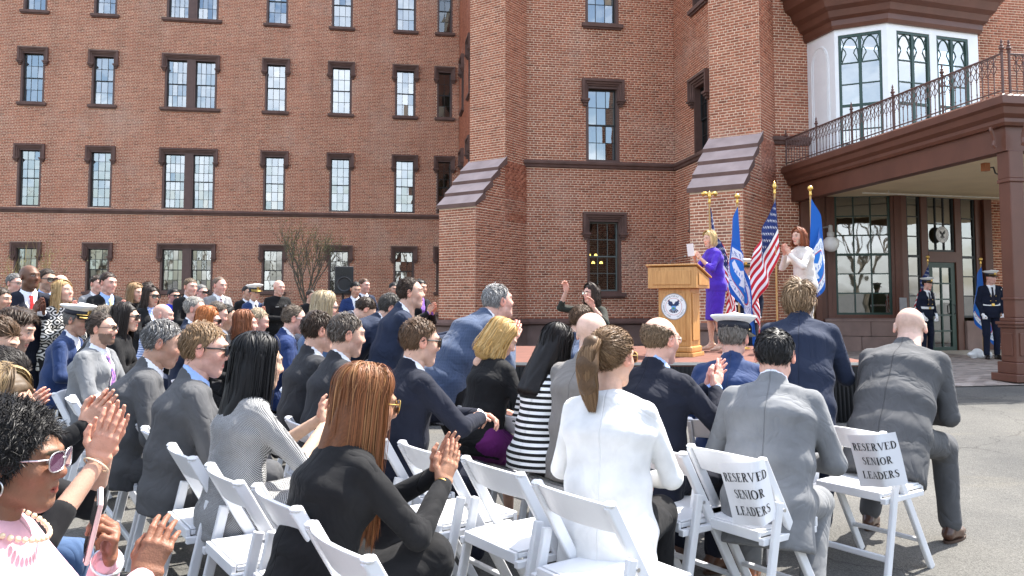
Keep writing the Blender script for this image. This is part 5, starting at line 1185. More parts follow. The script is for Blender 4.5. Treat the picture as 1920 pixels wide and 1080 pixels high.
        for sg in (1, -1):
            e, w, *_ = A[sg]; gr.cap(sh[sg], e, (.054 if fem else .063)*s, (.044 if fem else .050)*s, k=.008)
            if sleeve >= .9: gr.cap(e, w-(w-e)*.04, (.045 if fem else .051)*s, (.034 if fem else .039)*s, k=.014)
            elif sleeve >= .45: gr.cap(e, e+(w-e)*.35, (.042 if fem else .048)*s, (.038 if fem else .044)*s, k=.014)
            elif sleeve < .3: pass
        gr.field(lambda Xg, Yg, Zg: .0026*tri_noise(Xg, Yg*1.3, Zg, 19, jit2)+.0016*tri_noise(Xg, Yg, Zg*1.4, 41, jit2+2), 'add')
        v_, f_ = gr.mesh(); o = mesh_obj('jacket' if open_ else 'top', v_, f_, FB[top], root, True)
    if tie:
        m = MB(); n = 9; L = .36*s; rows_ = []
        for i in range(n):
            t = i/(n-1); base_p = P3-d3*.030*s+(P1-P3)*t*.98
            dep = np.interp(t, [0, .15, .5, 1], [.082, .112, .140, .134])*s*(fat if t > .3 else 1); wv = np.interp(t, [0, .08, .09, .8, 1], [.020, .016, .014, .034, .036]); c = base_p+fwd2*dep
            rows_.append([tuple(c-X*wv), tuple(c+fwd2*.008), tuple(c+X*wv)])
        Vt = [p for r_ in rows_ for p in r_]; Ft = [(i*3+j, i*3+j+1, (i+1)*3+j+1, (i+1)*3+j) for i in range(n-1) for j in range(2)]
        mesh_obj('tie', Vt, Ft, FB[tie], root, True)
    if bottom and not skirt:
        L = [P1, hip[1], hip[-1], *LG[1], *LG[-1]]; gr = Grid(np.minimum.reduce(L)-.19, np.maximum.reduce(L)+.14, hc*1.05)
        gr.tube(P0-d1*.02, P0+d1*.10*s, X, (.170*s*fat, .122*s*fat), (.155*s*fat, .113*s*fat), k=.03)
        for q in (1, -1):
            k_, an = LG[q]; gr.cap(hip[q], k_, .094*s, .070*s, k=.035); e_ = an+(k_-an)*.06; gr.cap(k_, e_, .066*s, .056*s, k=.03)
        gr.field(lambda Xg, Yg, Zg: .004*tri_noise(Xg, Yg, Zg, 20, jit2+4), 'add')
        for q in (1, -1):
            k_, an = LG[q]
        v_, f_ = gr.mesh(); mesh_obj('trousers', v_, f_, FB[bottom], root, True)
    if skirt:
        L = [P1, hip[1], hip[-1], LG[1][0], LG[-1][0]]; gr = Grid(np.minimum.reduce(L)-.26, np.maximum.reduce(L)+.2, hc*1.05); km = (LG[1][0]+LG[-1][0])/2
        gr.tube(P0-d1*.02, P0+d1*.12*s, X, (.165*s, .122*s), (.135*s, .10*s), k=.03)
        if pose == 'sit':
            for q in (1, -1): gr.cap(hip[q], LG[q][0], .105*s, .085*s, k=.08)
            gr.tube(P0+vec(0, .1, -.02), km+vec(0, .02, -.03), X, (.18*s, .085*s), (.16*s, .07*s), k=.04); gr.tube(km+vec(0, .03, -.02), km+vec(0, .03, -.22), X, (.16*s, .06*s), (.17*s, .05*s), k=.05); gr.cut(km+vec(0, 0, -.2), (0, 0, -1))
        else: gr.tube(P0-vec(0, 0, .02), km+vec(0, -.005, -.06), X, (.175*s, .125*s), (.148*s, .108*s), k=.03); gr.cut(km+vec(0, 0, -.07), (0, 0, -1))
        gr.field(lambda Xg, Yg, Zg: .004*tri_noise(Xg, Yg, Zg, 20, jit2+4), 'add')
        v_, f_ = gr.mesh(); mesh_obj('skirt', v_, f_, FB[skirt], root, True)
    if shoes:
        for q in (1, -1):
            k_, an = LG[q]; fd = vec(q*.12, 1, 0); sm = shoe(shoes, root, an, fd, heel=fem)
            if socks:
                gr = Grid(an-.09, an+.2, .008); gr.cap(an-vec(0, 0, .02), an+(k_-an)*.28, .041, .045); v_, f_ = gr.mesh(); mesh_obj('sock', v_, f_, FB[socks], root, True)
    # ---- hair, glasses, cap
    M4 = Matrix(np.vstack([np.hstack([Rh*hs, H0[:, None]]), [0, 0, 0, 1]]).tolist())
    if hair[0] != 'bald':
        nst = (9500, 3200, 600)[lod]; hh = (.0065, .009, .012)[lod]
        if Y > 12: nst = 220
        if hair[0] in ('long', 'wavy', 'afro', 'bob', 'pony'): nst = int(nst*1.4)
        gl = (Rz @ Rh).T @ vec(0, 0, -1) if False else Rh.T @ vec(0, 0, -1); kw = dict(hair_kw)
        kw.setdefault('hi', hair[2] if len(hair) > 2 else None)
        v_, f_, c_ = hair_build(hair[0], hair[1], hh, fem, nst, gl=gl, **kw)
        o = mesh_obj('hair', v_*sc/hs*1.0, f_, HAIRM, root, False, c_); o.matrix_local = M4
    if glass: glasses(glass, root, M4)
    if cap: officer_cap(root, M4, gold)
    rec = dict(pose=pose, label=label, root=root, loc=loc, face=face, P0=P0, P1=P1, P2=P2, P3=P3, H0=H0, Rh=Rh, Rz=Rz, A=A, LG=LG, s=s, M4=M4, X=X, fwd=fwd2, d2=d2, hs=hs); PEOPLE.append(rec); return rec

# ------------------------------------------------------------------ lettering with serifs, drawn as strokes
def glyph(ch):
    """list of polygons in a box one unit high; returns polys, advance"""
    P = []; th, tn = .085, .035
    def q(x0, z0, x1, z1): P.append([(x0, z0), (x1, z0), (x1, z1), (x0, z1)])
    def stem(x, t=th, top=True, bot=True):
        q(x-t, 0, x+t, 1)
        if bot: q(x-t-.08, 0, x+t+.08, .045)
        if top: q(x-t-.08, .955, x+t+.08, 1)
    def strip(pts, ws):
        L, Rr = [], []
        for i, (x, z) in enumerate(pts):
            a = pts[max(0, i-1)]; b = pts[min(len(pts)-1, i+1)]; d = math.hypot(b[0]-a[0], b[1]-a[1]) or 1; nx_, nz_ = -(b[1]-a[1])/d, (b[0]-a[0])/d; w = ws[i]; L.append((x+nx_*w, z+nz_*w)); Rr.append((x-nx_*w, z-nz_*w))
        for i in range(len(pts)-1): P.append([L[i], L[i+1], Rr[i+1], Rr[i]])
    def bowl(cx, cz, rx, rz, a0, a1, n=12): strip([(cx+rx*math.cos(R(a0+(a1-a0)*i/n)), cz+rz*math.sin(R(a0+(a1-a0)*i/n))) for i in range(n+1)], [tn+(th-tn)*abs(math.cos(R(a0+(a1-a0)*i/n)))**1.3 for i in range(n+1)])
    if ch == 'I': stem(.2); return P, .40
    if ch in 'EL':
        stem(.19, top=ch == 'E'); q(.19, 0, .62, .05); P.append([(.55, 0), (.66, 0), (.66, .24), (.62, .24)])
        if ch == 'E': q(.19, .95, .60, 1); P.append([(.60, .78), (.63, .78), (.63, 1), (.54, 1)]); q(.19, .49, .48, .535); q(.45, .38, .48, .64)
        else: q(.02, .955, .36, 1)
        return P, .72
    if ch == 'R': stem(.19); bowl(.30, .735, .24, .24, -90, 90); q(.19, .965, .32, 1); q(.19, .475, .34, .51); P.append([(.30, .49), (.46, .49), (.74, 0), (.56, 0)]); q(.56, 0, .80, .045); return P, .80
    if ch == 'D': stem(.19); bowl(.28, .5, .42, .475, -90, 90, 16); q(.19, 0, .30, .045); q(.19, .955, .30, 1); return P, .80
    if ch == 'O': bowl(.40, .5, .31, .475, 0, 360, 24); return P, .82
    if ch == 'S':
        pts = [(.54, .78), (.48, .93), (.32, .97), (.17, .90), (.14, .76), (.22, .63), (.36, .53), (.49, .41), (.52, .24), (.44, .08), (.28, .03), (.14, .10), (.08, .27)]; strip(pts, [.02, .03, .035, .055, .07, .08, .085, .08, .07, .055, .035, .03, .02]); return P, .66
    if ch == 'V': P += [[(.02, 1), (.20, 1), (.46, 0), (.38, 0)], [(.38, 0), (.44, 0), (.72, 1), (.65, 1)]]; q(-.04, .955, .27, 1); q(.56, .955, .80, 1); return P, .78
    if ch == 'A': P += [[(.04, 0), (.11, 0), (.40, 1), (.36, 1)], [(.34, 1), (.42, 1), (.76, 0), (.58, 0)]]; q(.19, .30, .60, .345); q(-.03, 0, .21, .045); q(.50, 0, .84, .045); return P, .82
    if ch == 'N': q(.12, 0, .18, 1); q(.66, 0, .72, 1); P.append([(.10, 1), (.28, 1), (.72, 0), (.62, 0)]); q(.02, 0, .28, .045); q(.0, .955, .2, 1); q(.56, .955, .82, 1); return P, .84
    if ch == 'M': q(.12, 0, .17, 1); q(.78, 0, .94, 1); P += [[(.10, 1), (.28, 1), (.54, 0), (.46, 0)], [(.46, 0), (.52, 0), (.88, 1), (.80, 1)]]; q(.02, 0, .27, .045); q(.70, 0, 1.0, .045); return P, 1.0
    if ch == 'P': stem(.19); bowl(.30, .715, .25, .26, -90, 90); q(.19, .965, .32, 1); q(.19, .44, .34, .475); return P, .70
    if ch == 'T': stem(.36, top=False); q(.02, .95, .70, 1); P.append([(.02, .76), (.05, .76), (.1, 1), (.02, 1)]); P.append([(.67, .76), (.70, .76), (.70, 1), (.62, 1)]); return P, .74
    if ch == 'F': stem(.19); q(.19, .95, .60, 1); q(.58, .78, .61, 1); q(.19, .49, .48, .535); return P, .64
    if ch == 'U': q(.10, .3, .26, 1); q(.62, .3, .68, 1); bowl(.40, .32, .24, .30, 180, 360); q(0, .955, .36, 1); q(.52, .955, .78, 1); return P, .80
    if ch == 'H': stem(.19); stem(.66); q(.19, .48, .66, .53); return P, .86
    if ch == 'C': bowl(.42, .5, .32, .475, 40, 320, 20); return P, .76
    if ch == 'Y': stem(.38, top=False); q(.30, 0, .46, .5); P[:] = []; q(.31, 0, .47, .46); P.extend([[(.02, 1), (.2, 1), (.46, .42), (.32, .42)], [(.40, .42), (.46, .46), (.74, 1), (.68, 1)]]); q(.22, 0, .56, .045); return P, .76
    if ch == '.': q(.08, 0, .22, .14); return P, .30
    return [], .38
def text_polys(s, h, track=.04):
    out = []; x = 0
    for ch in s:
        p, adv = glyph(ch); out += [[(x+a*h, b*h) for a, b in q] for q in p]; x += (adv+track)*h
    return out, x-track*h

# ------------------------------------------------------------------ white folding chairs
CHAIRM = plain('white resin', (.64, .65, .67), .38, var=.04, scale=5, bump=.05, bscale=30, sp=.45)
_chair = []
def chair_parts():
    """local frame: seat centre at x=y=0, +Y forward"""
    L = []
    def rail(z): return .25-.45*z/.78            # y of the long rail at height z
    for sg in (-1, 1):
        m = MB(); m.beam((sg*.205, rail(0), 0), (sg*.205, rail(.765), .765), .026, .046, (0, 1, 0)); m.lathe([(.013, -.012), (.024, 0), (.013, .012)], (sg*.205, rail(.765), .765), 10); L.append(('side_rail', m, .004))
        m = MB(); m.beam((sg*.234, -.245, 0), (sg*.234, rail(.56)-.045, .58), .026, .042, (0, 1, 0)); L.append(('rear_leg', m, .004)); m = MB(); m.tube([(sg*.246, rail(.54)-.040, .545), (sg*.251, rail(.54)-.040, .545)], .008, 8); L.append(('bolt', m, 0))
    m = MB(); n = 12; V = []
    for i in range(n+1):
        x = -.192+.384*i/n; c = 1-(x/.192)**2
        for z0, z1 in ((.655+.004*c, .765+.012*c),):
            y0, y1 = rail(z0)-.035*c, rail(z1)-.035*c; V += [(x, y0-.010, z0), (x, y0+.010, z0), (x, y1+.010, z1), (x, y1-.010, z1)]
    F = [(i*4+k, i*4+4+k, i*4+4+(k+1) % 4, i*4+(k+1) % 4) for i in range(n) for k in range(4)] + [(0, 1, 2, 3), (n*4+3, n*4+2, n*4+1, n*4)]; m.add(V, F); L.append(('back_slat', m, .006))
    m = MB(); m.box((-.19, -.185, .432), (.19, .20, .452)); m.box((-.19, -.205, .412), (.19, -.187, .458)); m.box((-.19, .202, .412), (.19, .222, .458)); m.box((-.185, -.185, .453), (.185, .195, .462)); L.append(('seat', m, .006))
    for sg in (-1, 1): m = MB(); m.box((sg*.206-.014, -.21, .402), (sg*.206+.014, .17, .430)); L.append(('seat_bearer', m, .003))
    m = MB(); m.beam((-.192, rail(.16), .16), (.192, rail(.16), .16), .03, .022); L.append(('front_stretcher', m, .003))
    m = MB(); y = -.245+(.245+rail(.56)-.045)*.13/.58; m.beam((-.221, y, .13), (.221, y, .13), .022, .032); L.append(('rear_stretcher', m, .003))
    return L
CHAIRS = {}
def chair(label, x, y, face, key=None):
    root = empty('folding_chair', (x, y, ground_z(y, x)), -R(face), label, 'chair', 'white folding chairs in rows')
    if not _chair:
        for nm, m, bv in chair_parts(): _chair.append((nm, m.build(nm, RIMS if nm == 'bolt' else CHAIRM, root, bevel=bv), bv))
    else:
        for nm, o, bv in _chair:
            c = o.copy(); COL.objects.link(c); c.parent = root; c.matrix_local = o.matrix_local
    if key: CHAIRS[key] = (root, face)
    return root
PAPER = plain('paper', (.68, .69, .72), .7, var=.02); INK = plain('ink', (.015, .015, .018), .7)
def reserved_sign(label, rootchair, x0, z0, w, h, fold, rot, text, bendang=95, y=-.245):
    """paper sheet taped over the back of a chair, folded round the post"""
    face = -rootchair.rotation_euler.z; o = empty('reserved_sign', tuple(rootchair.location), rootchair.rotation_euler.z, label, 'sign', 'reserved seat signs')
    cr, sr = math.cos(R(rot)), math.sin(R(rot)); r = .02
    def bend(px, pz, out=0.0):
        X_, Z_ = x0+px*cr-pz*sr, z0+px*sr+pz*cr
        yb = y+(Z_-.5)*-.20-out + .010*math.sin(px*22+pz*9)
        if X_ > fold:
            a = min((X_-fold)/r, R(bendang)); s_ = X_-fold; xx = fold+r*math.sin(a)+max(0, s_-r*R(bendang))*math.cos(R(bendang)); dy = r*(1-math.cos(a))+max(0, s_-r*R(bendang))*math.sin(R(bendang)); return (xx+out*math.sin(a), yb+dy+out*(1-math.cos(a)), Z_)
        return (X_, yb, Z_)
    n = 24; V = [bend(w*i/n, h*j/n) for j in range(n+1) for i in range(n+1)]; F = [(j*(n+1)+i, j*(n+1)+i+1, (j+1)*(n+1)+i+1, (j+1)*(n+1)+i) for j in range(n) for i in range(n)]
    mesh_obj('sheet', V, F, PAPER, o, True)
    lh = h*.142
    for k, line in enumerate(text):
        polys, tw = text_polys(line, lh); m = MB()
        for p in polys:
            m.add([bend((w-tw)/2+a, h*(.70-.27*k)+b, .0025) for a, b in p], [tuple(range(len(p)))])
        m.build('text_line', INK, o)
    return o

# ------------------------------------------------------------------ stage, lectern
SZ = .76
stage = empty('stage', (0, 0, 0), 0, 'low stage platform with reddish deck and black pleated skirt carrying the lectern', 'stage')
SX0, SX1, SY0, SY1 = -1.05, 4.15, 9.25, 12.6
DECK = plain('deck carpet', (.13, .05, .034), .9, var=.15, scale=4)
MB().box((SX0, SY0, SZ-.10), (SX1, SY1, SZ)).build('deck', DECK, stage, bevel=.008)
MB().box((SX0-.004, SY0-.012, SZ-.035), (SX1+.012, SY0, SZ-.004)).box((SX1, SY0, SZ-.035), (SX1+.012, SY1, SZ-.004)).build('deck_trim', plain('alloy trim', (.5, .5, .48), .4, .8), stage)
SKIRT = plain('black skirt', (.010, .010, .011), .75, var=.1)
m = MB(); pts = []
def edge(p, q, n): return [(p[0]+(q[0]-p[0])*i/n, p[1]+(q[1]-p[1])*i/n) for i in range(n)]
ln = edge((SX0, SY1), (SX0, SY0), 120)+edge((SX0, SY0), (SX1, SY0), 220)+edge((SX1, SY0), (SX1, SY1), 150)+[(SX1, SY1)]
V = []
for i, (x, y) in enumerate(ln):
    o_ = .028*(i % 2); ox = (-1 if x < SX0+.01 else (1 if x > SX1-.01 else 0)); oy = -1 if y < SY0+.01 else 0
    V += [(x+ox*(.012+o_*.5), y+oy*(.012+o_*.5), SZ-.05), (x+ox*(.02+o_*1.9), y+oy*(.02+o_*1.9), ground_z(y, x)+.01)]
mesh_obj('skirt', V, [(2*i, 2*i+2, 2*i+3, 2*i+1) for i in range(len(ln)-1)], SKIRT, stage)

def wood_mat():
    m, n, l, b = nodemat('oak'); b.inputs['Roughness'].default_value = .38; spec(b, .45)
    t = n.new('ShaderNodeTexCoord'); mp_ = n.new('ShaderNodeMapping'); mp_.inputs['Scale'].default_value = (9, 9, .7)
    x = n.new('ShaderNodeTexNoise'); x.inputs['Scale'].default_value = 5; x.inputs['Detail'].default_value = 9; x.inputs['Distortion'].default_value = .8
    r = n.new('ShaderNodeValToRGB'); e = r.color_ramp.elements; e[0].position = .3; e[0].color = (.42, .19, .055, 1); e[1].position = .7; e[1].color = (.62, .33, .115, 1)
    l.new(t.outputs['Object'], mp_.inputs[0]); l.new(mp_.outputs[0], x.inputs['Vector']); l.new(x.outputs[0], r.inputs[0]); l.new(r.outputs[0], b.inputs['Base Color']); return m
OAK = wood_mat()
lp = at(1266, 668, 10.25); LA = 31
lect = empty('lectern', (lp.x+.08, lp.y+.1, SZ), -R(LA), 'light oak lectern with panelled sides and a round seal on its front', 'lectern')
# local: front faces -Y, speaker stands at +Y
def lbox(nm, lo, hi, bv=.006, p=lect): return MB().box(lo, hi).build(nm, OAK, p, bevel=bv)
lbox('base', (-.25, -.23, 0), (.25, .23, .05)); lbox('base_moulding', (-.232, -.212, .052), (.232, .212, .13), .02)
col_ = lbox('column', (-.21, -.19, .132), (.21, .19, .86))
for (lo, hi) in (((-.15, -.205, .20), (.15, -.192, .80)), ((.212, -.13, .20), (.225, .13, .80))):
    lbox('raised_panel', lo, hi, .01, col_)
topb = MB(); pr = [(-.27, .862), (-.27, 1.13), (.27, .99), (.27, .862)]
topb.add([(-.32, y, z) for y, z in pr]+[(.32, y, z) for y, z in pr], [(3, 2, 1, 0), (4, 5, 6, 7), (0, 1, 5, 4), (1, 2, 6, 5), (2, 3, 7, 6), (3, 0, 4, 7)]); topo = topb.build('top_cabinet', OAK, lect, bevel=.005)
lbox('top_panel', (-.25, -.283, .905), (.25, -.272, 1.085), .01, topo)
sp_ = MB(); pr = [(-.20, .90), (-.20, 1.06), (.20, .955), (.20, .90)]; sp_.add([(.322, y, z) for y, z in pr]+[(.332, y, z) for y, z in pr], [(3, 2, 1, 0), (4, 5, 6, 7), (0, 1, 5, 4), (1, 2, 6, 5), (2, 3, 7, 6), (3, 0, 4, 7)]); sp_.build('top_panel', OAK, topo, bevel=.006)
rd = MB(); M_ = Matrix.Translation((0, 0, 1.075)) @ Matrix.Rotation(-math.atan2(.14, .54), 4, 'X'); rd.box((-.345, -.30, 0), (.345, .305, .02), M_); rd.build('reading_top', OAK, lect, bevel=.006)
mic = MB(); mic.tube([(-.10, -.1, 1.10), (-.10, -.02, 1.22), (-.02, .10, 1.27), (.02, .16, 1.28)], .004, 5); mic.tube([(.02, .16, 1.28), (.035, .18, 1.285)], .011, 8); mic.build('microphone', BLACKM, lect)

SEALC = colattr('seal paint', .4, .4)
def seal_shapes():
    """flat pieces of a round eagle seal in a unit disc: (colour, layer, polygon)"""
    S = []
    def disc(r, c, k, n=48): S.append((c, k, [(r*math.cos(2*math.pi*i/n), r*math.sin(2*math.pi*i/n)) for i in range(n)]))
    navy, white, red, lb = (.012, .03, .10), (.80, .80, .80), (.45, .03, .04), (.10, .30, .62)
    disc(1, (.36, .37, .37), 0); disc(.955, white, 1); disc(.66, red, 2); disc(.635, white, 3)
    def mir(p): return [(-x, y) for x, y in p][::-1]
    wing_ = [(.07, .22), (.13, .42), (.30, .46), (.36, .60), (.46, .48), (.42, .34), (.50, .30), (.40, .20), (.42, .10), (.30, .08), (.20, .0), (.10, .04)]
    S += [(navy, 4, [(x*.98, y*.9) for x, y in wing_]), (navy, 4, mir([(x*.98, y*.9) for x, y in wing_]))]
    S.append((navy, 4, [(-.13, .30), (.13, .30), (.16, -.05), (-.16, -.05)])); S.append((white, 5, [(-.07, .30), (-.05, .40), (.03, .42), (.09, .35), (.13, .31), (.05, .27), (.06, .20), (-.07, .20)])); 
    S.append((lb, 6, [(-.17, .10), (.17, .10), (.18, -.12), (.10, -.24), (0, -.30), (-.10, -.24), (-.18, -.12)])); S.append(((.10, .28, .10), 7, [(-.12, -.12), (0, -.02), (.12, -.12), (.07, -.2), (-.07, -.2)])); S.append((navy, 7, [(-.17, .10), (.17, .10), (.17, .06), (-.17, .06)]))
    for sg in (1, -1):
        for k in range(5):
            a = R(-40-18*k); b = a-R(12); q = [(.20*math.cos(a), .20*math.sin(a)), (.50*math.cos(a), .50*math.sin(a)), (.50*math.cos(b), .50*math.sin(b)), (.20*math.cos(b), .20*math.sin(b))]
            S.append((navy, 4, q if sg == 1 else mir(q)))
    return S
def seal_text(r, h, items):
    out = []
    for txt, mid, flip in items:
        polys, tw = text_polys(txt, h, .10)
        for p in polys:
            q = []
            for x, z in p:
                if not flip: a = R(mid)-(x-tw/2)/r; rr = r+z
                else: a = R(mid)+(x-tw/2)/r; rr = r+h-z
                q.append((rr*math.cos(a), rr*math.sin(a)))
            out.append(q)
    return out
SEAL_TXT = [('U.S.', 165, False), ('DEPARTMENT', 105, False), ('OF', 38, False), ('HOMELAND', 215, True), ('SECURITY', 318, True)]
def seal(parent, radius, M, name='seal', mono=False):
    V, F, C = [], [], []
    def addp(p, y, c):
        n = len(V); V.extend([(x*radius, -y, z*radius) for x, z in p]); C.extend([c]*len(p)); F.append(tuple(range(n, n+len(p))))
    for c, k, p in seal_shapes():
        if mono: c = (.012, .012, .015) if sum(c) < 1.2 else (.75, .75, .74)
        addp(p, .012+.0006*k, c)
    for p in seal_text(.74, .13, SEAL_TXT): addp(p, .0132, (.02, .03, .06))
    n = 40; r0 = len(V)
    for y, r in ((0, 1.0), (-.0115, 1.02), (-.016, .97)):
        V.extend([(r*radius*math.cos(2*math.pi*i/n), y, r*radius*math.sin(2*math.pi*i/n)) for i in range(n)]); C.extend([(.33, .34, .34)]*n)
    for k in (0, 1): F.extend([(r0+k*n+i, r0+k*n+(i+1) % n, r0+(k+1)*n+(i+1) % n, r0+(k+1)*n+i) for i in range(n)])
    o = mesh_obj(name, V, F, SEALC, parent, False, C); o.matrix_local = M; return o
seal(lect, .165, Matrix.Translation((0, -.195, .63)))
seal(ent, .20, Matrix.Translation(WR.T((1.22, .03, 3.10))) @ Matrix.Rotation(math.atan2(WR.t.y, WR.t.x), 4, 'Z'), mono=True)

# ------------------------------------------------------------------ flags
def star_mask(U, Vv, cx, cy, r):
    x, y = U-cx, Vv-cy; a = np.arctan2(x, y) % (2*math.pi/5); a = np.minimum(a, 2*math.pi/5-a); rr = np.hypot(x, y); k = math.cos(R(72))/math.cos(R(36))
    return rr*np.cos(a-0) * 1 + rr*np.sin(a)*((1-k*math.cos(R(36)))/(k*math.sin(R(36)))) < r
def us_colors(S, T):
    """S fly 0..1.5, T hoist 0..0.9 from the top"""
    C = np.empty(S.shape+(3,)); st = (T/.9*13).astype(int); C[...] = np.where((st % 2 == 0)[..., None], (.50, .012, .025), (.80, .80, .80))
    can = (S < .60) & (T < .9*7/13); C[can] = (.010, .025, .12); ch = .9*7/13
    for r_ in range(9):
        for c in range(11):
            if (r_+c) % 2 == 0: C[can & star_mask(S, T, .60*(c+1)/12, ch*(r_+1)/10, .019)] = (.82, .82, .82)
    return C
def inpoly(X, Z, p):
    ins = np.zeros(X.shape, bool); n = len(p)
    for i in range(n):
        (x0, z0), (x1, z1) = p[i], p[i-1]; c = (z0 > Z) != (z1 > Z); ins ^= c & (X < (x1-x0)*(Z-z0)/((z1-z0) or 1e-9)+x0)
    return ins
def dhs_colors(S, T, R0=.40):
    C = np.empty(S.shape+(3,)); C[...] = (.010, .105, .42); X, Z = (S-.75)/R0, (.45-T)/R0; rr = np.hypot(X, Z)
    C[rr < 1] = (.72, .76, .80); C[(rr < .68)] = (.42, .03, .05); C[rr < .64] = (.02, .17, .55)
    wing_ = [(-.5, .25), (-.38, .48), (-.2, .2), (-.05, .34), (.1, .34), (.12, .2), (.3, .46), (.5, .3), (.42, .1), (.5, .0), (.3, -.08), (.15, -.02), (.2, -.3), (.05, -.45), (-.1, -.35), (-.3, -.42), (-.2, -.15), (-.42, .02)]
    C[inpoly(X, Z, wing_)] = (.72, .76, .80)
    for sg in (-1, 1):
        for k in range(4): C[inpoly(X, Z, [(sg*(.12+.09*k), .12), (sg*(.15+.09*k), .12), (sg*(.17+.09*k), -.02), (sg*(.15+.09*k), -.02)])] = (.02, .17, .55)
    for p in seal_text(.73, .17, SEAL_TXT): C[inpoly(X, Z, p)] = (.03, .08, .30)
    return C
FLAGM = colattr('flag cloth', .7, .2, sheen=.3)
def flag(label, u, vtop, Y, kind, base, out=.5, spread=1, finial='ball', vis_s=.75, yaw=0, scale=1.0, amp=1.0, seed=0):
    p = at(u, vtop, Y); g = ground_z(Y, p.x) if base is None else base; Hh = p.z-g; root = empty('flag_on_pole', (p.x, p.y, g), R(yaw), label, 'flag', 'flags on staffs')
    m = MB(); m.tube([(0, 0, .06), (0, 0, Hh-.12)], .014, 8); m.build('staff', plain('oak staff', (.45, .28, .10), .35), root)
    m = MB(); m.lathe([(.15, 0), (.15, .02), (.05, .05), (.03, .14), (.02, .15)], (0, 0, 0), 18); m.build('stand', GOLD, root, True)
    m = MB(); m.lathe([(.016, -.16), (.022, -.14), (.016, -.11), (.02, -.09)], (0, 0, Hh), 10)
    if finial == 'ball': m.lathe([(max(.001, .042*math.sin(k*math.pi/8)), -.048-.042*math.cos(k*math.pi/8)) for k in range(9)], (0, 0, Hh), 12)
    elif finial == 'spear': m.lathe([(.012, -.09), (.030, -.05), (.028, -.02), (.004, .03)], (0, 0, Hh), 10, .5)
    else:                      # eagle: body and two raised wings
        m.lathe([(.004, -.10), (.024, -.07), (.028, -.03), (.014, .0), (.016, .015), (.003, .03)], (0, 0, Hh), 10)
        for sg in (-1, 1): m.poly([(sg*.01, Hh-.05), (sg*.06, Hh-.03), (sg*.10, Hh-.06), (sg*.125, Hh+.0), (sg*.09, Hh+.025), (sg*.04, Hh+.015), (sg*.01, Hh-.01)][::sg], -.008, .008)
    m.build('finial', GOLD, root, True)
    NS, NT = 230, 150; S = np.linspace(0, 1.5, NS)[:, None]+np.zeros((1, NT)); T = np.linspace(0, .9, NT)[None]+np.zeros((NS, 1))
    z0 = Hh-.20
    # cloth falls down and outward; folds gather along the fly
    sv = np.minimum(S, vis_s); back = np.maximum(0, S-vis_s); fold = np.sin(S*9.5+T*2.6+seed)*.045+np.sin(S*19+T*4+seed*2)*.014
    xx = -out*(sv-.55*back)*np.clip(.55+T*.9+S*.3, 0, 1)*spread + fold*.35*np.clip(S*3, 0, 1) + .10*T*spread*.6
    yy = -.02-fold*amp*np.clip(S*2.5+.1, 0, 1) + .10*np.clip(back*2.2, 0, 1) + .03*np.sin(T*11+S*3+seed)*np.clip(S*2, 0, 1)
    zz = z0-T*.97-S*math.sqrt(max(.1, 1-out*out*spread*spread*.8))*.93+.012*np.sin(S*8+T*3)
    if kind == 'dhs':
        W_ = out; xx = np.where(S < .72, -W_*np.sin(np.pi*np.clip(S/.72, 0, 1)), W_*.72*np.sin(np.pi*(S-.72)/1.56))*np.clip(.45+T*.7+S*.35, 0, 1) + W_*.25*T + .018*np.sin(S*15+T*3+seed)*np.clip(S*2, 0, 1)
        yy = -.03-.16*S/1.5-.035*np.cos(S*13+T*3+seed)*np.clip(S*2, 0, 1)*amp; zz = z0-T*.97-S*.90+.01*np.sin(S*9)
    zz = np.maximum(zz, .03)
    V = np.stack([xx, yy, zz], 2).reshape(-1, 3)*np.array([scale, scale, 1]); i = (np.arange(NS-1)[:, None]*NT+np.arange(NT-1)[None]).reshape(-1); F = np.stack([i, i+1, i+NT+1, i+NT], 1)
    C = (us_colors if kind == 'us' else dhs_colors)(S, T)
    mesh_obj('cloth', V, F, FLAGM, root, True, C.reshape(-1, 3)); return root
flag('national flag with eagle finial, half hidden behind the woman in purple', 1330, 362, 12.0, 'us', SZ, out=-.34, finial='eagle', seed=1.0, vis_s=1.0)
flag('blue department flag hanging between lectern and national flag', 1382, 362, 11.8, 'dhs', SZ, out=.19, finial='ball', seed=2.2, vis_s=1.2, amp=.7)
flag('national flag spread wide beside the clapping woman in cream tweed', 1452, 344, 11.6, 'us', SZ, out=.44, finial='spear', seed=.4, vis_s=.9)
flag('blue department flag with gold ball finial behind the clapping redhead', 1519, 347, 11.7, 'dhs', SZ, out=-.21, finial='ball', seed=3.4, vis_s=1.3, amp=.6)
flag('small national flag beside the green porch door', 1739, 478, 18.2, 'us', None, out=.45, finial='ball', seed=.9, vis_s=.8)
flag('blue department flag beside the tall guard, nearest the porch post', 1838, 482, 17.6, 'dhs', None, out=.26, finial='ball', seed=2.0, vis_s=1.0)

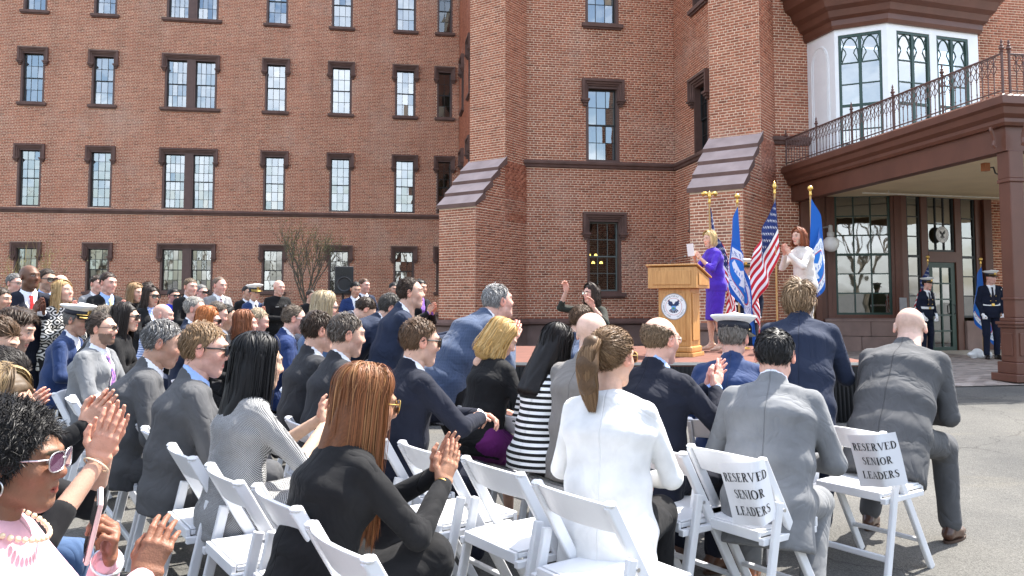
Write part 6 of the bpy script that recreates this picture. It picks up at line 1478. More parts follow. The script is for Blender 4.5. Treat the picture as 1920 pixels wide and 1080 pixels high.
# ------------------------------------------------------------------ loudspeaker, tree, shrub, cloth
sp0 = at(643, 551, 13.0); gz_ = ground_z(13, sp0.x)
spk = empty('loudspeaker', (sp0.x, 13.0, gz_), R(18), 'black loudspeaker raised on a pole stand in front of the brick wing', 'loudspeaker')
h0 = sp0.z-gz_; m = MB(); m.V = []; 
V = [(-.15, -.17, 0), (.15, -.17, 0), (.11, .16, 0), (-.11, .16, 0), (-.15, -.17, .44), (.15, -.17, .44), (.11, .16, .44), (-.11, .16, .44)]
m.add([(x, y, z+h0) for x, y, z in V], [(3, 2, 1, 0), (4, 5, 6, 7), (0, 1, 5, 4), (1, 2, 6, 5), (2, 3, 7, 6), (3, 0, 4, 7)]); cab = m.build('cabinet', BLACKM, spk, bevel=.012)
m = MB(); n = 24
for r0, r1, y0, y1 in ((.125, .115, -.172, -.180), (.115, .04, -.180, -.150), (.04, .0, -.150, -.160)):
    b_ = len(m.V); m.V += [(r0*math.cos(2*math.pi*i/n), y0, h0+.15+r0*math.sin(2*math.pi*i/n)) for i in range(n)]+[(r1*math.cos(2*math.pi*i/n), y1, h0+.15+r1*math.sin(2*math.pi*i/n)) for i in range(n)]; m.F += [(b_+i, b_+(i+1) % n, b_+n+(i+1) % n, b_+n+i) for i in range(n)]
m.build('woofer', plain('speaker cone', (.02, .02, .021), .35), cab)
m = MB(); m.box((-.11, -.176, h0+.30), (.11, -.172, h0+.40)); m.box((-.03, -.182, h0+.325), (.03, -.176, h0+.375)); m.build('horn', plain('speaker horn', (.006, .006, .007), .3), cab)
m = MB(); m.tube([(0, 0, .3), (0, 0, h0)], .019, 8); m.build('pole', BLACKM, spk)
for k in range(3):
    a = R(120*k+30); m = MB(); m.tube([(0, 0, .75), (.5*math.cos(a), .5*math.sin(a), .02)], .013, 6); m.build('tripod_leg', BLACKM, spk)

BARK = plain('bark', (.115, .095, .07), .9, var=.25, scale=14)
def branch(mb, tips, p, d, L, r, depth, rng, spread=.55, up=.25):
    pts = [p]; q = p.copy(); dd = d.copy(); n = 4
    for i in range(n): dd = (dd+Vector((rng.uniform(-.12, .12), rng.uniform(-.12, .12), rng.uniform(-.03, .10)+up*.12))).normalized(); q = q+dd*(L/n); pts.append(q.copy())
    mb.tube(pts, [r*(1-.12*i) for i in range(n+1)], 5 if depth > 1 else 3)
    if depth == 0: tips.append((q, dd)); return
    k = rng.choice((2, 3, 3))
    for i in range(k):
        a = rng.uniform(0, 6.28); s_ = d.orthogonal().normalized(); s_ = Matrix.Rotation(a, 3, d) @ s_; nd = (dd*(1-spread*.4)+s_*rng.uniform(.5, 1)*spread+Vector((0, 0, up))).normalized(); t0 = pts[rng.choice((2, 3, 4))] if i else q
        branch(mb, tips, t0, nd, L*rng.uniform(.62, .82), r*.62, depth-1, rng, spread, up)
        tips.append((t0, nd))
tp = at(572, 560, 24); rng = random.Random(5)
tree = empty('budding_tree', (tp.x, 24, ground_z(24, tp.x)), 0, 'slender budding tree with bare branches in front of the brick wing', 'tree')
m = MB(); m.tube([(0, 0, 0), (.03, 0, .7), (0, .02, 1.45)], [.075, .06, .055], 8); m.build('trunk', BARK, tree)
m = MB(); tips = []
for k in range(6): a = k*1.05+.3; branch(m, tips, Vector((0, .02, 1.35+.08*(k % 3))), Vector((math.cos(a)*.45, math.sin(a)*.45, .9)).normalized(), .85, .032, 4, rng, .5, .18)
m.build('branches', BARK, tree)
def leaf_cloud(name, tips, n, size, mat, parent, rng, jit=.12):
    V, F = [], []
    for i in range(n):
        p, d = rng.choice(tips); c = p+Vector((rng.gauss(0, jit), rng.gauss(0, jit), rng.gauss(0, jit))); a = Vector((rng.gauss(0, 1), rng.gauss(0, 1), rng.gauss(0, 1))).normalized()*size; b = a.orthogonal().normalized()*size*.6; k = len(V)
        V += [tuple(c-a), tuple(c+b), tuple(c+a), tuple(c-b)]; F.append((k, k+1, k+2, k+3))
    return mesh_obj(name, V, F, mat, parent)
leaf_cloud('crown', tips, 1500, .020, plain('young leaf', (.16, .17, .05), .7, var=.3), tree, rng, .07)
bp_ = at(20, 540, 14); sh_ = empty('twiggy_shrub', (bp_.x, 14, 0), 0, 'bare yellowish twiggy shrub at the left edge against the brick wing', 'shrub'); rng = random.Random(9); m = MB(); tips = []
for k in range(9): a = k*.7; branch(m, tips, Vector((0, 0, .1)), Vector((math.cos(a)*.30, math.sin(a)*.3, 1)).normalized(), .95, .012, 3, rng, .4, .3)
m.build('stems', plain('yellow twig', (.26, .19, .075), .8, var=.3), sh_); leaf_cloud('crown', tips, 260, .014, plain('young leaf', (.16, .17, .05), .7), sh_, rng)
m = MB(); tips = []; rng = random.Random(3)      # the bare wood behind the photographer, seen only in the window panes
for k in range(16):
    x, y = -42+k*5.6+rng.uniform(-2, 2), rng.uniform(-34, -22); hh = rng.uniform(2.2, 3.4); m.tube([(x, y, 0), (x, y, hh)], [.26, .2], 6)
    for j in range(4): a = j*1.6+k; branch(m, tips, Vector((x, y, hh)), Vector((math.cos(a)*.5, math.sin(a)*.5, .9)).normalized(), rng.uniform(2.4, 3.4), .13, 4, rng, .55, .12)
o = m.build('far_wood', BARK, None, kind='stuff'); o['label'] = 'bare trees across the lot reflected in the window panes'
cl = at(1836, 652, 17.0); g = Grid((-.3, -.2, 0), (.3, .2, .25), .015); rng2 = np.random.default_rng(4)
for k in range(14): c = rng2.uniform((-.2, -.12, .03), (.2, .12, .10)); g.ell(c, rng2.uniform(.05, .11, 3), k=.03)
v_, f_ = g.mesh(); o = mesh_obj('white_cloth', v_, f_, WHITEP, None, True); o.location = (cl.x, 17.0, ground_z(17)+.02); tag(o, 'crumpled white cloth on the ground at the foot of a blue flag', 'cloth')

# ------------------------------------------------------------------ chairs in slanting rows
ROWF = 55
def chair_px(label, u, v, key=None, face=ROWF):
    Y = 1020/(v-566); p = at(u, v, Y); f = Vector((math.sin(R(face)), math.cos(R(face)))); return chair(label, p.x+f.x*.18, p.y+f.y*.18, face, key)
chair_px('empty white folding chair cut by the lower edge, nearest the camera', 640, 1000)
chair_px('white folding chair under the auburn haired woman in black', 522, 922)
chair_px('white folding chair between the houndstooth dress and the auburn hair', 424, 880)
chair_px('white folding chair under the woman in the houndstooth dress', 345, 840)
chair_px('white folding chair under the sandy haired man in sunglasses', 290, 806)
chair_px('white folding chair under the grey haired man in grey pinstripe', 252, 783)
for i, (u, v) in enumerate(((222, 764), (197, 742), (172, 720), (154, 703), (139, 688), (127, 676), (117, 666))):
    chair_px(('chair at the bearded man in grey, nearest of the far left row', 'second chair from the near end of the far left row', 'third chair from the near end of the far left row', 'fourth chair from the near end of the far left row',
              'fifth chair from the near end of the far left row', 'sixth chair of the far left row, before the white capped officer', 'farthest white chair of the far left row')[i], u, v)
chair_px('white folding chair under the ponytailed woman in white', 1075, 915)
chair_px('empty white folding chair in front of the auburn woman\'s clapping hands', 925, 866)
chair_px('white folding chair behind the clapping hands, left of the empty one', 795, 835)
chair_px('white folding chair under the blonde woman in black', 890, 762)
chair_px('white folding chair under the woman in striped shirt, right of the blonde', 958, 776)
chair_px('white folding chair half hidden behind the white jacket', 1030, 793)
chair_px('white folding chair under the balding man in glasses', 1222, 832)
chair_px('white folding chair with reserved sign under the black haired man in grey', 1362, 842, 'sign1')
chair_px('white folding chair with reserved sign behind the bald man rising', 1590, 798, 'sign2')
chair_px('white folding chair behind the two dark suited men, left of the sunglasses man', 570, 752)
chair_px('distant white folding chair with reserved sign beyond the dark suited man', 702, 688, 'sign3')
chair_px('white folding chair at the left edge behind the clapping hands', 140, 745, face=60)
reserved_sign('white reserved sign on the chair under the black haired man in grey', CHAIRS['sign1'][0], .085, .47, .27, .27, .225, 10, ['RESERVED', 'SENIOR', 'LEADERS'])
reserved_sign('curled white reserved sign on the chair behind the bald man', CHAIRS['sign2'][0], .10, .48, .27, .27, .222, 8, ['RESERVED', 'SENIOR', 'LEADERS'], bendang=60)
reserved_sign('small distant reserved sign between the dark suit and the sunglasses man', CHAIRS['sign3'][0], -.05, .64, .27, .22, .4, 6, ['RESERVED', 'SENIOR', 'LEADERS'], y=-.20)

# ------------------------------------------------------------------ the people
LT, PK, TAN, AS, BR, DK = (.56, .345, .255), (.60, .35, .275), (.46, .27, .19), (.50, .32, .225), (.20, .098, .058), (.125, .060, .036)
BRN, DBR, BLK, GRY, LGR, BLD, SND, AUB = (.075, .042, .022), (.032, .019, .012), (.010, .009, .009), (.135, .125, .115), (.28, .27, .26), (.42, .27, .11), (.22, .135, .065), (.24, .075, .028)
G = 'people standing at the back'
# nearest the camera
afro = person('woman with black afro hair, pink jacket and sunglasses holding a phone', 42, 738, 1.78, 80, fem=True, H=1.62, lean=10, bend=4, hy=4, hp=2, skin=BR, hair=('afro', (.010, .009, .009)), top='pink', under=None, open_=False, neck_open=1, bottom='checkp', glass='rose', fat=1.15,
       arms={'base': 'clap', 'R': (.06, .36, .02), 'Rf': (-.30, .25, .9), 'Rn': (-.9, .1, .2), 'Rh': 'cup', 'L': (-.02, .26, .04), 'Lf': (.25, .25, .92), 'Ln': (.35, -.95, .15), 'Lh': 'grip'})
raised = person('woman in black top and jeans raising clapping hands behind the afro', 8, 690, 2.25, 82, fem=True, H=1.64, lean=8, hp=6, skin=TAN, hair=('long', (.10, .065, .035), ((.50, .36, .18), .4)), top='black', under=None, open_=False, bottom='denim', sleeve=.5, neck_open=1,
       arms={'base': 'claphigh', 'R': (.02, .34, .13), 'L': (-.06, .33, .14), 'Rf': (-.05, .25, .97), 'Lf': (.0, .3, .95)})
person('dark haired woman with hair tied up clapping pink palms, left edge', 28, 655, 3.0, 88, fem=True, H=1.64, lean=14, hp=22, skin=TAN, hair=('bun', (.022, .018, .016)), top='black', under=None, open_=False, bottom='denim', arms={'base': 'clap', 'R': (.04, .42, .10), 'L': (-.02, .42, .10)})
person('bearded dark haired man leaning forward and clapping, left edge', 40, 577, 4.6, 82, H=1.80, lean=24, hp=16, skin=LT, hair=('swept', DBR), top='darknavy', bottom='darknavy', beard=((.05, .035, .025), .55), arms='claplow')
person('brown haired woman in profile looking down, left edge', 18, 598, 3.9, 86, fem=True, lean=16, hp=26, skin=LT, hair=('pony', (.07, .04, .022)), top='black', under=None, open_=False, bottom='black', arms='lap')
# near row, left to right
person('grey haired man in grey pinstripe suit looking down', 318, 600, 4.75, 66, H=1.88, headscale=1.04, lean=14, bend=8, hy=6, hp=14, skin=TAN, hair=('short', (.085, .082, .080), ((.32, .31, .30), .22)), top='midgrey', bottom='midgrey', arms='lap', fat=1.05)
person('sandy haired man in grey suit, blue shirt and black sunglasses', 390, 603, 4.25, 62, H=1.90, headscale=1.08, lean=8, bend=6, hy=14, hp=6, skin=PK, hair=('short', (.17, .105, .055)), top='midgrey', under='bshirt', bottom='midgrey', glass='sun', arms='lap', fat=1.05)
person('long black haired woman in short sleeved houndstooth dress clapping', 492, 627, 3.75, 52, fem=True, H=1.78, headscale=1.03, lean=8, hy=6, hp=6, skin=AS, hair=('long', (.008, .008, .009)), hair_kw=dict(length=.50), top='tweedw', under=None, open_=False, skirt='tweedw', sleeve=.35, arms={'base': 'clap', 'R': (.10, .36, .0), 'L': (.02, .38, .02)}, feet=((.1, .42), (-.1, .42)))
aub = person('auburn haired woman in black suit and brown sunglasses clapping', 700, 688, 2.98, 52, fem=True, H=1.84, headscale=1.03, lean=18, bend=6, hy=10, hp=10, skin=(.34, .19, .12), hair=('long', (.165, .062, .024), ((.40, .21, .09), .28)), hair_kw=dict(length=.56), top='black', under=None, open_=False, skirt='black', glass='brown', fat=1.06,
       arms={'base': 'clap', 'R': (.10, .40, -.02), 'L': (.02, .42, 0), 'Rf': (-.1, .45, .88), 'Lf': (.0, .5, .86)}, feet=((.12, .45), (-.08, .45)), hem=.14)
person('woman in white jacket with long brown ponytail and sunglasses', 1150, 613, 3.38, 22, fem=True, H=1.78, lean=6, hy=20, hp=4, skin=LT, hair=('pony', (.115, .066, .034), ((.24, .155, .085), .25)), top='white', under=None, open_=False, bottom='black', glass='brown', arms='lap', hem=.16, fat=1.10)
person('balding man with clear framed glasses in dark navy suit clapping', 1240, 591, 4.3, 48, H=1.84, lean=8, hy=4, hp=4, skin=PK, hair=('fringe', (.13, .085, .05)), top='darknavy', under='bshirt', bottom='darknavy', glass='pale', arms={'base': 'clap', 'R': (.16, .34, .04), 'L': (.10, .36, .04)}, fat=1.08, shoes=SHOE, socks='sockst')
blackhair = person('black haired man in light grey suit seated above the reserved sign', 1452, 615, 4.05, 28, H=1.84, headscale=1.05, lean=20, bend=4, hy=-6, hp=8, skin=PK, hair=('short', (.012, .011, .011)), top='grey', bottom='grey', arms={'base': 'lap'}, fat=1.10, hem=.20, shoes=SHOET, socks='sockm', feet=((.16, .18), (-.16, .36)))
person('bald man in dark grey suit rising from his chair at right', 1706, 584, 5.15, 42, pose='rise', H=2.0, headscale=.95, lean=40, bend=2, hy=-14, hp=30, skin=(.60, .40, .32), hair=('bald', (.2, .15, .12), .15), top='midgrey', bottom='midgrey', hem=.26, fat=1.10, shoes=SHOE, socks='sockp', feet=((.20, .46), (-.26, .42)),
       arms={'base': 'clap', 'R': (.08, .30, -.30), 'L': (-.06, .32, -.30), 'Rp': (.55, -.7, -.2)})
# second and third rows
person('brown haired man in navy suit and sunglasses resting his hands, facing right', 792, 596, 4.35, 58, H=1.80, lean=10, hy=6, hp=6, skin=LT, hair=('short', (.085, .048, .026)), top='darknavy', bottom='darknavy', glass='sun', arms={'base': 'clasp', 'R': (.10, .40, -.12), 'L': (.0, .44, -.12)})
person('greying man in charcoal suit clapping, beside the sunglasses man', 655, 587, 4.75, 60, H=1.80, lean=9, hy=4, hp=6, skin=LT, hair=('short', (.062, .048, .038), ((.2, .18, .16), .15)), top='charcoal', bottom='charcoal', arms='claplow')
person('dark brown haired man in charcoal suit half hidden by the greying man', 602, 583, 5.15, 58, H=1.80, lean=8, hp=6, skin=LT, hair=('short', DBR), top='charcoal', bottom='charcoal', arms='lap')
person('grey haired man in blue checked jacket leaning far forward', 930, 531, 5.7, 58, pose='rise', H=1.82, lean=40, hy=4, hp=-8, skin=PK, hair=('short', (.17, .165, .16), ((.36, .35, .34), .3)), top='steel', bottom='black', arms='clap', hem=.24, fat=1.05)
person('blonde woman in black jacket with head bowed to the right', 958, 604, 5.0, 45, fem=True, lean=16, hy=34, hp=30, skin=LT, hair=('wavy', (.50, .31, .11), ((.68, .50, .24), .3)), top='black', under=None, open_=False, skirt='magenta', arms='lap')
person('long black haired woman in black and white striped top', 1055, 614, 4.7, 42, fem=True, lean=16, hy=12, hp=24, skin=LT, hair=('long', (.012, .010, .010)), hair_kw=dict(length=.48), top='stripe', under=None, open_=False, bottom='black', arms='lap')
person('man in blue suit bowed low beyond the bald man', 1098, 573, 5.7, 40, H=1.78, lean=26, hp=20, skin=LT, hair=('short', BRN), top='steel', bottom='navy', arms='lap')
person('bald man in taupe suit seen from behind, left of the ponytail', 1112, 587, 4.45, 40, H=1.80, lean=8, hy=-8, hp=6, skin=(.60, .40, .32), hair=('bald', (.2, .16, .13), .12), top='taupe', bottom='taupe', arms='lap', fat=1.04)
person('officer in blue uniform and white peaked cap seated below the lectern', 1376, 589, 5.0, 24, H=1.80, lean=16, hy=4, hp=10, skin=PK, hair=('short', (.15, .13, .11)), top='uniform', bottom='uniform', cap=True, arms='lap', fat=1.08)
person('shaggy brown haired man in navy suit standing with his back turned', 1500, 525, 5.25, 22, pose='rise', H=1.86, lean=24, hy=10, hp=10, skin=PK, hair=('shaggy', (.17, .105, .055), ((.32, .22, .13), .25)), top='navy', bottom='navy', arms={'base': 'clap', 'R': (.10, .30, -.12), 'L': (-.02, .32, -.12)}, hem=.24, fat=1.05)
person('balding dark haired man in navy suit standing and clapping to the right', 768, 520, 6.6, 78, pose='rise', H=1.80, lean=18, hy=6, hp=-4, skin=LT, hair=('receding', DBR), top='navy', bottom='navy', arms={'base': 'clap', 'R': (.04, .48, -.08), 'L': (-.02, .46, -.06), 'Rf': (-.1, .85, .5), 'Lf': (0, .8, .55)})
person('man in navy suit bent double behind the clapping man', 742, 552, 7.0, 62, pose='rise', H=1.80, lean=46, hy=10, hp=20, skin=LT, hair=('short', (.05, .045, .04)), top='navy', bottom='navy', arms='claplow', hem=.24)
person('man in navy pinstripe bent forward clapping, with only his back showing', 700, 562, 7.6, 62, pose='rise', H=1.78, lean=62, hp=40, skin=LT, hair=('short', DBR), top='pin', bottom='pin', arms='claplow', hem=.22)
person('long haired older blonde woman in glasses and blue jacket', 615, 548, 6.3, 68, fem=True, H=1.72, lean=10, hy=6, hp=8, skin=PK, hair=('long', (.36, .28, .17), ((.5, .43, .32), .3)), hair_kw=dict(length=.52), top='denim', under=None, open_=False, bottom='denim', glass='sun', arms='clap')
person('man in glasses and bright navy suit leaning forward at the tree', 556, 571, 7.0, 66, lean=18, hy=6, hp=8, skin=PK, hair=('receding', (.10, .075, .055)), top='blue', bottom='blue', glass='wire', arms='lap', fat=1.05)
person('sandy grey haired man beside the auburn curls, gazing down', 490, 578, 7.8, 72, lean=8, hp=14, skin=PK, hair=('short', (.30, .23, .15)), top='navy', bottom='navy')
person('woman with auburn curls and earrings smiling to the right', 462, 583, 7.2, 74, fem=True, lean=6, hp=0, skin=PK, hair=('wavy', (.20, .075, .035)), top='black', under=None, open_=False, bottom='black')
person('black haired man looking down between brown hair and auburn curls', 432, 572, 8.2, 74, lean=10, hp=22, skin=AS, hair=('receding', BLK), top='charcoal', bottom='charcoal')
person('brown haired man with bowed head behind the redhead', 415, 566, 8.0, 72, lean=12, hp=18, skin=PK, hair=('short', (.085, .065, .05)), top='charcoal', bottom='charcoal')
person('red haired woman in sunglasses in the middle of the seated crowd', 396, 576, 7.0, 74, fem=True, lean=6, hy=10, hp=8, skin=PK, hair=('wavy', (.36, .125, .040)), top='black', under=None, open_=False, bottom='black', glass='sun')
person('silver haired man in navy suit seated below the standing black suit', 366, 555, 8.2, 76, H=1.84, lean=4, hy=6, hp=0, skin=PK, hair=('short', (.24, .225, .20)), top='navy', bottom='navy')
person('bald man in blue striped shirt seated in profile', 308, 571, 8.6, 82, lean=10, hp=6, skin=PK, hair=('bald', (.12, .09, .07), .25), top='bstripe', under=None, open_=False, bottom='navy')
person('dark haired woman in black jacket and sunglasses clapping, seated in profile', 238, 569, 6.7, 80, fem=True, H=1.68, lean=8, hy=4, hp=0, skin=LT, hair=('long', (.022, .017, .015)), hair_kw=dict(length=.36), top='black', under=None, open_=False, bottom='black', glass='sun', arms='clap')
person('bearded man in glasses, grey suit and lavender tie', 192, 585, 6.2, 92, H=1.80, lean=4, hy=-6, hp=0, skin=LT, hair=('receding', (.045, .032, .025)), top='grey', bottom='grey', tie='lav', beard=((.05, .032, .022), .8), glass='clear', arms='lap', fat=1.12)
person('brown grey haired man in glasses hidden behind the bearded man', 200, 572, 6.9, 84, lean=6, skin=PK, hair=('swept', (.16, .13, .10)), top='charcoal', bottom='charcoal', glass='clear')
person('officer in blue uniform and white cap with gold braid, seated at left', 150, 570, 7.4, 84, H=1.82, lean=12, hy=6, hp=10, skin=TAN, hair=('short', (.15, .14, .13)), top='uniform', bottom='uniform', cap=True, gold=True, arms='lap')
# standing at the left and along the back
person('bald man in dark suit and red tie standing and clapping', 56, 497, 8.0, 128, 'stand', lean=3, hy=-14, hp=-2, skin=DK, hair=('bald', (.05, .03, .02), .1), top='darknavy', bottom='darknavy', tie='red', arms='clap', group=G)
person('man in mirrored sunglasses and navy suit behind the red tie', 90, 503, 9.2, 122, 'stand', hy=-6, skin=TAN, hair=('short', DBR), top='navy', under='bshirt', bottom='navy', beard=((.12, .10, .09), .45), glass='sun', arms='down', group=G, fat=1.08)
person('blonde woman in black and white patterned blouse gazing up, clapping', 116, 526, 8.1, 118, 'stand', fem=True, hy=-10, hp=-12, skin=LT, hair=('long', (.42, .28, .13), ((.62, .45, .24), .3)), hair_kw=dict(length=.36), top='diamond', under=None, open_=False, bottom='black', arms='clap', group=G)
person('grey balding man partly hidden behind the blonde in the patterned blouse', 116, 514, 10.2, 118, 'stand', skin=PK, hair=('fringe', (.2, .19, .18)), top='charcoal', bottom='charcoal', arms='clap', group=G)
person('grey haired man in glasses behind the red tie man\'s shoulder', 30, 512, 9.8, 110, 'stand', skin=PK, hair=('short', (.12, .115, .11)), top='charcoal', bottom='charcoal', glass='clear', arms='down', group=G)
person('dark haired person at the extreme left edge raising a phone', 4, 538, 7.4, 96, 'stand', fem=True, skin=TAN, hair=('short', DBR), top='black', under=None, open_=False, bottom='black', arms='claphigh', group=G)
person('man in light grey suit standing half hidden by the yellow tie', 184, 515, 11.3, 116, 'stand', skin=PK, hair=('short', DBR), top='lightgrey', bottom='lightgrey', arms='down', group=G)
person('man in black suit, blue shirt and yellow tie clapping', 205, 510, 9.6, 118, 'stand', hy=-4, hp=6, skin=PK, hair=('short', (.035, .020, .014)), top='black', under='bshirt', bottom='black', tie='yellow', arms='clap', group=G)
person('fair curly haired woman in black clapping among the standing crowd', 256, 531, 10.2, 116, 'stand', fem=True, skin=LT, hair=('wavy', (.27, .17, .085)), top='black', under=None, open_=False, bottom='black', arms='clap', group=G)
person('dark haired woman peeping over the black cardigan', 279, 528, 11.6, 112, 'stand', fem=True, skin=LT, hair=('bun', DBR), top='vio', under=None, open_=False, bottom='black', arms='down', group=G)
person('dark haired woman in sunglasses, black cardigan and blue print blouse clapping', 285, 536, 9.1, 118, 'stand', fem=True, skin=TAN, hair=('long', (.030, .020, .016)), hair_kw=dict(length=.30), top='black', under='bluefloral', bottom='black', glass='sun', arms='clap', group=G, fat=1.15)
person('man in royal blue shirt and sunglasses among the standing crowd', 327, 540, 12.0, 125, 'stand', skin=TAN, hair=('short', BLK), top='royal', under=None, open_=False, bottom='black', glass='sun', arms='claplow', group=G)
person('brown haired man in black suit and dark red tie standing upright', 358, 521, 11.4, 122, 'stand', skin=PK, hair=('short', (.11, .075, .045)), top='black', bottom='black', tie='maroon', arms='claplow', group=G)
person('grey haired man in sunglasses beside the black suit and dark red tie', 379, 533, 12.2, 122, 'stand', skin=PK, hair=('short', (.17, .165, .155)), top='white', under=None, open_=False, bottom='navy', glass='sun', arms='clap', group=G)
person('balding man in grey suit and striped tie clapping', 413, 519, 11.8, 124, 'stand', hy=-4, skin=PK, hair=('receding', (.16, .11, .08)), top='lightgrey', bottom='lightgrey', tie='maroon', arms='claplow', group=G)
person('dark haired man in black suit behind the capped navy officer', 465, 535, 14.2, 126, 'stand', skin=TAN, hair=('short', BLK), top='black', bottom='black', arms='down', group=G)
person('officer in white cap and dark blue uniform clapping, standing', 478, 533, 13.0, 130, 'stand', fem=True, skin=TAN, hair=('short', BLK), top='uniform', bottom='dress_uniform', tie='darktie', cap=True, gold=True, arms='clap', group=G)
police = person('bald police officer in black uniform clapping in front of the wing', 524, 526, 13.2, 136, 'stand', hy=-4, skin=PK, hair=('bald', (.2, .15, .12), .2), top='black', under=None, open_=False, bottom='black', arms='claplow', group=G, hem=.02, fat=1.04, beard=((.3, .24, .2), .3))
police2 = person('police officer in glasses and black uniform beside the budding tree', 584, 543, 14.0, 132, 'stand', hy=-6, skin=LT, hair=('short', DBR), top='black', under=None, open_=False, bottom='black', glass='clear', arms='clap', sleeve=.35, group=G, hem=.02)
person('man in bright blue suit clasping his hands below the loudspeaker', 668, 528, 12.8, 150, 'stand', hp=14, skin=TAN, hair=('short', BLK), top='blue', bottom='blue', tie='darktie', arms='clasp', group=G)
person('taller man in navy suit and striped tie behind the bright blue suit', 684, 521, 13.6, 140, 'stand', hy=-14, skin=PK, hair=('short', (.09, .045, .025)), top='navy', bottom='navy', tie='maroon', arms='clasp', group=G)
person('dark haired man in bright blue suit in front of a wing window', 739, 529, 14.0, 150, 'stand', hp=6, skin=TAN, hair=('short', BLK), top='blue', bottom='blue', arms='clasp', group=G)
person('man in black suit and violet shirt clapping beyond the clapping man', 789, 523, 11.0, 130, 'stand', skin=TAN, hair=('short', BLK), top='black', under='vio', bottom='black', arms='clap', group=G)
person('curly dark haired sign language interpreter with raised hands', 1108, 531, 9.0, 205, 'stand', fem=True, hy=30, hp=0, skin=PK, hair=('wavy', (.035, .022, .015)), top='olive', under=None, open_=False, bottom='olive', glass='clear', sleeve=.7, group='people at the stage',
       arms={'base': 'clap', 'R': (.22, .26, .30), 'Rf': (.05, .2, .95), 'Rn': (.0, 1, .1), 'Rh': 'relax', 'L': (-.10, .28, .12), 'Lf': (.1, .3, .9), 'Ln': (.3, .9, 0), 'Lh': 'cup'})
# on the stage and on guard
purple = person('blonde woman in purple dress at the lectern holding papers', 1329, 432, 11.15, 252, 'stand', base=SZ, fem=True, hy=-16, hp=6, skin=LT, hair=('bob', (.62, .45, .21), ((.78, .64, .40), .3)), top='purple', under=None, open_=False, skirt='purple', sleeve=.5, neck_open=1, hem=.10, group='people at the stage', shoes=plain('nude pump', (.5, .33, .24), .4),
       arms={'base': 'clap', 'R': (.06, .26, .02), 'L': (-.06, .26, .02), 'Rf': (-.2, .5, .8), 'Lf': (.2, .5, .8), 'Rh': 'grip', 'Lh': 'grip'})
person('auburn haired woman in cream tweed jacket clapping on the stage', 1497, 427, 10.9, 246, 'stand', base=SZ, fem=True, hy=-8, hp=2, skin=LT, hair=('wavy', (.24, .070, .028)), top='cream', under=None, open_=False, skirt='cream', arms='claphigh', group='people at the stage', hem=.08)
guard0 = person('uniformed guard standing behind the blue flag, mostly hidden', 1397, 486, 13.6, 190, 'stand', skin=PK, hair=('short', DBR), top='dress_uniform', bottom='dress_uniform', cap=True, arms='guard', group='honour guard in white caps')
GRD = []
for lab, u, v, Y, fem in (('shorter honour guard in white cap before the green door', 1739, 520, 17.4, True), ('tall honour guard in white cap beside the porch post', 1858, 507, 16.6, False)):
    GRD.append(person(lab, u, v, Y, 168 if fem else 190, 'stand', hy=-20 if fem else -24, skin=PK, hair=('short', DBR), top='dress_uniform', open_=True, bottom='dress_uniform', tie='darktie', cap=True, arms='guard', group='honour guard in white caps', shoes=SHOEB, fem=fem, hem=.12))

# ------------------------------------------------------------------ small things worn or held
GLOVE = plain('white glove', (.8, .8, .8), .8)
for r_ in GRD + [guard0]:                               # white belt, gloves and aiguillette of the guards
    m = MB(); P, X_, F_ = r_['P1'], r_['X'], r_['fwd']; s_ = r_['s']
    ring = lambda dz, k: [tuple(P+r_['d2']*dz+X_*math.cos(a)*.186*s_*k+F_*math.sin(a)*.146*s_*k) for a in np.linspace(0, 2*math.pi, 28, endpoint=False)]
    V = ring(-.045, 1.0)+ring(.005, 1.0); n = 28
    mesh_obj('belt', V, [(i, (i+1) % n, n+(i+1) % n, n+i) for i in range(n)], GLOVE, r_['root'])
    m = MB(); b = P-r_['d2']*.02+F_*.152*s_; m.box(tuple(b-vec(.028, .004, .024)), tuple(b+vec(.028, .006, .024))); m.build('buckle', GOLD, r_['root'])
    for sg in (1, -1):
        e, w, fd, n_, hp_ = r_['A'][sg]; v_, f_, _ = hand_mesh(hp_, 2); v_ = v_*1.08; 
        if sg == -1: v_ = v_*np.array([-1, 1, 1]); f_ = f_[:, ::-1]
        mesh_obj('glove', xf(v_, frame(fd, -n_), w), f_, GLOVE, r_['root'], True)
    for sg in (1, -1):
        for k in range(2):
            b = P+r_['d2']*(.06+.10*k)+X_*sg*.05+F_*.155*s_; m = MB(); m.lathe([(.011, -.004), (.011, .004), (.004, .008)], tuple(b), 8); m.build('button', GOLD, r_['root'])
    sh_p = r_['P2']+r_['d2']*.075*s_-X_*.175*s_; m = MB(); m.tube([tuple(sh_p+F_*.07), tuple(sh_p-X_*.05+vec(0, 0, .02)), tuple(sh_p-F_*.07), tuple(sh_p-X_*.06-r_['d2']*.12), tuple(sh_p+F_*.07)], .012, 6); m.build('shoulder_cord', GLOVE, r_['root'])
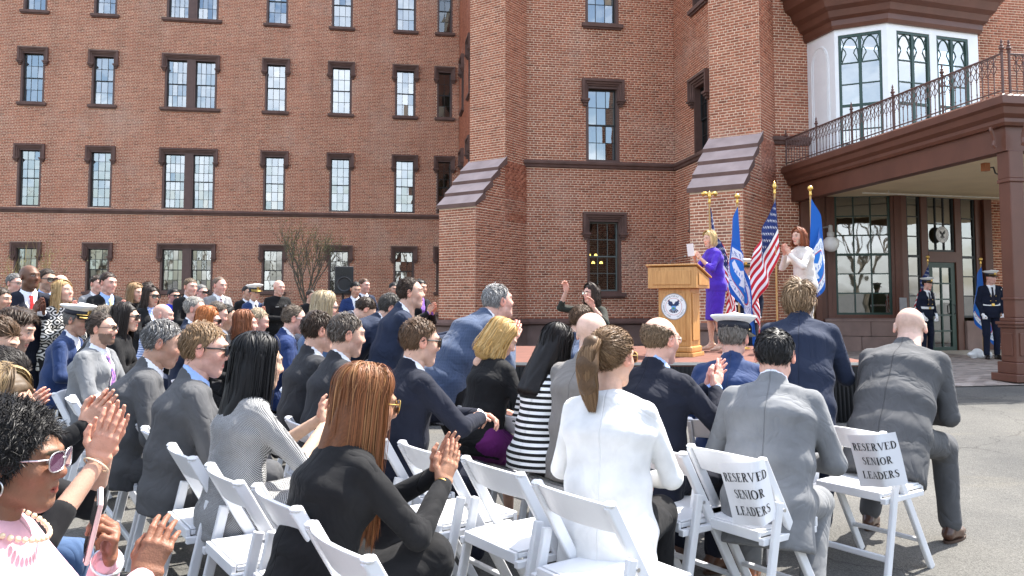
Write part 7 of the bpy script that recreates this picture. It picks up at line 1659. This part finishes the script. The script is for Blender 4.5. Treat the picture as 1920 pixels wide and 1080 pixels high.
for r_ in (police, police2):                           # badge and shoulder patches
    for sg in (1, -1):
        c = r_['P2']+r_['d2']*.03+r_['X']*sg*(.162+.060)*r_['s']; m = MB(); m.lathe([(.035, -.004), (.035, .004), (.02, .006)], (0, 0, 0), 14); m.V = [tuple(c+r_['d2']*a+r_['fwd']*b_+r_['X']*sg*(cc+.005)) for a, b_, cc in m.V]; m.build('shoulder_patch', plain('patch', (.35, .38, .40), .7, var=.5, scale=60), r_['root'])
    c = r_['P2']-r_['X']*.07+r_['fwd']*.14*r_['s']+r_['d2']*.02; m = MB(); m.box(tuple(c-.016), tuple(c+.016)); m.build('badge', plain('silver badge', (.6, .6, .6), .3, 1), r_['root'])
    c = r_['P2']+r_['X']*.07+r_['fwd']*.14*r_['s']; m = MB(); m.box(tuple(c-vec(.03, .012, .006)), tuple(c+vec(.03, .012, .006))); m.build('name_plate', plain('silver badge', (.6, .6, .6), .3, 1), r_['root'])
    P = r_['P0']+r_['d2']*.08; V = [tuple(P+r_['d2']*dz+r_['X']*math.cos(a)*.180*r_['s']+r_['fwd']*math.sin(a)*.140*r_['s']) for dz in (-.02, .025) for a in np.linspace(0, 2*math.pi, 24, endpoint=False)]; mesh_obj('duty_belt', V, [(i, (i+1) % 24, 24+(i+1) % 24, 24+i) for i in range(24)], SHOEB, r_['root'])
def world_of(r_, p): return vec(*r_['loc'])+r_['Rz'] @ p
# papers in the speaker's hands, phone and jewellery of the woman in pink
A = purple['A']; c = world_of(purple, (A[1][1]+A[-1][1])/2+vec(0, .09, .09)); o = empty('paper_sheaf', tuple(c), -R(252), 'white papers in the hands of the woman in purple', 'paper')
m = MB(); m.add([(-.085, 0, -.07), (.085, 0, -.07), (.085, .02, .10), (-.085, .02, .10), (-.085, .006, -.07), (.085, .006, -.07), (.085, .026, .10), (-.085, .026, .10)], [(0, 1, 2, 3), (7, 6, 5, 4), (0, 4, 5, 1), (3, 2, 6, 7), (0, 3, 7, 4), (1, 5, 6, 2)]); m.build('sheets', PAPER, o)
e, w, fd, n_, _ = afro['A'][-1]; c = w+fd*.085+n_*.045; o = empty('phone', tuple(world_of(afro, c)), 0, 'phone in a pale case in the hand of the woman in pink', 'phone'); Mf = Matrix(np.vstack([np.hstack([afro['Rz'] @ frame(fd, -n_), [[0], [0], [0]]]), [0, 0, 0, 1]]).tolist()); o.matrix_world = Matrix.Translation(tuple(world_of(afro, c))) @ Mf
MB().box((-.038, -.075, -.005), (.038, .075, .005)).build('case', plain('rose case', (.70, .50, .47), .3), o, bevel=.004); MB().box((-.034, -.070, -.0075), (.034, .070, -.0055)).build('screen', plain('phone screen', (.01, .01, .012), .06, sp=.8), o)
PEARL = plain('pearl', (.72, .55, .36), .25, var=.15, scale=40, coat=.4); m = MB()
for k in range(38):
    a = 2*math.pi*k/38; p = afro['P3']-vec(0, 0, .012)+vec(.085*math.cos(a), .02+.085*math.sin(a), .02-.045*math.sin(a)*.9); m.lathe([(.002, -.0065), (.0055, -.0035), (.0064, 0), (.0055, .0035), (.002, .0065)], tuple(p), 8)
m.build('pearl_necklace', PEARL, afro['root'], True)
m = MB(); m.tube([(.086, -.004+.016*math.cos(a), -.048+.020*math.sin(a)) for a in np.linspace(0, 2*math.pi, 20, endpoint=False)], .0022, 6, close=True); o = m.build('hoop_earring', RIMS, afro['root'], True); o.matrix_local = afro['M4']
for r_, sg, mt, nm in ((afro, -1, RIMS, 'watch_bracelet'), (raised, 1, PEARL, 'pearl_bracelet'), (aub, 1, GOLD, 'bracelet')):
    e, w, fd, n_, _ = r_['A'][sg]; d = norm(w-e); q = norm(np.cross(d, n_)); n2 = np.cross(q, d); c = w-d*.01; m = MB(); m.tube([tuple(c+q*.035*math.cos(a)+n2*.030*math.sin(a)) for a in np.linspace(0, 2*math.pi, 20, endpoint=False)], .006 if sg < 0 else .003, 6, close=True); m.build(nm, mt, r_['root'], True)

# chairs under the seated people that do not yet have one
seats = [Vector((o.location.x, o.location.y)) for o in bpy.data.objects if o.name.startswith('folding_chair')]
for r_ in PEOPLE:
    if r_['pose'] != 'sit': continue
    p = Vector((r_['loc'][0], r_['loc'][1]))
    if min((p-q).length for q in seats) < .48: continue
    f = Vector((math.sin(R(r_['face'])), math.cos(R(r_['face'])))); q = p+f*.04; seats.append(q)
    chair('white folding chair under the ' + ' '.join(r_['label'].replace(',', '').split()[:9]), q.x, q.y, r_['face'])
